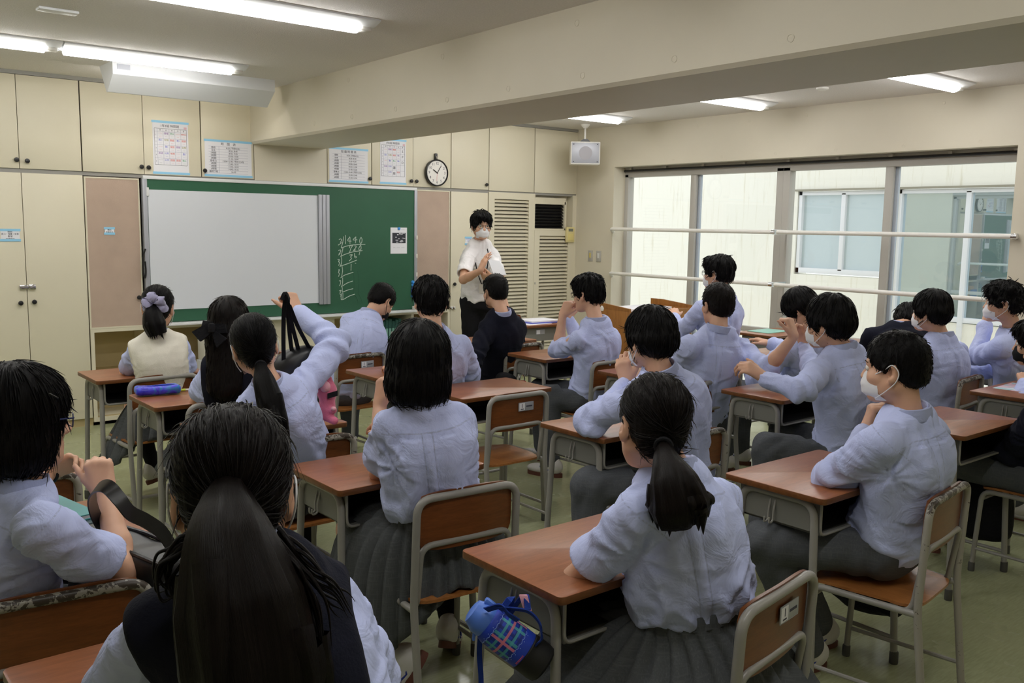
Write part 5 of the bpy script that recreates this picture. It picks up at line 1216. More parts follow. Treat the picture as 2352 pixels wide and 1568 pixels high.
class Torso:
    def __init__(s, P, N, fh, rh, fc, rcv, sec, bow=0.03, grow=0.0, k=1.0):
        n = 15; ts = np.linspace(0, 1, n); mid = (P+N)/2-(fh+fc)*.5*bow*2
        s.C = np.array([(1-t)**2*P+2*t*(1-t)*mid+t*t*N for t in ts]); s.rt = np.array([_n(rh*(1-t)+rcv*t) for t in ts])
        T = np.gradient(s.C, axis=0); s.fw = np.array([_n(np.cross(_n(T[i]), s.rt[i])) for i in range(n)]); s.rt = np.array([_n(np.cross(s.fw[i], _n(T[i]))) for i in range(n)])
        s.A = np.interp(ts, sec[0], sec[1])*k+grow; s.B = np.interp(ts, sec[0], sec[2])*k+grow; s.up = _n(T[-1])
    def prim(s, i0=0, i1=15, g=0.0, ga=None): return sect(s.C[i0:i1], s.rt[i0:i1], s.fw[i0:i1], s.A[i0:i1]+g+(0 if ga is None else ga[i0:i1]), s.B[i0:i1]+g+(0 if ga is None else ga[i0:i1]))
def person(label, head, c, hy, seat=None, k=1.0, sex='m', hip=None, chest=None, neck=None, pel=None, shl=None, shr=None, L=None, R=None, top='shirt', bottom='trousers', hair='short',
           mask=None, glasses=None, hmat='hair', group=None, kneeL=None, kneeR=None, ankL=None, ankR=None, q=1.0, curly=0.0, seed=1, sw=None, shoes=True, bow=.03, stand=False, hl=None, hr=None, strandn=0, sleeve=None, shirt_mat='shirt', skirt_pts=None, name='person', armL=True, armR=True, grow=0.014, build=None, ret=False, vcut=.040):
    hx = q*(0.0033+0.00075*c)        # voxel size: finer for near people
    hc = U(head[0], head[1], c); Rh = head_axes(*hy); H = Head(hc, Rh, k)
    chest = hy[0] if chest is None else chest; hip = chest if hip is None else hip
    fc, rcv = yawdir(chest); fh, rh = yawdir(hip)
    N = U(*neck) if neck is not None else H.w(0, -.045, -.150)-np.array([0, 0, .012])
    P = np.array(pel, float) if pel is not None else np.array([seat[0], seat[1], .515*1.0])
    sec = SEC_M if sex == 'm' else SEC_F
    TO = Torso(P, N, fh, rh, fc, rcv, sec, bow, 0.0, k); up = _n(N-P)
    fcc = TO.fw[12]; rcc = TO.rt[12]; sw = sw or (.172 if sex == 'm' else .152)*k
    def pt(v, base, d): return d if v is None else (U(*v) if len(v) == 3 and v[0] > 20 else np.array(v, float))
    SL = pt(shl, N, N-rcc*sw-up*.062*k+fcc*.012); SR = pt(shr, N, N+rcc*sw-up*.062*k+fcc*.012)
    if shl is not None: SL = SL+_n(N-SL)*.038*k-up*.030*k
    if shr is not None: SR = SR+_n(N-SR)*.038*k-up*.030*k
    LU, LF = .275*k, .235*k
    def arm(spec, S, sg):
        if spec is None:
            E = S+fcc*.16+np.array([0, 0, -.225])+rcc*sg*.05; E = S+_n(E-S)*LU; W = E+_n(fcc*.9-rcc*sg*.45+np.array([0, 0, .10]))*LF; return E, W
        e, w = spec[0], spec[1]
        E = on_sphere(e[0], e[1], S, LU, e[2] > 0) if e[0] > 20 else np.array(e[1:4]) if e[0] == -1 else S+(rcc*e[1]*sg+fcc*e[2]+np.array([0, 0, 1.0])*e[3])
        W = on_sphere(w[0], w[1], E, LF, w[2] > 0) if w[0] > 20 else E+(rcc*w[1]*sg+fcc*w[2]+np.array([0, 0, 1.0])*w[3])
        return E, W
    EL, WL = arm(L, SL, -1); ER, WR = arm(R, SR, 1)
    root = empty(name, (float(P[0]), float(P[1]), 0.0), 0, label, 'person', group); T = Matrix.Translation(-Vector(root.location))
    # ---- legs
    HL, HR_ = P-rh*.088*k-np.array([0, 0, .02]), P+rh*.088*k-np.array([0, 0, .02])
    if stand:
        KL, KR, AL, AR = (P-rh*.09+fh*.02+np.array([0, 0, -.42*k]), P+rh*.09+fh*.02+np.array([0, 0, -.42*k]), np.array([P[0]-rh[0]*.10, P[1]-rh[1]*.10, .09]), np.array([P[0]+rh[0]*.1, P[1]+rh[1]*.1, .09]))
    else:
        KL = pt(kneeL, None, P+fh*.41*k-rh*.12+np.array([0, 0, -.005])); KR = pt(kneeR, None, P+fh*.41*k+rh*.12+np.array([0, 0, -.005]))
        if kneeL is not None: KL[2] = min(KL[2], .535); v = KL-HL; KL = HL+v*min(1, .44*k/np.linalg.norm(v))
        if kneeR is not None: KR[2] = min(KR[2], .535); v = KR-HR_; KR = HR_+v*min(1, .44*k/np.linalg.norm(v))
        AL = pt(ankL, None, np.array([KL[0]-fh[0]*.02, KL[1]-fh[1]*.02, .095])); AR = pt(ankR, None, np.array([KR[0]-fh[0]*.02, KR[1]-fh[1]*.02, .095]))
    # ---- body: head, neck, arms, hands and a core under the clothes as one surface
    S = SD(); ar = .92 if sex == 'f' else 1.0; skull(S, H, N, .90 if sex == 'f' else 1.0)
    S.u(rc(N-up*.02, P, .050, .060), .03); S.u(rc(N-up*.05, SL, .042, .036), .02); S.u(rc(N-up*.05, SR, .042, .036), .02)
    S.u(rc(P, HL, .05, .045), .02); S.u(rc(P, HR_, .05, .045), .02)
    legr = .040 if bottom != 'skirt' else .052
    for a, b_, d in ((HL, KL, AL), (HR_, KR, AR)): S.u(rc(a, b_, .05 if bottom != 'skirt' else .068, legr), .02); S.u(rc(b_, d, legr, .030), .02)
    for nm_, Sx, E, W, spec, hs, sg, on in (('L', SL, EL, WL, L, hl, -1, armL), ('R', SR, ER, WR, R, hr, 1, armR)):
        if not on: continue
        S.u(rc(Sx, E, .041*ar*k, .036*ar*k), .02); S.u(rc(E, E+(W-E)*.35, .037*ar*k, .037*ar*k), .015); S.u(rc(E+(W-E)*.35, W, .037*ar*k, .0245*ar*k), .015)
        hs = hs or {}
        f = _n(np.array(hs['f'], float)) if 'f' in hs else _n(W-E); nn = np.array(hs['n'], float) if 'n' in hs else np.array([0, 0, 1.0])
        hand(S, W, f, nn, hs.get('side', (1 if sg < 0 else -1)), k*(.93 if sex == 'f' else 1.0), hs.get('curl', (22, 35, 25)), hs.get('spread', 4), hs.get('thumb', (35, 20, 20)), hs.get('fcurl'))
    V, F = S.mesh(hx); V = relax(V, F, 1, .35); body = npmesh('body', V, F, 'skin', root)
    face_parts(H, root, T, glasses, mask)
    hr_o = make_hair(H, hair, hx*.95, hmat, root, seed, curly)
    if strandn: strands(H, root, hmat, strandn, .03, .07, (.083, .101, .091), .0, seed, .10, 0)
    # ---- tops
    def torso_cloth(name, mat, g, sleeves, low=0, neckcut=True, fold=1.0, armhole=False, waistg=.0, h=None, upper=True):
        ga = np.zeros(15); ga[low:low+5] += waistg*np.array([.0, .7, 1.0, .6, .25]); Q = SD(); pr = TO.prim(max(0, low-2), 14, g, ga); s0_ = max(0, low-2); Q.u(pr, 0)
        for Sx, E, W, sg, on in ((SL, EL, WL, -1, armL), (SR, ER, WR, 1, armR)):
            Q.u(rc(N-up*.045+rcc*sg*.035, Sx-up*.006, .036*k+g, .036*k+g), .045)
            if armhole:
                Q.u(rc(Sx-up*.01, Sx+_n(N-Sx)*.04-up*.07, .036*k+g, .046*k+g), .03); continue
            if sleeves == 'long':
                rr = on if isinstance(on, float) else .93
                Q.u(rc(Sx-up*.008, E, .041*k+g, .040*k+g), .03); 
                if rr > .05: Q.u(rc(E, E+(W-E)*rr, .043*k+g, .026*k+g), .02)
                else: Q.u(rc(E-(E-Sx)*.22, E+(W-E)*.06, .047*k+g, .049*k+g), .012)
            elif sleeves == 'short': Q.u(rc(Sx-up*.006, Sx+(E-Sx)*.75, .040*k+g, .052*k+g), .03)
        lo_n = TO.C[low]+(TO.C[low+1]-TO.C[low])*.2; Q.cut(half(lo_n, -(TO.C[low+1]-TO.C[low])), .01)
        for Sx, E, W, sg, on in ((SL, EL, WL, -1, armL), (SR, ER, WR, 1, armR)):
            if armhole:
                ax = _n(rcc*sg-up*.10); f_ = _n(np.cross(up, ax)); Q.sub(box_(Sx+ax*(vcut+.15)-up*.03, np.stack([ax, f_, np.cross(ax, f_)]), (.15, .3, .17), .02), .012)
            elif sleeves == 'short':
                d = _n(E-Sx); tip = Sx+(E-Sx)*.75; Q.sub(rc(Sx+(E-Sx)*.66, tip+d*.08, max(.043*k, .048*k+g-.010), .050*k+g-.002), .003)
                e0 = Sx+(E-Sx)*.74; Q.sub(Pr(lambda P, e0=e0, d=d: np.maximum(-((P-e0)@d), np.sqrt((((P-e0)-((P-e0)@d)[:, None]*d)**2).sum(1))-.10), e0-.13, e0+.13), .002)
        if neckcut: Q.sub(rc(N-up*.02, N+up*.10, .050*k, .058*k), .006)
        V, F = Q.mesh(h or hx*1.15); V = relax(V, F, 1, .4); Nn = vnormals(V, F); dd, uu, vv, ss = pr.full(V, True); ss = (s0_+ss*(13-s0_))/14.0
        # cloth folds: long hanging folds, blousing over the waist, creases towards the armpits
        ft = fold*k*2.5; back = (vv < 0)
        W1 = vn(np.stack([uu*9+seed*3.1, ss*2.4, vv*6], 1)); W2 = vn(V*7+seed)
        rid = lambda x: 1-np.abs(x)
        off = .0055*(rid(vn(np.stack([uu*16+W2*1.6, ss*2.2+seed, vv*11], 1)))-.6)+.004*W1
        off += .0075*np.clip(1-(ss-low/14.0)/.34, 0, 1)*(rid(vn(np.stack([uu*13+seed, ss*15+W2*1.2, vv*13], 1)))-.6)*1.6
        for Sx, sg in ((SL, -1), (SR, 1)):
            ap = Sx-up*.11; dl = V-ap; r_ = np.sqrt((dl*dl).sum(1)); an = np.arctan2(dl@up, (dl@rcc)*sg); off += .006*np.exp(-(r_/.12)**2)*np.clip(r_/.04-.4, 0, 1)*(rid(vn(np.stack([np.cos(an)*3.2+seed+W2*.8, np.sin(an)*3.2, r_*5], 1)))-.6)*1.7
        for Sx, E, W in ((SL, EL, WL), (SR, ER, WR)):
            dE = np.sqrt(((V-E)**2).sum(1)); ax = _n(W-Sx); off += .006*np.exp(-(dE/.085)**2)*np.sin(((V-E)@ax)*95+W2*2.5)
            tS = ((V-Sx)@_n(E-Sx)); dS = np.sqrt(np.maximum(((V-Sx)**2).sum(1)-tS**2, 0)); arm_ = (tS > .03) & (tS < .28) & (dS < .08); off += np.where(arm_, .0045*(rid(vn(np.stack([tS*17+W2*1.5, V[:, 0]*12, V[:, 2]*12+seed], 1)))-.6), 0)
        mx = np.array([0., 0]); pl = np.exp(-(np.abs(uu)/.012)**4)*(ss < .865)*back*np.clip((.865-ss)/.05, 0, 1); 
        if name == 'shirt': off += .0024*pl; off += .0035*np.exp(-((np.abs(uu)-.05-.10*(.86-ss))/.03)**2)*back*(ss < .84)*(ss > .35)
        if sleeves == 'short':
            for Sx, E in ((SL, EL), (SR, ER)):
                tS = (V-Sx)@_n(E-Sx); dS = np.sqrt(np.maximum(((V-Sx)**2).sum(1)-tS**2, 0)); f_ = tS/np.linalg.norm(E-Sx); off = np.where((f_ > .45) & (dS < .10) & (f_ < 1), off*np.clip((.74-f_)/.25, .08, 1), off)
        V = V+Nn*(off*ft)[:, None]
        seam = np.full(len(V), .05)
        if upper:
            seam = np.where(back & (np.abs(uu) < .15), np.abs(ss-.872)*.45, seam); seam = np.minimum(seam, np.where(back & (ss < .872), np.abs(np.abs(uu)-.016), .05))
            for Sx, E, W in ((SL, EL, WL), (SR, ER, WR)):
                a_ = _n(_n(E-Sx)+_n(Sx-N)*.6); t = np.abs((V-(Sx-_n(Sx-N)*.012))@a_); near = ((V-Sx)**2).sum(1) < .11**2; seam = np.where(near, np.minimum(seam, t), seam)
        return npmesh(name, V, F, mat, root, {'tc': np.stack([uu, ss, seam], 1)})
    if top in ('shirt', 'short'):
        sh = torso_cloth('shirt', shirt_mat, grow, 'long' if top == 'shirt' else 'short', low=4 if bottom == 'skirt' else 0, waistg=.016)
        cl = collar(root, T, N+up*.005, up, fcc, shirt_mat, (.062 if sex == 'm' else .056)*k)
    elif top == 'sweater':
        torso_cloth('jumper', 'navy', grow+.006, 'long', fold=.8, waistg=.012, upper=False); collar(root, T, N+up*.008, up, fcc, 'shirt', .058*k)
    elif top in ('vest', 'cream_vest'):
        # shirt with short sleeves below, vest over it
        torso_cloth('shirt', shirt_mat, grow-.008, 'short' if sleeve is None else sleeve, waistg=.0); collar(root, T, N+up*.008, up, fcc, shirt_mat, .056*k)
        torso_cloth('knit_vest', 'navy' if top == 'vest' else 'cream_knit', grow+.006, None, low=1 if bottom == 'skirt' else 0, armhole=True, fold=.55, waistg=.010, upper=False)
    # ---- bottoms
    hb = hx*1.35
    if bottom in ('trousers', 'black'):
        Q = SD(); Q.u(ell(P-np.array([0, 0, .0])+fh*.005, np.stack([rh, fh, [0, 0, 1.0]]), (.172*k, .135*k, .125)), 0)
        Q.u(sect(TO.C[:4], TO.rt[:4], TO.fw[:4], TO.A[:4]+.010, TO.B[:4]+.010), .03) if not stand else Q.u(sect(TO.C[:3], TO.rt[:3], TO.fw[:3], TO.A[:3]+.008, TO.B[:3]+.008), .03)
        for a, b_, d in ((HL, KL, AL), (HR_, KR, AR)): Q.u(rc(a, b_, .092*k, .072*k), .04); Q.u(rc(b_, b_+(d-b_)*.5, .072*k, .066*k), .03); Q.u(rc(b_+(d-b_)*.5, d+(b_-d)*.04, .066*k, .058*k), .02)
        hw = half(TO.C[2 if stand else 1]+(TO.C[2]-TO.C[1])*.6, np.array([0, 0, 1.0])+.12*up); cx = TO.C[2]
        Q.cut(Pr(lambda X, hw=hw, cx=cx: np.minimum(hw.f(X), .235-np.sqrt((X[:, 0]-cx[0])**2+(X[:, 1]-cx[1])**2)), [-1e9]*3, [1e9]*3), .006)
        V, F = Q.mesh(hb); V = relax(V, F, 1, .4); Nn = vnormals(V, F); off = .004*(1-2*np.abs(vn(V*11+seed)))
        for a, b_, d in ((HL, KL, AL), (HR_, KR, AR)):
            for c0, w in ((b_, .10), (a, .14)): r_ = np.sqrt(((V-c0)**2).sum(1)); off += .006*np.exp(-(r_/w)**2)*np.sin(((V-c0)@_n(fh+up*.6))*70+vn(V*8)*3)
        V = V+Nn*off[:, None]; tr = npmesh('trousers', V, F, 'trouser' if bottom == 'trousers' else 'black_cloth', root)
        i = 1; bc = TO.C[i]+(TO.C[2]-TO.C[1])*.35; P_ = [bc+TO.rt[i]*(TO.A[i]+.016)*math.cos(t)+TO.fw[i]*(TO.B[i]+.016)*math.sin(t) for t in np.linspace(0, 2*PI, 40, endpoint=False)]
        if stand: bc = TO.C[2]; P_ = [bc+TO.rt[2]*(TO.A[2]+.014)*math.cos(t)+TO.fw[2]*(TO.B[2]+.014)*math.sin(t) for t in np.linspace(0, 2*PI, 40, endpoint=False)]
        mb = MB(); mb.ribbon(P_+[P_[0]], np.array([up]*41), .034, .006); bt = mb.build('belt', 'leather', root); bt.matrix_parent_inverse = T
    else:
        make_skirt(P, TO, fh, rh, root, T, skirt_pts, hb, seed, k)
        for n_, b_, d in (('L', KL, AL), ('R', KR, AR)):
            Q = SD(); Q.u(rc(b_+(d-b_)*.05, b_+(d-b_)*.35, .054, .056), 0); Q.u(rc(b_+(d-b_)*.35, d, .056, .036), .02); V, F = Q.mesh(hb*.9); npmesh('stocking', V, F, 'tights', root)
    if shoes:
        for A_, K_, dsp in ((AL, KL, shoes[0] if isinstance(shoes, (list, tuple)) else None), (AR, KR, shoes[1] if isinstance(shoes, (list, tuple)) else None)):
            shoe(root, T, A_+np.array([0, 0, 0.0]), np.array(dsp, float) if dsp is not None else fh, h=max(.006, hx*1.2), k=1.0 if sex == 'm' else .92)
            if bottom == 'trousers':
                Q = SD(); Q.u(rc(A_+(K_-A_)*.10, A_-np.array([0, 0, .01]), .040, .040), 0); V, F = Q.mesh(hb); npmesh('sock', V, F, 'sock', root)
    if ret: return root, T, H, dict(N=N, P=P, SL=SL, SR=SR, EL=EL, ER=ER, WL=WL, WR=WR, TO=TO, up=up, fc=fcc, rc=rcc, HL=HL, KL=KL, KR=KR, AL=AL, AR=AR)
    return root
def make_skirt(P, TO, fh, rh, root, T, pts, h, seed, k):
    """pleated skirt lofted from the waist over the seat to its hem; pts = hem radius points (angle deg from forward, cw; distance; height)"""
    pts = pts or dict(mid=[(0, .30, .60), (45, .28, .57), (90, .21, .54), (135, .18, .50), (180, .15, .50), (225, .18, .50), (270, .21, .54), (315, .28, .57)],
                      hem=[(0, .46, .50), (30, .47, .44), (60, .40, .36), (100, .28, .36), (140, .22, .43), (180, .16, .452), (220, .22, .43), (260, .28, .36), (300, .40, .36), (330, .47, .44)])
    n = 144
    def ring(tab):
        a = np.array([t[0] for t in tab], float); d = [t[1] for t in tab]; z = [t[2] for t in tab]; th = np.arange(n)*360.0/n
        D = np.interp(th, a, d, period=360); Z = np.interp(th, a, z, period=360)
        ker = np.array([1, 2, 3, 2, 1.])/9
        for _ in range(4): D = np.convolve(np.r_[D[-2:], D, D[:2]], ker, 'valid'); Z = np.convolve(np.r_[Z[-2:], Z, Z[:2]], ker, 'valid')
        return np.stack([P[0]+(fh[0]*np.cos(np.radians(th))+rh[0]*np.sin(np.radians(th)))*D, P[1]+(fh[1]*np.cos(np.radians(th))+rh[1]*np.sin(np.radians(th)))*D, Z], 1), th
    i = 5; c0 = TO.C[i]; th = np.radians(np.arange(n)*360.0/n)
    W0 = np.array([c0+TO.fw[i]*(TO.B[i]+.012)*math.cos(t)+TO.rt[i]*(TO.A[i]+.012)*math.sin(t) for t in th]); i = 4
    W1 = np.array([TO.C[i]+TO.fw[i]*(TO.B[i]+.018)*math.cos(t)+TO.rt[i]*(TO.A[i]+.018)*math.sin(t) for t in th]); Mr, _ = ring(pts['mid']); Hr, _ = ring(pts['hem'])
    rows = 15; V = []; A = []
    npl = 26
    for j in range(rows):
        t = j/(rows-1)
        if t < .12: B = W0*(1-t/.12)+W1*(t/.12)
        else:
            s = (t-.12)/.88; B = (1-s)**2*W1+2*s*(1-s)*(2*Mr-.5*W1-.5*Hr)+s*s*Hr
        ctr = B.mean(0); rad = B-ctr; rad[:, 2] = 0; rad /= np.linalg.norm(rad, axis=1)[:, None]+1e-9; ph = (np.arange(n)*npl/n+.15*np.sin(np.arange(n)*.13+seed)) % 1.0
        saw = np.where(ph < .78, ph/.78, (1-ph)/.22)-.5; am = .007+.026*min(1, max(0, t-.06)*1.3)
        B = B+rad*(saw*am)[:, None]; B[:, 2] += saw*am*.5
        V.append(B); A.append(np.stack([np.arange(n)/n, np.full(n, t), np.zeros(n)], 1))
    V = np.concatenate(V); F = np.array([(j*n+i_, j*n+(i_+1) % n, (j+1)*n+(i_+1) % n, (j+1)*n+i_) for j in range(rows-1) for i_ in range(n)])[:, ::-1]
    off = .006*vn(V*9+seed); V[3*n:] += (np.array([0, 0, 1.0])*off[3*n:, None])
    o = npmesh('skirt', V, F, 'skirt', root); md = o.modifiers.new('cloth thickness', 'SOLIDIFY'); md.thickness = .004; md.offset = -1
    mb = MB(); mb.ribbon([tuple(p) for p in (W0*.55+W1*.45)]+[tuple((W0*.55+W1*.45)[0])], np.array([TO.up]*(n+1)), .035, .004); b = mb.build('waistband', 'skirt', o)
    b.matrix_parent_inverse = T if False else o.matrix_parent_inverse.inverted() @ Matrix.Translation(-Vector(root.location)) if False else Matrix.Identity(4)
    return o
# ------------------------------------------------------------------ the class
FIST = dict(curl=(72, 88, 55), thumb=(40, 40, 40), spread=2)
CHIN = dict(curl=(55, 70, 40), thumb=(40, 30, 30), spread=3)
toC = -CF
P = {}
P[1] = person('girl with bobbed hair and blue-framed glasses, pale short-sleeved shirt, hands clasped, at the left edge', (52, 957), 2.16, (84, 4, 0), seat=(.40, 2.50), sex='f', hip=60, chest=72, neck=(42, 1108, 2.17), top='short', hair='bob', glasses='blue', bottom='skirt', k=1.0,
    shr=(118, 1195, 2.02), R=((283, 1312, 1), (243, 1135, 1)), L=((40, 1165, 1), (112, 1085, 1)), hr=dict(f=CU*.85-CR*.30+CF*.15, n=toC*.9+CR*.3, curl=(62, 75, 45), thumb=(30, 25, 20), spread=3), hl=dict(f=CR*.9+CU*.42, n=CU*.5+toC*-.6-CR*.3, curl=(42, 45, 20), thumb=(40, 20, 10), spread=5), strandn=24, seed=11, ret=True)
P[2] = person('girl with a long black ponytail over a navy knit vest, nearest to the viewer', (535, 1118), 1.33, (22, 8, 0), pel=(.66, 1.16, .515), sex='f', chest=26, hip=26, neck=(556, 1285, 1.31), top='vest', hair='tied', bottom='skirt', mask='white', hmat='hair_b',
    shl=(300, 1425, 1.27), shr=(782, 1345, 1.40), L=((240, 1640, 1), (420, 1700, 1)), R=((880, 1640, 1), (700, 1720, 1)), strandn=40, seed=2, shirt_mat='shirt', shoes=False, ret=True)
P[3] = person('girl in a cream knit vest with a lilac scrunchie round her ponytail, front left desk', (363, 703), 5.15, (27, 4, 0), seat=(1.72, 5.22), sex='f', chest=22, hip=8, top='cream_vest', hair='tied', bottom='skirt', mask='white', seed=3, shl=(297, 793, 5.05), shr=(428, 778, 5.18), L=((288, 862, 1), (330, 870, 1)), sleeve='short', ret=True, ankL=(1.74, 5.58, .14), ankR=(1.90, 5.56, .17),
    skirt_pts=dict(mid=[(0, .28, .58), (60, .26, .56), (90, .22, .55), (180, .16, .52), (270, .23, .53), (320, .26, .55)], hem=[(0, .44, .48), (50, .40, .42), (90, .27, .42), (140, .20, .44), (180, .16, .45), (225, .24, .42), (262, .34, .25), (295, .38, .24), (330, .44, .40)]), shoes=((.9, -.1, .35), (1, .0, -.15)))
P[4] = person('girl with long loose black hair and a big black bow, navy vest', (526, 741), 4.32, (34, 6, 0), seat=(1.78, 4.40), sex='f', chest=30, hip=10, top='vest', hair='long', bottom='skirt', mask='white', hmat='hair_b', seed=4, shl=(462, 838, 4.25), L=((452, 925, 1), (500, 925, 1)), strandn=40, ret=True)
P[5] = person('girl with a long ponytail raising her right arm with black bag straps in her fist', (583, 790), 3.52, (14, 2, -8), seat=(1.70, 3.48), sex='f', chest=30, hip=12, neck=(618, 882, 3.52), top='shirt', hair='tied', bottom='skirt', mask='white', seed=5, shr=(702, 880, 3.62), shl=(556, 930, 3.44), R=((768, 792, 1), (684, 716, 1)), L=((535, 985, 1), (560, 960, 1)), hr=dict(f=CU*.8-CR*.45+CF*.1, n=toC*.7+CR*.5+CU*.3, **FIST), strandn=16, ret=True)
P[6] = person('boy in a pale shirt bending over sideways in front of the chalkboard, black mask', (877, 690), 6.3, (72, 42, 0), seat=(2.98, 5.42), chest=42, hip=15, neck=(848, 726, 6.22), top='shirt', hair='crop', mask='black', seed=6, shl=(794, 728, 6.15), shr=(884, 786, 6.25), R=((900, 845, 1), (880, 860, 1)), bow=.07)
P[7] = person('girl with a chin-length black bob in a pale short-sleeved shirt and grey skirt, centre', (961, 830), 2.98, (30, 4, 3), seat=(1.74, 2.56), sex='f', chest=32, hip=18, neck=(972, 925, 2.98), top='short', hair='bob', bottom='skirt', k=1.06, seed=7, shl=(868, 965, 2.93), shr=(1068, 948, 3.06), L=((872, 1082, 1), (872, 930, 1)), R=((0, .02, .20, -.20), (0, -.18, .16, .05)), hl=dict(f=CU*.9+CR*.1, n=-CR*.7+toC*.5, **CHIN), strandn=16, ret=True,
    ankL=(1.56, 2.52, .16), ankR=(1.93, 2.72, .12), kneeL=(1.62, 2.92, .50),
    skirt_pts=dict(mid=[(0, .34, .60), (45, .30, .57), (90, .25, .54), (135, .20, .53), (180, .17, .53), (225, .24, .51), (265, .28, .50), (310, .34, .55)], hem=[(0, .46, .42), (45, .43, .32), (90, .30, .30), (135, .24, .38), (172, .20, .445), (205, .24, .34), (240, .28, .17), (275, .30, .14), (305, .38, .20), (335, .46, .34)]), shoes=((-.35, .15, -.55), (.6, .5, -.35)))
P[8] = person('upright boy with short black hair seen from behind, pale shirt, below the teacher', (989, 687), 5.05, (28, 0, 0), seat=(3.03, 4.45), chest=36, hip=12, top='shirt', hair='short', seed=8, k=1.04, neck=(995, 762, 5.0), shl=(948, 785, 4.92), shr=(1070, 785, 5.15), L=((920, 870, 1), (900, 850, 1)))
P[9] = person('crop-haired boy in a navy jumper with a black mask, right in front of the teacher', (1137, 667), 6.5, (8, 6, 0), seat=(4.14, 5.25), chest=22, hip=-30, neck=(1152, 720, 6.45), top='sweater', hair='crop', mask='black', seed=9, shl=(1112, 752, 6.38), shr=(1196, 745, 6.6), L=((1088, 825, -1), (1070, 850, 1)), R=((0, .05, .16, -.2), (1160, 690, 1)))
P[10] = person('boy with black glasses and both hands at his mouth, pale shirt, beside the lectern', (1350, 672), 5.95, (-12, 6, 0), seat=(4.18, 4.30), chest=18, hip=-25, neck=(1368, 738, 5.9), top='shirt', hair='short', glasses='black', seed=10, shl=(1318, 775, 5.75), shr=(1412, 765, 6.1), L=((1282, 805, 1), (1292, 724, 1)), R=((0, -.1, .24, -.12), (1303, 722, 1)), armL=.04, hl=dict(f=CU*.8+CR*.4, n=-CR*.5+toC*.7, **CHIN), hr=dict(f=CU*.9+CR*.2, n=CF*.5-CR*.5, **CHIN), kneeL=(1262, 900, 5.95))
P[11] = person('boy with white mask string behind his ear and raised left hand, middle desk', (1492, 775), 3.78, (8, 5, 0), seat=(3.10, 2.60), chest=24, hip=-5, neck=(1515, 852, 3.76), top='shirt', hair='bowl', mask='white', seed=11, k=1.03, shl=(1452, 893, 3.66), shr=(1590, 880, 3.9), L=((1358, 968, 1), (1440, 882, 1)), hl=dict(f=CU*.7-CR*.15, n=-CR*.6+toC*.8, curl=(35, 60, 35), thumb=(40, 20, 20), spread=6), strandn=30, kneeL=(1352, 1110, 3.9))
P[12] = person('girl with a short low ponytail in a pale short-sleeved shirt, leaning on the front desk', (1500, 968), 2.27, (24, 6, 6), pel=(1.80, 1.44, .53), sex='f', chest=40, hip=22, neck=(1545, 1082, 2.30), top='short', hair='tied', bottom='skirt', hmat='hair_b', seed=12, k=1.0, shl=(1432, 1165, 2.18), shr=(1668, 1125, 2.42), L=((1322, 1330, 1), (0, -.20, .14, .015)), R=((0, .0, .20, -.20), (0, -.18, .16, .04)), strandn=30, shoes=False, ret=True,
    skirt_pts=dict(mid=[(0, .32, .60), (45, .30, .58), (90, .24, .57), (135, .21, .56), (180, .19, .55), (225, .22, .55), (270, .26, .56), (315, .31, .58)], hem=[(0, .48, .50), (40, .48, .42), (90, .38, .38), (140, .32, .40), (180, .27, .43), (220, .34, .40), (262, .44, .34), (300, .50, .36), (330, .50, .44)]))
P[13] = person('tall boy with glasses and white mask rising in front of the window stile', (1649, 625), 6.5, (-12, 0, 0), pel=(5.45, 4.28, .56), chest=15, hip=0, top='shirt', hair='short', glasses='black', mask='white', seed=13, bow=.01, shr=(1695, 712, 6.7))
P[14] = person('boy seen from behind stretching his right forearm out to the neighbour, pale shirt', (1648, 697), 5.25, (22, 0, 0), seat=(4.20, 3.42), chest=44, hip=20, neck=(1650, 758, 5.2), top='shirt', hair='crop', seed=14, k=1.04, shl=(1572, 785, 5.05), shr=(1716, 790, 5.35), R=((1760, 850, -1), (1824, 772, -1)), armR=.04, L=((0, .02, .2, -.2), (0, -.2, .15, .05)), hr=dict(f=CU*.9-CR*.25, n=toC*.5+CR*.6, **FIST), hmat='hair_b')
P[15] = person('boy bowing his head behind the raised hands, grey trousers, near the windows', (1838, 708), 5.6, (-8, 38, 0), seat=(5.15, 3.42), chest=5, hip=-10, neck=(1862, 765, 5.6), top='shirt', hair='bowl', seed=15)
P[16] = person('boy with a bowl cut and white mask gripping the arm of the boy ahead', (1903, 738), 4.55, (-6, 4, 0), seat=(4.22, 2.46), chest=26, hip=0, neck=(1932, 802, 4.55), top='shirt', hair='bowl', mask='white', seed=16, k=1.08, shl=(1876, 838, 4.42), shr=(1976, 830, 4.7), L=((1840, 895, -1), (1756, 868, 1)), R=((1872, 858, 1), (1848, 790, 1)), hl=dict(f=-CR*.8+CU*.55, n=toC*.5+CU*.6, curl=(45, 50, 30), thumb=(45, 20, 20)), hr=dict(f=CU*.9-CR*.35, n=-toC*.4+CR*.7, **CHIN), kneeL=(1765, 1020, 4.6), hmat='hair')
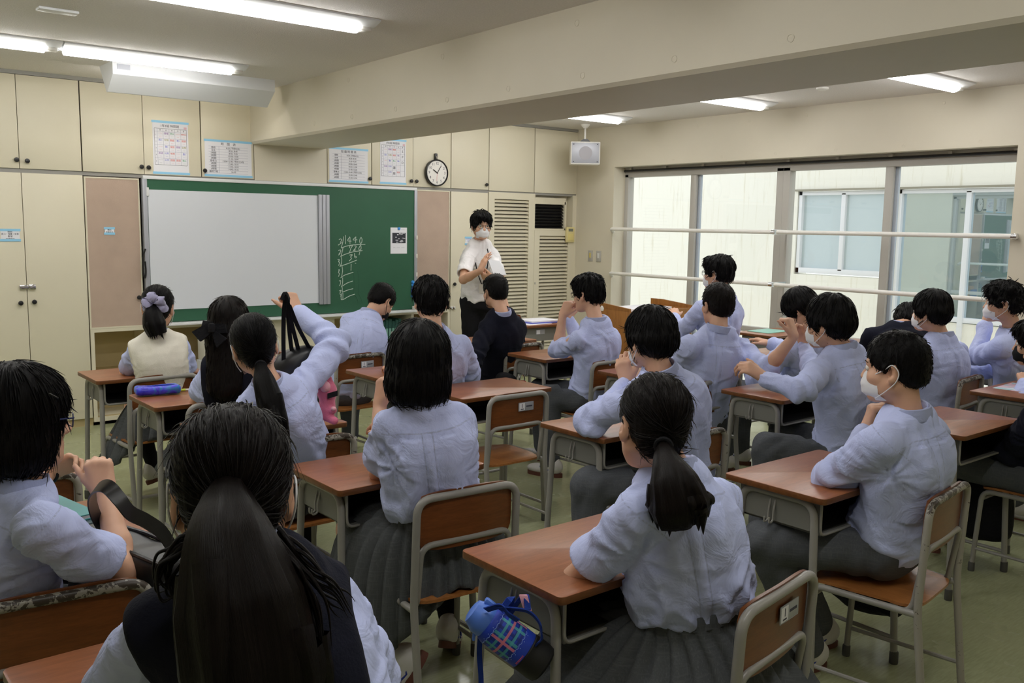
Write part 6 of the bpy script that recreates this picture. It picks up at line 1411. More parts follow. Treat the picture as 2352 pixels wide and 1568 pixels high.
P[17] = person('crop-haired boy in profile with white mask and chin on his hand, right', (2056, 840), 3.06, (-16, 4, 0), pel=(3.02, 1.58, .55), chest=22, hip=-12, neck=(2082, 950, 3.06), top='shirt', hair='crop', mask='white', seed=17, shl=(2022, 1000, 2.94), shr=(2148, 975, 3.22), L=((1908, 1096, 1), (2030, 1105, 1)), R=((1945, 1085, 1), (1988, 988, 1)), hr=dict(f=CU*.9+CR*.25, n=-CR*.85-toC*.1, curl=(60, 75, 40), thumb=(40, 30, 30), spread=3), kneeL=(2.70, 1.86, .53), kneeR=(2.88, 2.02, .53), ankL=(2.92, 1.80, .09), ankR=(3.12, 1.88, .09), shoes=((-.9, .35, 0), (-.85, .4, 0)), bow=.04, ret=True)
P[18] = person('boy with a white mask and thin black strap on his cheek, by the rail', (2137, 713), 5.5, (-2, 2, 0), seat=(5.50, 2.62), chest=26, hip=8, neck=(2160, 775, 5.5), top='shirt', hair='bowl', mask='white', seed=18, shl=(2118, 800, 5.38), shr=(2205, 795, 5.65), ret=True)
P[19] = person('person in a navy jumper slumped forward on the desk, only back and hair visible', (2087, 738), 6.42, (50, 50, 0), seat=(6.05, 3.25), chest=50, hip=20, neck=(2066, 750, 6.32), top='sweater', hair='short', seed=19, bow=.10)
P[20] = person('curly-haired boy in profile with a white mask and cheek on his hand, at the window', (2304, 692), 5.6, (-24, 3, 0), seat=(6.15, 2.44), chest=10, hip=-5, neck=(2325, 755, 5.62), top='shirt', hair='short', mask='white', seed=20, curly=.008, shl=(2300, 788, 5.5), shr=(2365, 780, 5.75), L=((2245, 820, 1), (2262, 745, 1)), hl=dict(f=CU*.9+CR*.1, n=-CR*.8-toC*.2, **CHIN), R=((0, .0, .2, -.2), (0, -.2, .15, .05)))
P[21] = person('person with a black mask just inside the right picture edge, at the coloured sheet', (2378, 785), 4.9, (-18, 6, 0), seat=(5.62, 1.72), chest=0, hip=0, neck=(2400, 860, 4.9), top='shirt', hair='short', mask='black', seed=21, L=((2352, 930, 1), (2352, 878, 1)))
P[22] = person('person in a navy jumper and grey trousers cut off by the right picture edge', (2415, 800), 4.2, (-25, 5, 0), seat=(4.64, 1.66), chest=0, hip=-4, neck=(2440, 905, 4.15), top='sweater', hair='short', seed=22, shl=(2375, 950, 4.05), L=((2325, 1035, 1), (2240, 1040, 1)), ankL=(4.56, 2.18, .09), ankR=(4.74, 2.20, .09), k=1.03)
P[23] = person('teacher in a white short-sleeved shirt with a white mask and lanyard, standing by the board', (1106, 516), 8.3, (-158, 4, 0), pel=(5.14, 6.78, .93), chest=-150, hip=-150, stand=True, top='short', bottom='black', hair='short', mask='white', glasses='black', seed=23, k=1.04, shirt_mat='white_shirt', q=.8, bow=.0,
    shr=(1066, 592, 8.25), shl=(1140, 596, 8.4), R=((1064, 642, -1), (1103, 622, -1)), L=((1150, 640, -1), (1133, 640, -1)), hr=dict(f=CU*.85+CR*.35, n=toC*.4-CR*.6, curl=(12, 15, 10), thumb=(40, 10, 10), spread=4), hl=dict(f=-CR*.8+CU*.2, n=-CU*.6+toC*.5, **CHIN), ret=True, curly=.003)
# ------------------------------------------------------------------ hair accessories, worn things (parts of their wearers)
def part(mb, name, mat, pid, ang=40, parent=None):
    root, T = P[pid][0], P[pid][1]; o = mb.build(name, mat, parent or root, ang)
    if parent is None: o.matrix_parent_inverse = T
    return o
def ring(c, ax, r, t, n=20, seg=8, wob=0.0, seed=0):
    ax = _n(ax); u = _n(np.cross(ax, (0.2, .3, 1))); w = np.cross(ax, u); g = random.Random(seed); pts = []; rr = []
    for k in range(n): a = 2*PI*k/n; pts.append(np.asarray(c)+(u*math.cos(a)+w*math.sin(a))*r*(1+g.uniform(-wob, wob))+ax*g.uniform(-wob, wob)*t); rr.append(t*(1+g.uniform(-wob, wob)+(.35*math.sin(6*a) if wob > .2 else 0)))
    return MB().tube(pts, rr, seg, True)
HM, HB = 'hair', 'hair_b'
r2 = P[2][0]
tail([U(527, 1112, 1.245), U(524, 1165, 1.205), U(532, 1260, 1.165), U(552, 1380, 1.150), U(572, 1500, 1.145), U(590, 1660, 1.15)], [.020, .036, .060, .082, .088, .080], .006, HB, r2, seed=3, nstr=34)
part(ring(U(527, 1110, 1.238), ray(527, 1110)+.3*CU, .021, .0085, 22, 8, .05), 'hair_tie', 'black_cloth', 2)
cs = []
for k, pts in enumerate(([(505, 1215, 1.20), (430, 1245, 1.19), (385, 1285, 1.19), (372, 1330, 1.19), (402, 1352, 1.19)], [(500, 1225, 1.20), (425, 1258, 1.18), (378, 1310, 1.18), (382, 1365, 1.18), (420, 1372, 1.18)], [(640, 1220, 1.20), (700, 1290, 1.19), (760, 1350, 1.19), (800, 1395, 1.20)], [(632, 1240, 1.18), (690, 1330, 1.17), (730, 1420, 1.17), (742, 1500, 1.17)])):
    c = bez([U(*q) for q in pts], 6); L = len(c)
    for j in range(9):
        g = random.Random(k*20+j); o_ = np.array([g.uniform(-.012, .012), g.uniform(-.008, .008), g.uniform(-.012, .012)]); cs.append(([p+o_*min(1, i/6)+np.array([0, 0, .006*math.sin(i*.5+j)]) for i, p in enumerate(c)], [.0030*(1-(i/(L-1))**2*.9) for i in range(L)]))
hair_tubes('side_lock', cs, HB, r2, 9)
r12 = P[12][0]
tail([U(1524, 1022, 2.165), U(1532, 1062, 2.12), U(1545, 1105, 2.095), U(1556, 1150, 2.095), U(1560, 1182, 2.11)], [.016, .034, .056, .070, .060], .006, HB, r12, seed=8, nstr=40)
part(ring(U(1524, 1024, 2.155), ray(1524, 1022)+.4*CU, .018, .006), 'hair_tie', 'black_cloth', 12)
r5 = P[5][0]
tail([U(598, 838, 3.43), U(606, 875, 3.385), U(618, 920, 3.37), U(632, 970, 3.36), U(648, 1012, 3.36)], [.018, .040, .050, .042, .020], .008, HM, r5, seed=5, nstr=20)
part(ring(U(599, 840, 3.425), ray(599, 840)+.4*CU, .018, .006), 'hair_tie', 'black_cloth', 5)
r3 = P[3][0]
tail([U(353, 700, 5.06), U(350, 722, 5.025), U(354, 745, 5.02), U(362, 768, 5.03)], [.018, .052, .062, .050], .01, HM, r3, seed=6, nstr=20)
MAT['lilac'] = fabric('lilac_velvet', srgb(160, 158, 188), 300, 0.3, 30, 0.3, 0.1, 0.7, 0.3)
part(ring(U(353, 699, 5.04), ray(353, 699)+.5*CU, .040, .026, 40, 10, .21, 4), 'scrunchie', 'lilac', 3, 80)
# bow
bw = MB(); c4 = 4.185
def q4(px, py, d=0): return U(px, py, c4+d)
def loop(pts, w, t=.003): bw.ribbon(bez([q4(*p) for p in pts], 5), CU*.85-CR*.5, w, t)
def panel(c, n_=0):
    bm = bmesh.new(); vs = [bm.verts.new(q4(*p)) for p in c]; bm.faces.new(vs); r = bmesh.ops.extrude_face_region(bm, geom=bm.faces[:]); bmesh.ops.translate(bm, verts=[v for v in r['geom'] if isinstance(v, bmesh.types.BMVert)], vec=Vector(CF*.02)); bmesh.ops.recalc_face_normals(bm, faces=bm.faces[:]); bw.bm(bm)
panel([(483, 738, -.03), (440, 762, -.05), (459, 784, -.05), (486, 764, -.03)]); panel([(486, 742, -.03), (516, 744, -.02), (520, 764, -.01), (488, 766, -.03)])
panel([(484, 758, -.035), (492, 758, -.035), (520, 778, -.03), (497, 798, -.04)]); panel([(466, 736, -.01), (486, 738, -.01), (488, 752, -.02), (462, 750, -.02)])
bw.lathe([(.004, -.022), (.014, -.018), (.017, 0), (.014, .018), (.004, .022)], 14, q4(486, 753, -.045), CR, CF, CU)
part(bw, 'hair_bow', 'black_cloth', 4)
# girl with glasses: hair clip and wrist watch
H1 = P[1][2]; D1 = P[1][3]
part(MB().tube([U(112, 903, 2.03), U(122, 908, 2.03), U(134, 914, 2.04)], .0016, 6), 'hair_clip', 'black_plastic', 1)
ax = _n(D1['WL']-D1['EL']); wp = D1['WL']-ax*.012
wb = part(ring(wp, ax, .0275, .006, 24, 8), 'watch_band', 'black_rubber', 1); u = _n(CU*.8+toC*.5-ax*((CU*.8+toC*.5)@ax)); part(MB().lathe([(.015, 0), (.0155, .006), (.012, .009), (.002, .0092)], 20, wp+u*.028, ax, np.cross(u, ax), u), 'watch_case', 'chrome', 1, 40, wb)
# strap across the cheek of the masked boy at the rail
H18 = P[18][2]; mb = MB().tube([H18.w(-.064, .060, -.030), H18.w(-.074, .036, -.026)], .0026, 6).tube([H18.w(-.062, .046, -.086), H18.w(-.076, .024, -.070), H18.w(-.080, .004, -.056)], .003, 6); part(mb, 'cheek_strap', 'black_plastic', 18)
# striped band on the wrist of the bowl-cut boy (raised hand)
# teacher: lanyard with badge, tablet held in the hands
DT = P[23][3]; HT = P[23][2]; TO_ = DT['TO']
def chest(u, s, off=.0):
    i = s*(len(TO_.C)-1); k = int(min(i, len(TO_.C)-2)); t = i-k; C_ = TO_.C[k]*(1-t)+TO_.C[k+1]*t; A_ = TO_.A[k]*(1-t)+TO_.A[k+1]*t; B_ = TO_.B[k]*(1-t)+TO_.B[k+1]*t; x = max(-.95, min(.95, u/A_)); return C_+TO_.rt[k]*u+TO_.fw[k]*((B_+.022)*math.sqrt(1-x*x)+.006+off)
for sg in (-1, 1):
    pts = [chest(sg*.048, .97, .0), chest(sg*.064, .86), chest(sg*.058, .72), chest(sg*.040, .55), chest(sg*.012, .38, .004), chest(0, .33, .006)]
    part(MB().ribbon(bez(pts, 6), TO_.rt[7], .009, .0015), 'lanyard', 'black_cloth', 23)
part(MB().obox(chest(0, .27, .012), TO_.rt[7]*.030, TO_.up*.042, TO_.fw[7]*.0015), 'name_badge', 'white_paint', 23)
for z_ in (.78, .64, .50): part(MB().lathe([(.0055, 0), (.005, .002), (.001, .0025)], 12, chest(0, z_, -.004), TO_.rt[7], TO_.up, TO_.fw[7]), 'button', 'white_paint', 23)
tb = MB(); a, b, c, d = U(1121, 598, 8.17), U(1147, 600, 8.20), U(1163, 632, 8.12), U(1134, 634, 8.08)
n_ = _n(np.cross(b-a, d-a)); tb.add([a, b, c, d, a-n_*.008, b-n_*.008, c-n_*.008, d-n_*.008], [(0, 1, 2, 3), (7, 6, 5, 4), (0, 4, 5, 1), (1, 5, 6, 2), (2, 6, 7, 3), (3, 7, 4, 0)])
o = tb.build('tablet', plain('pale_grey_tablet', srgb(206, 208, 212), 0.4)); tag(o, 'pale grey tablet held up by the teacher', 'tablet')
MB().add([a*.94+(c)*.06+n_*.001, b*.94+d*.06+n_*.001, c*.94+a*.06+n_*.001, d*.94+b*.06+n_*.001], [(0, 1, 2, 3)]).build('screen', plain('tablet_screen', srgb(176, 186, 186), 0.2), o)

# ------------------------------------------------------------------ bags
def sdf_obj(S, h, name, mat, label=None, cat=None, parent=None, wob=0.0, group=None):
    V, F = S.mesh(h); V = relax(V, F, 1, .4)
    if wob: V = V+vnormals(V, F)*(wob*vn(V*14))[:, None]
    o = npmesh(name, V, F, mat, parent)
    if label: tag(o, label, cat, group)
    return o
I3 = np.eye(3)
def yawR(a): c, s = math.cos(a), math.sin(a); return np.array([[c, s, 0], [-s, c, 0], [0, 0, 1.0]])
# shoulder bag on the lap of the girl with glasses
A_, B_ = U(192, 1202, 2.46), U(412, 1282, 2.26); ax = _n(B_-A_); cz = np.array([0, 0, 1.0]); dp = _n(np.cross(cz, ax)); R_ = np.stack([ax, dp, np.cross(ax, dp)]); ln = np.linalg.norm(B_-A_)/2
S = SD().u(box_((A_+B_)/2-np.array([0, 0, .105]), R_, (ln, .062, .105), .022), 0)
bg = sdf_obj(S, .007, 'shoulder_bag', 'leather', 'black leather shoulder bag standing before the girl with glasses', 'bag', wob=.004)
MB().tube([A_-ax*.0-np.array([0, 0, .004])-dp*.05, (A_+B_)/2-dp*.052+np.array([0, 0, .003]), B_-np.array([0, 0, .004])-dp*.05], .006, 8).tube([A_-np.array([0, 0, .004])+dp*.05, (A_+B_)/2+dp*.052+np.array([0, 0, .003]), B_-np.array([0, 0, .004])+dp*.05], .006, 8).build('piping', 'leather', bg)
st = bez([U(240, 1222, 2.38), U(218, 1178, 2.30), U(211, 1142, 2.20), U(222, 1120, 2.10), U(246, 1117, 1.99), U(274, 1146, 1.97), U(300, 1178, 1.99), U(335, 1196, 2.05), U(372, 1222, 2.12), U(398, 1262, 2.2)], 6)
MB().ribbon(st, np.array([CU*.55+CF*.6+CR*.2]*len(st)), .032, .004).build('strap', 'leather', bg)
# bag of the girl with the raised arm, straps up to her fist
S = SD().u(ell(U(682, 832, 3.86), np.stack([CR*.88+CU*.47, CF, CU*.88-CR*.47]), (.105, .075, .062)), 0).u(ell(U(668, 850, 3.86), I3, (.07, .07, .06)), .05)
b5 = sdf_obj(S, .008, 'handbag', 'leather', 'black leather bag hanging by long straps from the raised fist', 'bag', wob=.006)
fist = U(656, 690, 3.62)
for pts in ([(656, 682, 3.60), (652, 720, 3.64), (651, 780, 3.74), (652, 838, 3.80)], [(658, 684, 3.62), (662, 730, 3.68), (668, 790, 3.80), (674, 822, 3.82)], [(660, 690, 3.62), (668, 735, 3.68), (682, 790, 3.80), (692, 830, 3.82)], [(664, 700, 3.64), (682, 745, 3.70), (700, 780, 3.80), (714, 806, 3.84)]):
    q = bez([U(*p) for p in pts], 5); MB().ribbon(q, np.array([CR]*len(q)), .017, .003).build('strap', 'black_cloth', b5)
q = bez([U(648, 688, 3.58), U(655, 674, 3.58), U(663, 690, 3.60)], 5); MB().ribbon(q, np.array([CF]*len(q)), .028, .012).build('strap', 'black_cloth', b5)
MAT['pink'] = fabric('pink_plush', srgb(222, 120, 150), 200, 0.6, 30, 0.2, 0.1, 0.95, 0.3); MAT['pale_pink'] = fabric('pale_pink_plush', srgb(240, 176, 190), 200, 0.6, 30, 0.2, 0.05, 0.95, 0.3)
S = SD().u(ell(U(751, 898, 3.76), I3, (.042, .04, .045)), 0).u(ell(U(752, 935, 3.76), I3, (.034, .032, .055)), .02).u(rc(U(754, 870, 3.76), U(756, 882, 3.76), .016, .018), .01).u(rc(U(748, 955, 3.76), U(768, 966, 3.74), .020, .017), .01).u(ell(U(764, 942, 3.74), I3, (.018, .018, .015)), .008)
pk = sdf_obj(S, .006, 'plush_toy', 'pink', 'small pink plush toy hanging right of the girl with the raised arm', 'toy')
sdf_obj(SD().u(ell(U(747, 888, 3.72), I3, (.022, .02, .024)), 0).u(ell(U(766, 938, 3.725), I3, (.012, .012, .010)), 0), .005, 'plush_patch', 'pale_pink', parent=pk)['kind'] = 'stuff'; MB().obox(U(764, 906, 3.72), CR*.020+CU*.006, CU*.011, CF*.006).build('black_ribbon', 'black_cloth', pk)
def hang_bag(x, y, label, w=.09, d=.30, zt=.56, zb=.16, tilt=0):
    S = SD().u(box_((x, y, (zt+zb)/2), yawR(tilt), (w/2, d/2, (zt-zb)/2), .03), 0).u(ell((x+.01, y, zb+.09), I3, (w*.62, d*.47, .13)), .05)
    o = sdf_obj(S, .012, 'school_bag', 'black_cloth', label, 'bag', wob=.012, group='black bags hanging on the desks')
    q = bez([(x, y-.09, zt-.03), (x, y-.06, DZ-.16), (x, y-.02, DZ-.135), (x, y+.02, DZ-.135), (x, y+.07, DZ-.17), (x, y+.10, zt-.03)], 5); MB().ribbon(q, np.array([(1.0, 0, 0)]*len(q)), .03, .004).build('handle', 'black_cloth', o)
    return o
hang_bag(3.325, 1.80, 'black bag hanging right of the crop-haired boy under the front right desk', .12, .30, .56, .15)
hang_bag(4.665, 1.97, 'black bag hanging behind the front chair leg at the right edge', .12, .30, .56, .12)
hang_bag(2.095, 1.74, 'black bag under the front desk beside the ponytailed girl', .10, .28, .54, .10)
hang_bag(4.615, 4.69, 'black bag hanging on the desk of the boy with glasses', .10, .26, .60, .34)
hang_bag(3.865, 4.80, 'small black bag next to the red-capped flask', .07, .16, .62, .40)
# ------------------------------------------------------------------ flasks
def plaid_bottle():
    M = NT('bottle_tartan'); v = coords(M, 'Object'); sp = M.n('ShaderNodeSeparateXYZ'); M.l(v, sp.inputs[0])
    at = M.n('ShaderNodeMath', _operation='ARCTAN2'); M.l(sp.outputs['Y'], at.inputs[0]); M.l(sp.outputs['X'], at.inputs[1])
    def stripe(src, freq, ph, th):
        a = M.n('ShaderNodeMath', _operation='MULTIPLY_ADD'); M.l(src, a.inputs[0]); a.inputs[1].default_value = freq; a.inputs[2].default_value = ph
        b = M.n('ShaderNodeMath', _operation='SINE'); M.l(a.outputs[0], b.inputs[0]); c = M.n('ShaderNodeMath', _operation='GREATER_THAN'); M.l(b.outputs[0], c.inputs[0]); c.inputs[1].default_value = th; return c.outputs[0]
    col = None
    base = M.n('ShaderNodeRGB'); base.outputs[0].default_value = srgb(30, 66, 190); cur = base.outputs[0]
    zr = M.n('ShaderNodeMath', _operation='COMPARE'); M.l(sp.outputs['Z'], zr.inputs[0]); zr.inputs[1].default_value = .123; zr.inputs[2].default_value = .034
    for (src, fr, ph, th, c, f) in ((at.outputs[0], 16, 0, .2, srgb(24, 44, 120), .7), (sp.outputs['Z'], 420, 0, .2, srgb(24, 44, 120), .7), (at.outputs[0], 8, .5, .78, srgb(90, 190, 190), .6), (sp.outputs['Z'], 190, .4, .8, srgb(90, 190, 190), .6), (at.outputs[0], 4, 2.0, .955, srgb(226, 130, 150), .85), (sp.outputs['Z'], 95, 2.4, .955, srgb(226, 130, 150), .85)):
        s = stripe(src, fr, ph, th); m = M.n('ShaderNodeMath', _operation='MULTIPLY'); M.l(s, m.inputs[0]); M.l(zr.outputs[0], m.inputs[1]); m2 = M.n('ShaderNodeMath', _operation='MULTIPLY'); M.l(m.outputs[0], m2.inputs[0]); m2.inputs[1].default_value = f
        mx = M.n('ShaderNodeMix', _data_type='RGBA'); M.l(m2.outputs[0], mx.inputs['Factor']); M.l(cur, mx.inputs['A']); mx.inputs['B'].default_value = c; cur = mx.outputs['Result']
    M.l(cur, M.b.inputs['Base Color']); M.set(Roughness=.55); return M.m
a_, b_ = U(1083, 1400, 2.24), U(1250, 1528, 2.24); axb = _n(a_-b_)
bt = empty('water_bottle', tuple(b_), 0, 'blue water bottle with tartan band and black base hanging at the front desk', 'bottle')
Xb = _n(np.cross(axb, CF)); Yb = np.cross(axb, Xb); bt.matrix_world = Matrix([[Xb[0], Yb[0], axb[0], b_[0]], [Xb[1], Yb[1], axb[1], b_[1]], [Xb[2], Yb[2], axb[2], b_[2]], [0, 0, 0, 1]])
MB().lathe([(.012, -.002), (.040, 0), (.047, .006), (.049, .02), (.049, .058), (.046, .062)], 36).build('base', 'black_rubber', bt)
bd = MB().lathe([(.044, .058), (.047, .062), (.0475, .10), (.047, .160), (.044, .172), (.038, .178)], 40).build('body', plaid_bottle(), bt)
MAT['lt_blue'] = plain('light_blue_plastic', srgb(86, 130, 224), 0.35); MAT['dk_blue'] = fabric('blue_webbing', srgb(34, 62, 150), 300, 0.3)
cp = MB().lathe([(.040, .174), (.042, .182), (.042, .196), (.037, .206), (.030, .222), (.020, .226), (.002, .227)], 36).build('cap', 'lt_blue', bt)
MB().box(-.048, -.034, -.012, .012, .182, .214, .005).build('cap_button', 'lt_blue', cp); MB().tube([(.034, -.012, .19), (.052, -.010, .178), (.052, .010, .178), (.034, .012, .19)], .004, 8).build('strap_lug', 'lt_blue', cp)
# scalloped edges, dots and the pink lettering on the side that faces the viewer
mb = MB(); ph0 = math.atan2(float(toC@Yb), float(toC@Xb))
for z0, sgn in ((.089, -1), (.157, 1)):
    q = []
    for k in range(73): a = ph0-1.2+2.4*k/72; q.append((.0478*math.cos(a), .0478*math.sin(a), z0+sgn*.0028*abs(math.sin(k*PI/9))))
    mb.tube(q, .0006, 5)
    for k in range(6): a = ph0-1.0+2.0*k/5; mb.lathe([(.0012, 0), (.0008, .0006)], 6, (.0476*math.cos(a), .0476*math.sin(a), z0+sgn*.007), (-math.sin(a), math.cos(a), 0), (0, 0, 1), (math.cos(a), math.sin(a), 0))
mb.build('print', plain('pale_blue_print', srgb(150, 180, 236), 0.5), bd)
mb = MB()
for k in range(8):
    a = ph0-.62+.085*k; Xl = (-math.sin(a), math.cos(a), 0); mb.tube([(.0475*math.cos(a+.02*s_), .0475*math.sin(a+.02*s_), .066+.0022*q_) for s_, q_ in ((-1, -1), (-.6, 1), (0, -.4 if k % 2 else .6), (.8, 1), (1, -1))], .0005, 4)
mb.build('lettering', plain('pink_print', srgb(226, 110, 140), 0.5), bd)
iv = bt.matrix_world.inverted()
def bl(p): return tuple(iv @ Vector(p))
hookp = np.array([1.413, 1.745, DZ-.138])
for pts, w in (([(.05, 0, .178), ], 0),): pass
for s0, s1 in ((U(1150, 1402, 2.20), U(1176, 1372, 2.23)), (U(1213, 1400, 2.20), U(1203, 1366, 2.23))):
    q = bez([s0, s1, hookp], 5); MB().ribbon([bl(p) for p in q], np.array([np.array(iv.to_3x3() @ Vector(CR*.8+CF*.4))]*len(q)), .016, .0025).build('strap', 'dk_blue', bt)
q = bez([U(1146, 1398, 2.19), U(1180, 1398, 2.165), U(1215, 1405, 2.16), U(1238, 1430, 2.165), U(1243, 1462, 2.19), U(1236, 1478, 2.21)], 6); MB().ribbon([bl(p) for p in q], np.array([np.array(iv.to_3x3() @ Vector(CU*.5+toC*.8))]*len(q)), .022, .003).build('carry_strap', 'dk_blue', bt)
q = bez([U(1116, 1400, 2.20), U(1150, 1392, 2.18), U(1168, 1410, 2.17), U(1190, 1425, 2.17)], 6); MB().ribbon([bl(p) for p in q], np.array([np.array(iv.to_3x3() @ Vector(CU*.6+toC*.6))]*len(q)), .020, .003).build('carry_strap', 'dk_blue', bt)
q = bez([U(1104, 1448, 2.27), U(1101, 1500, 2.28), U(1105, 1560, 2.28), U(1104, 1640, 2.28)], 5); MB().ribbon([bl(p) for p in q], np.array([np.array(iv.to_3x3() @ Vector(CR))]*len(q)), .013, .003).build('hanging_strap', 'dk_blue', bt)
MB().obox(bl(U(1207, 1384, 2.21)), np.array(iv.to_3x3() @ Vector(CR*.010)), np.array(iv.to_3x3() @ Vector(CU*.020-CR*.006)), np.array(iv.to_3x3() @ Vector(CF*.003)), .002).build('tag', 'pale_pink', bt)
fk = empty('flask', (3.915, 4.69, .355), 0, 'black flask with a red cap hanging at the desk of the boy with glasses', 'flask')
MB().lathe([(.02, 0), (.034, .004), (.036, .02), (.036, .165), (.033, .18), (.028, .186)], 28).build('body', 'black_plastic', fk); MB().lathe([(.034, .182), (.036, .19), (.036, .215), (.028, .232), (.004, .236)], 28).build('cap', plain('red_plastic', srgb(196, 40, 44), 0.35), fk)
MB().tube(bez([(-.02, 0, .228), (-.022, 0, .258), (0, 0, .278), (.022, 0, .258), (.02, 0, .228)], 5), .0035, 8).build('ring_handle', 'chrome', fk)
# ------------------------------------------------------------------ things on the desks
pc = empty('pencil_case', (1.485, 4.655, DZ+.001), math.radians(-8), 'shiny blue and violet pencil case on the desk behind the girl in the cream vest', 'pencil case')
def pc_mat():
    M = NT('iridescent_blue_vinyl'); v = coords(M, 'Object'); f = noise(M, v, 18, 3, .6, 1.0); M.l(ramp(M, f, [(.32, srgb(40, 36, 190)), (.5, srgb(70, 70, 225)), (.62, srgb(40, 130, 190)), (.75, srgb(110, 60, 210))]), M.b.inputs['Base Color']); M.set(Roughness=.22); bump(M, noise(M, v, 30, 2), .3, .006); return M.m
S = SD().u(box_((0, 0, .022), I3, (.108, .048, .022), .018), 0); V, F = S.mesh(.005); V[:, 2] += .004*vn(V*30); V[:, 2] -= V[:, 2].min(); pco = npmesh('case', V, F, pc_mat()); pco.parent = pc
MB().tube([(-.098, .0, .0455), (0, .003, .047), (.098, .0, .0455)], .0022, 6).build('zip', 'dk_blue', pc); MB().box(.09, .112, -.006, .006, .043, .047, .001).build('zip_pull', 'chrome', pc)
pn = empty('pen', (1.66, 4.67, DZ+.007), math.radians(-12), 'white pen with a yellow-green cap beside the blue pencil case', 'pen')
MB().tube([(-.03, 0, 0), (.075, 0, 0)], .0055, 10).build('barrel', 'white_paint', pn); MB().tube([(-.065, 0, 0), (-.028, 0, 0)], .0065, 10).build('cap', plain('yellow_green_plastic', srgb(206, 226, 60), 0.4), pn)
def flat(name, label, cat, x, y, z, w, d, t, rz, mat, inner=None):
    o = MB().box(-w/2, w/2, -d/2, d/2, 0, t, min(.002, t*.4)).build(name, mat); o.location = (x, y, z); o.rotation_euler = (0, 0, rz); tag(o, label, cat); return o
MAT['teal'] = plain('teal_cover', srgb(78, 160, 164), 0.4); MAT['mint'] = plain('pale_green_cover', srgb(150, 206, 190), 0.5)
flat('tablet_case', 'dark grey flat case under the teal book on the left desk', 'case', .585, 2.84, DZ, .20, .27, .014, .2, plain('dark_teal_case', srgb(60, 84, 90), 0.4))
bk = flat('book', 'teal covered book on the left desk before the girl with glasses', 'book', .585, 2.86, DZ+.015, .18, .25, .003, .2, 'teal'); MB().box(-.087, .087, -.122, .122, -.0005-.008+.008, .0).build('pages', 'paper', bk) if False else None
MB().box(-.088, .088, -.123, .123, .003, .013).build('pages', 'paper', bk); MB().box(-.09, .09, -.125, .125, .013, .016).build('front_cover', 'teal', bk)
flat('folder', 'pale green folder lying on the window-side desk', 'folder', 6.70, 4.70, DZ, .31, .22, .006, .03, 'mint')
def sheet_mat():
    M = NT('pastel_print'); v = coords(M, 'Object'); f = noise(M, v, 9, 2, .5, .5); M.l(ramp(M, f, [(.35, srgb(232, 226, 232)), (.48, srgb(236, 190, 206)), (.55, srgb(150, 206, 214)), (.65, srgb(226, 232, 238))]), M.b.inputs['Base Color']); M.set(Roughness=.35); return M.m
flat('printed_sheet', 'pastel coloured sheet on the desk at the right edge', 'sheet', 5.53, 2.15, DZ, .30, .21, .0015, .05, sheet_mat())
for i, (x, y, z, w, d, t, rz, m, lb) in enumerate(((5.33, 6.25, DZ, .30, .21, .004, .1, 'paper', 'loose white sheets lowest on the turned-round desk'), (5.42, 6.29, DZ+.004, .30, .22, .012, -.08, 'ink_blue', 'dark blue file under white papers on the turned-round desk'), (5.43, 6.29, DZ+.016, .31, .23, .014, -.05, 'paper', 'white paper stack topmost on the turned-round desk'))): flat('paper_stack' if m == 'paper' else 'file', lb, 'papers', x, y, z, w, d, t, rz, m)
flat('paper_stack', 'white papers spread on the lectern', 'papers', 6.20, 5.78, .876, .62, .30, .03, .02, 'paper')
tb_ = MB().lathe([(.022, 0), (.045, .006), (.048, .03), (.04, .055), (.012, .062)], 20).build('paper_roll', 'white_paint'); tb_.location = (5.84, 5.84, .876); tag(tb_, 'white roll at the left end of the lectern top', 'roll')
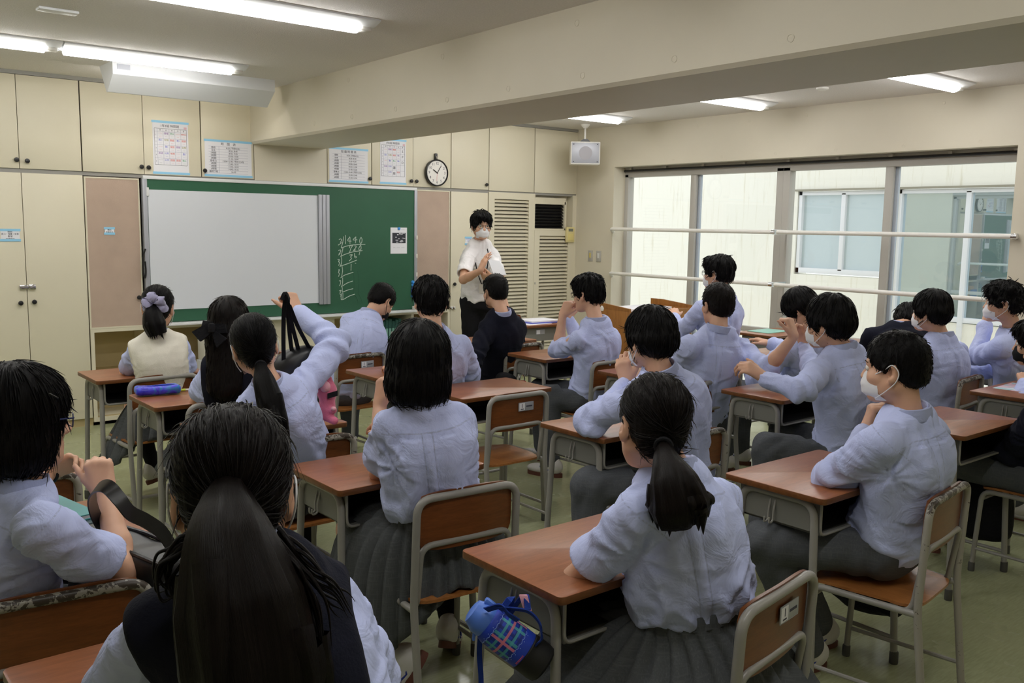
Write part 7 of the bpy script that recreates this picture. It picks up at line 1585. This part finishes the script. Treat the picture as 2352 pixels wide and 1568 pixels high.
# ------------------------------------------------------------------ in and before the low shelf
for i in range(6):
    o = MB().box(0, .032, 0, .20, 0, .27+.01*(i % 3), .002).build('book', plain('green_cover', srgb(44, 98, 88), 0.6) if i == 0 else bpy.data.materials['green_cover']); o.location = (4.60+.036*i, YF+.06, .413); o.rotation_euler = (0, .05, 0); tag(o, 'dark green book behind the white box, %s from the left in the shelf row' % ('first', 'second', 'third', 'fourth', 'fifth', 'sixth')[i], 'book', 'green books in the shelf under the chalkboard')
    MB().box(.004, .028, -.001, .0005, .05, .20).build('spine_label', 'mint', o)
for i in range(5):
    o = MB().box(0, .03, 0, .22, 0, .245+.008*(i % 2), .002).build('file', plain('ochre_card', srgb(196, 150, 72), 0.7) if i == 0 else bpy.data.materials['ochre_card']); o.location = (4.95+.037*i, YF+.05, .413); o.rotation_euler = (0, .06, 0); tag(o, 'ochre card file, %s from the left behind the blue box' % ('first', 'second', 'third', 'fourth', 'fifth')[i], 'file', 'ochre files in the shelf')
o = MB().box(4.94, 5.12, YF+.0, YF+.045, .413, .60, .003).build('box', plain('blue_box', srgb(40, 110, 190), 0.6)); tag(o, 'blue box before the ochre files', 'box')
wbx = MB().box(-.15, .15, -.11, .11, 0, .60, .006).build('paper_box', 'white_metal'); wbx.location = (4.76, 7.40, 0); tag(wbx, 'tall white box standing before the shelf under the chalkboard', 'box'); MB().box(-.152, .152, -.1115, -.11, .52, .523).box(-.152, .152, -.1115, -.11, .40, .403).build('lid_edge', 'grid', wbx)
prn = empty('printer', (2.88, 7.22, 0), 0, 'white office printer standing before the left end of the chalk tray', 'printer')
MB().box(-.20, .20, -.18, .18, 0, .50, .004).build('cabinet', 'white_metal', prn); MB().box(-.19, .19, -.17, .17, .50, .72, .01).build('housing', 'white_paint', prn); MB().box(-.15, .15, -.178, -.168, .60, .65).build('paper_slot', 'alu_strip', prn)
for k in range(7): MB().box(-.15+.044*k, -.15+.044*k+.02, -.180, -.176, .545, .585).build('vent_rib', 'box_steel', prn)
MB().obox((0, .12, .77), (.11, 0, 0), (0, .02, .06), (0, -.002, .0007)).build('paper_sheet', 'paper', prn)
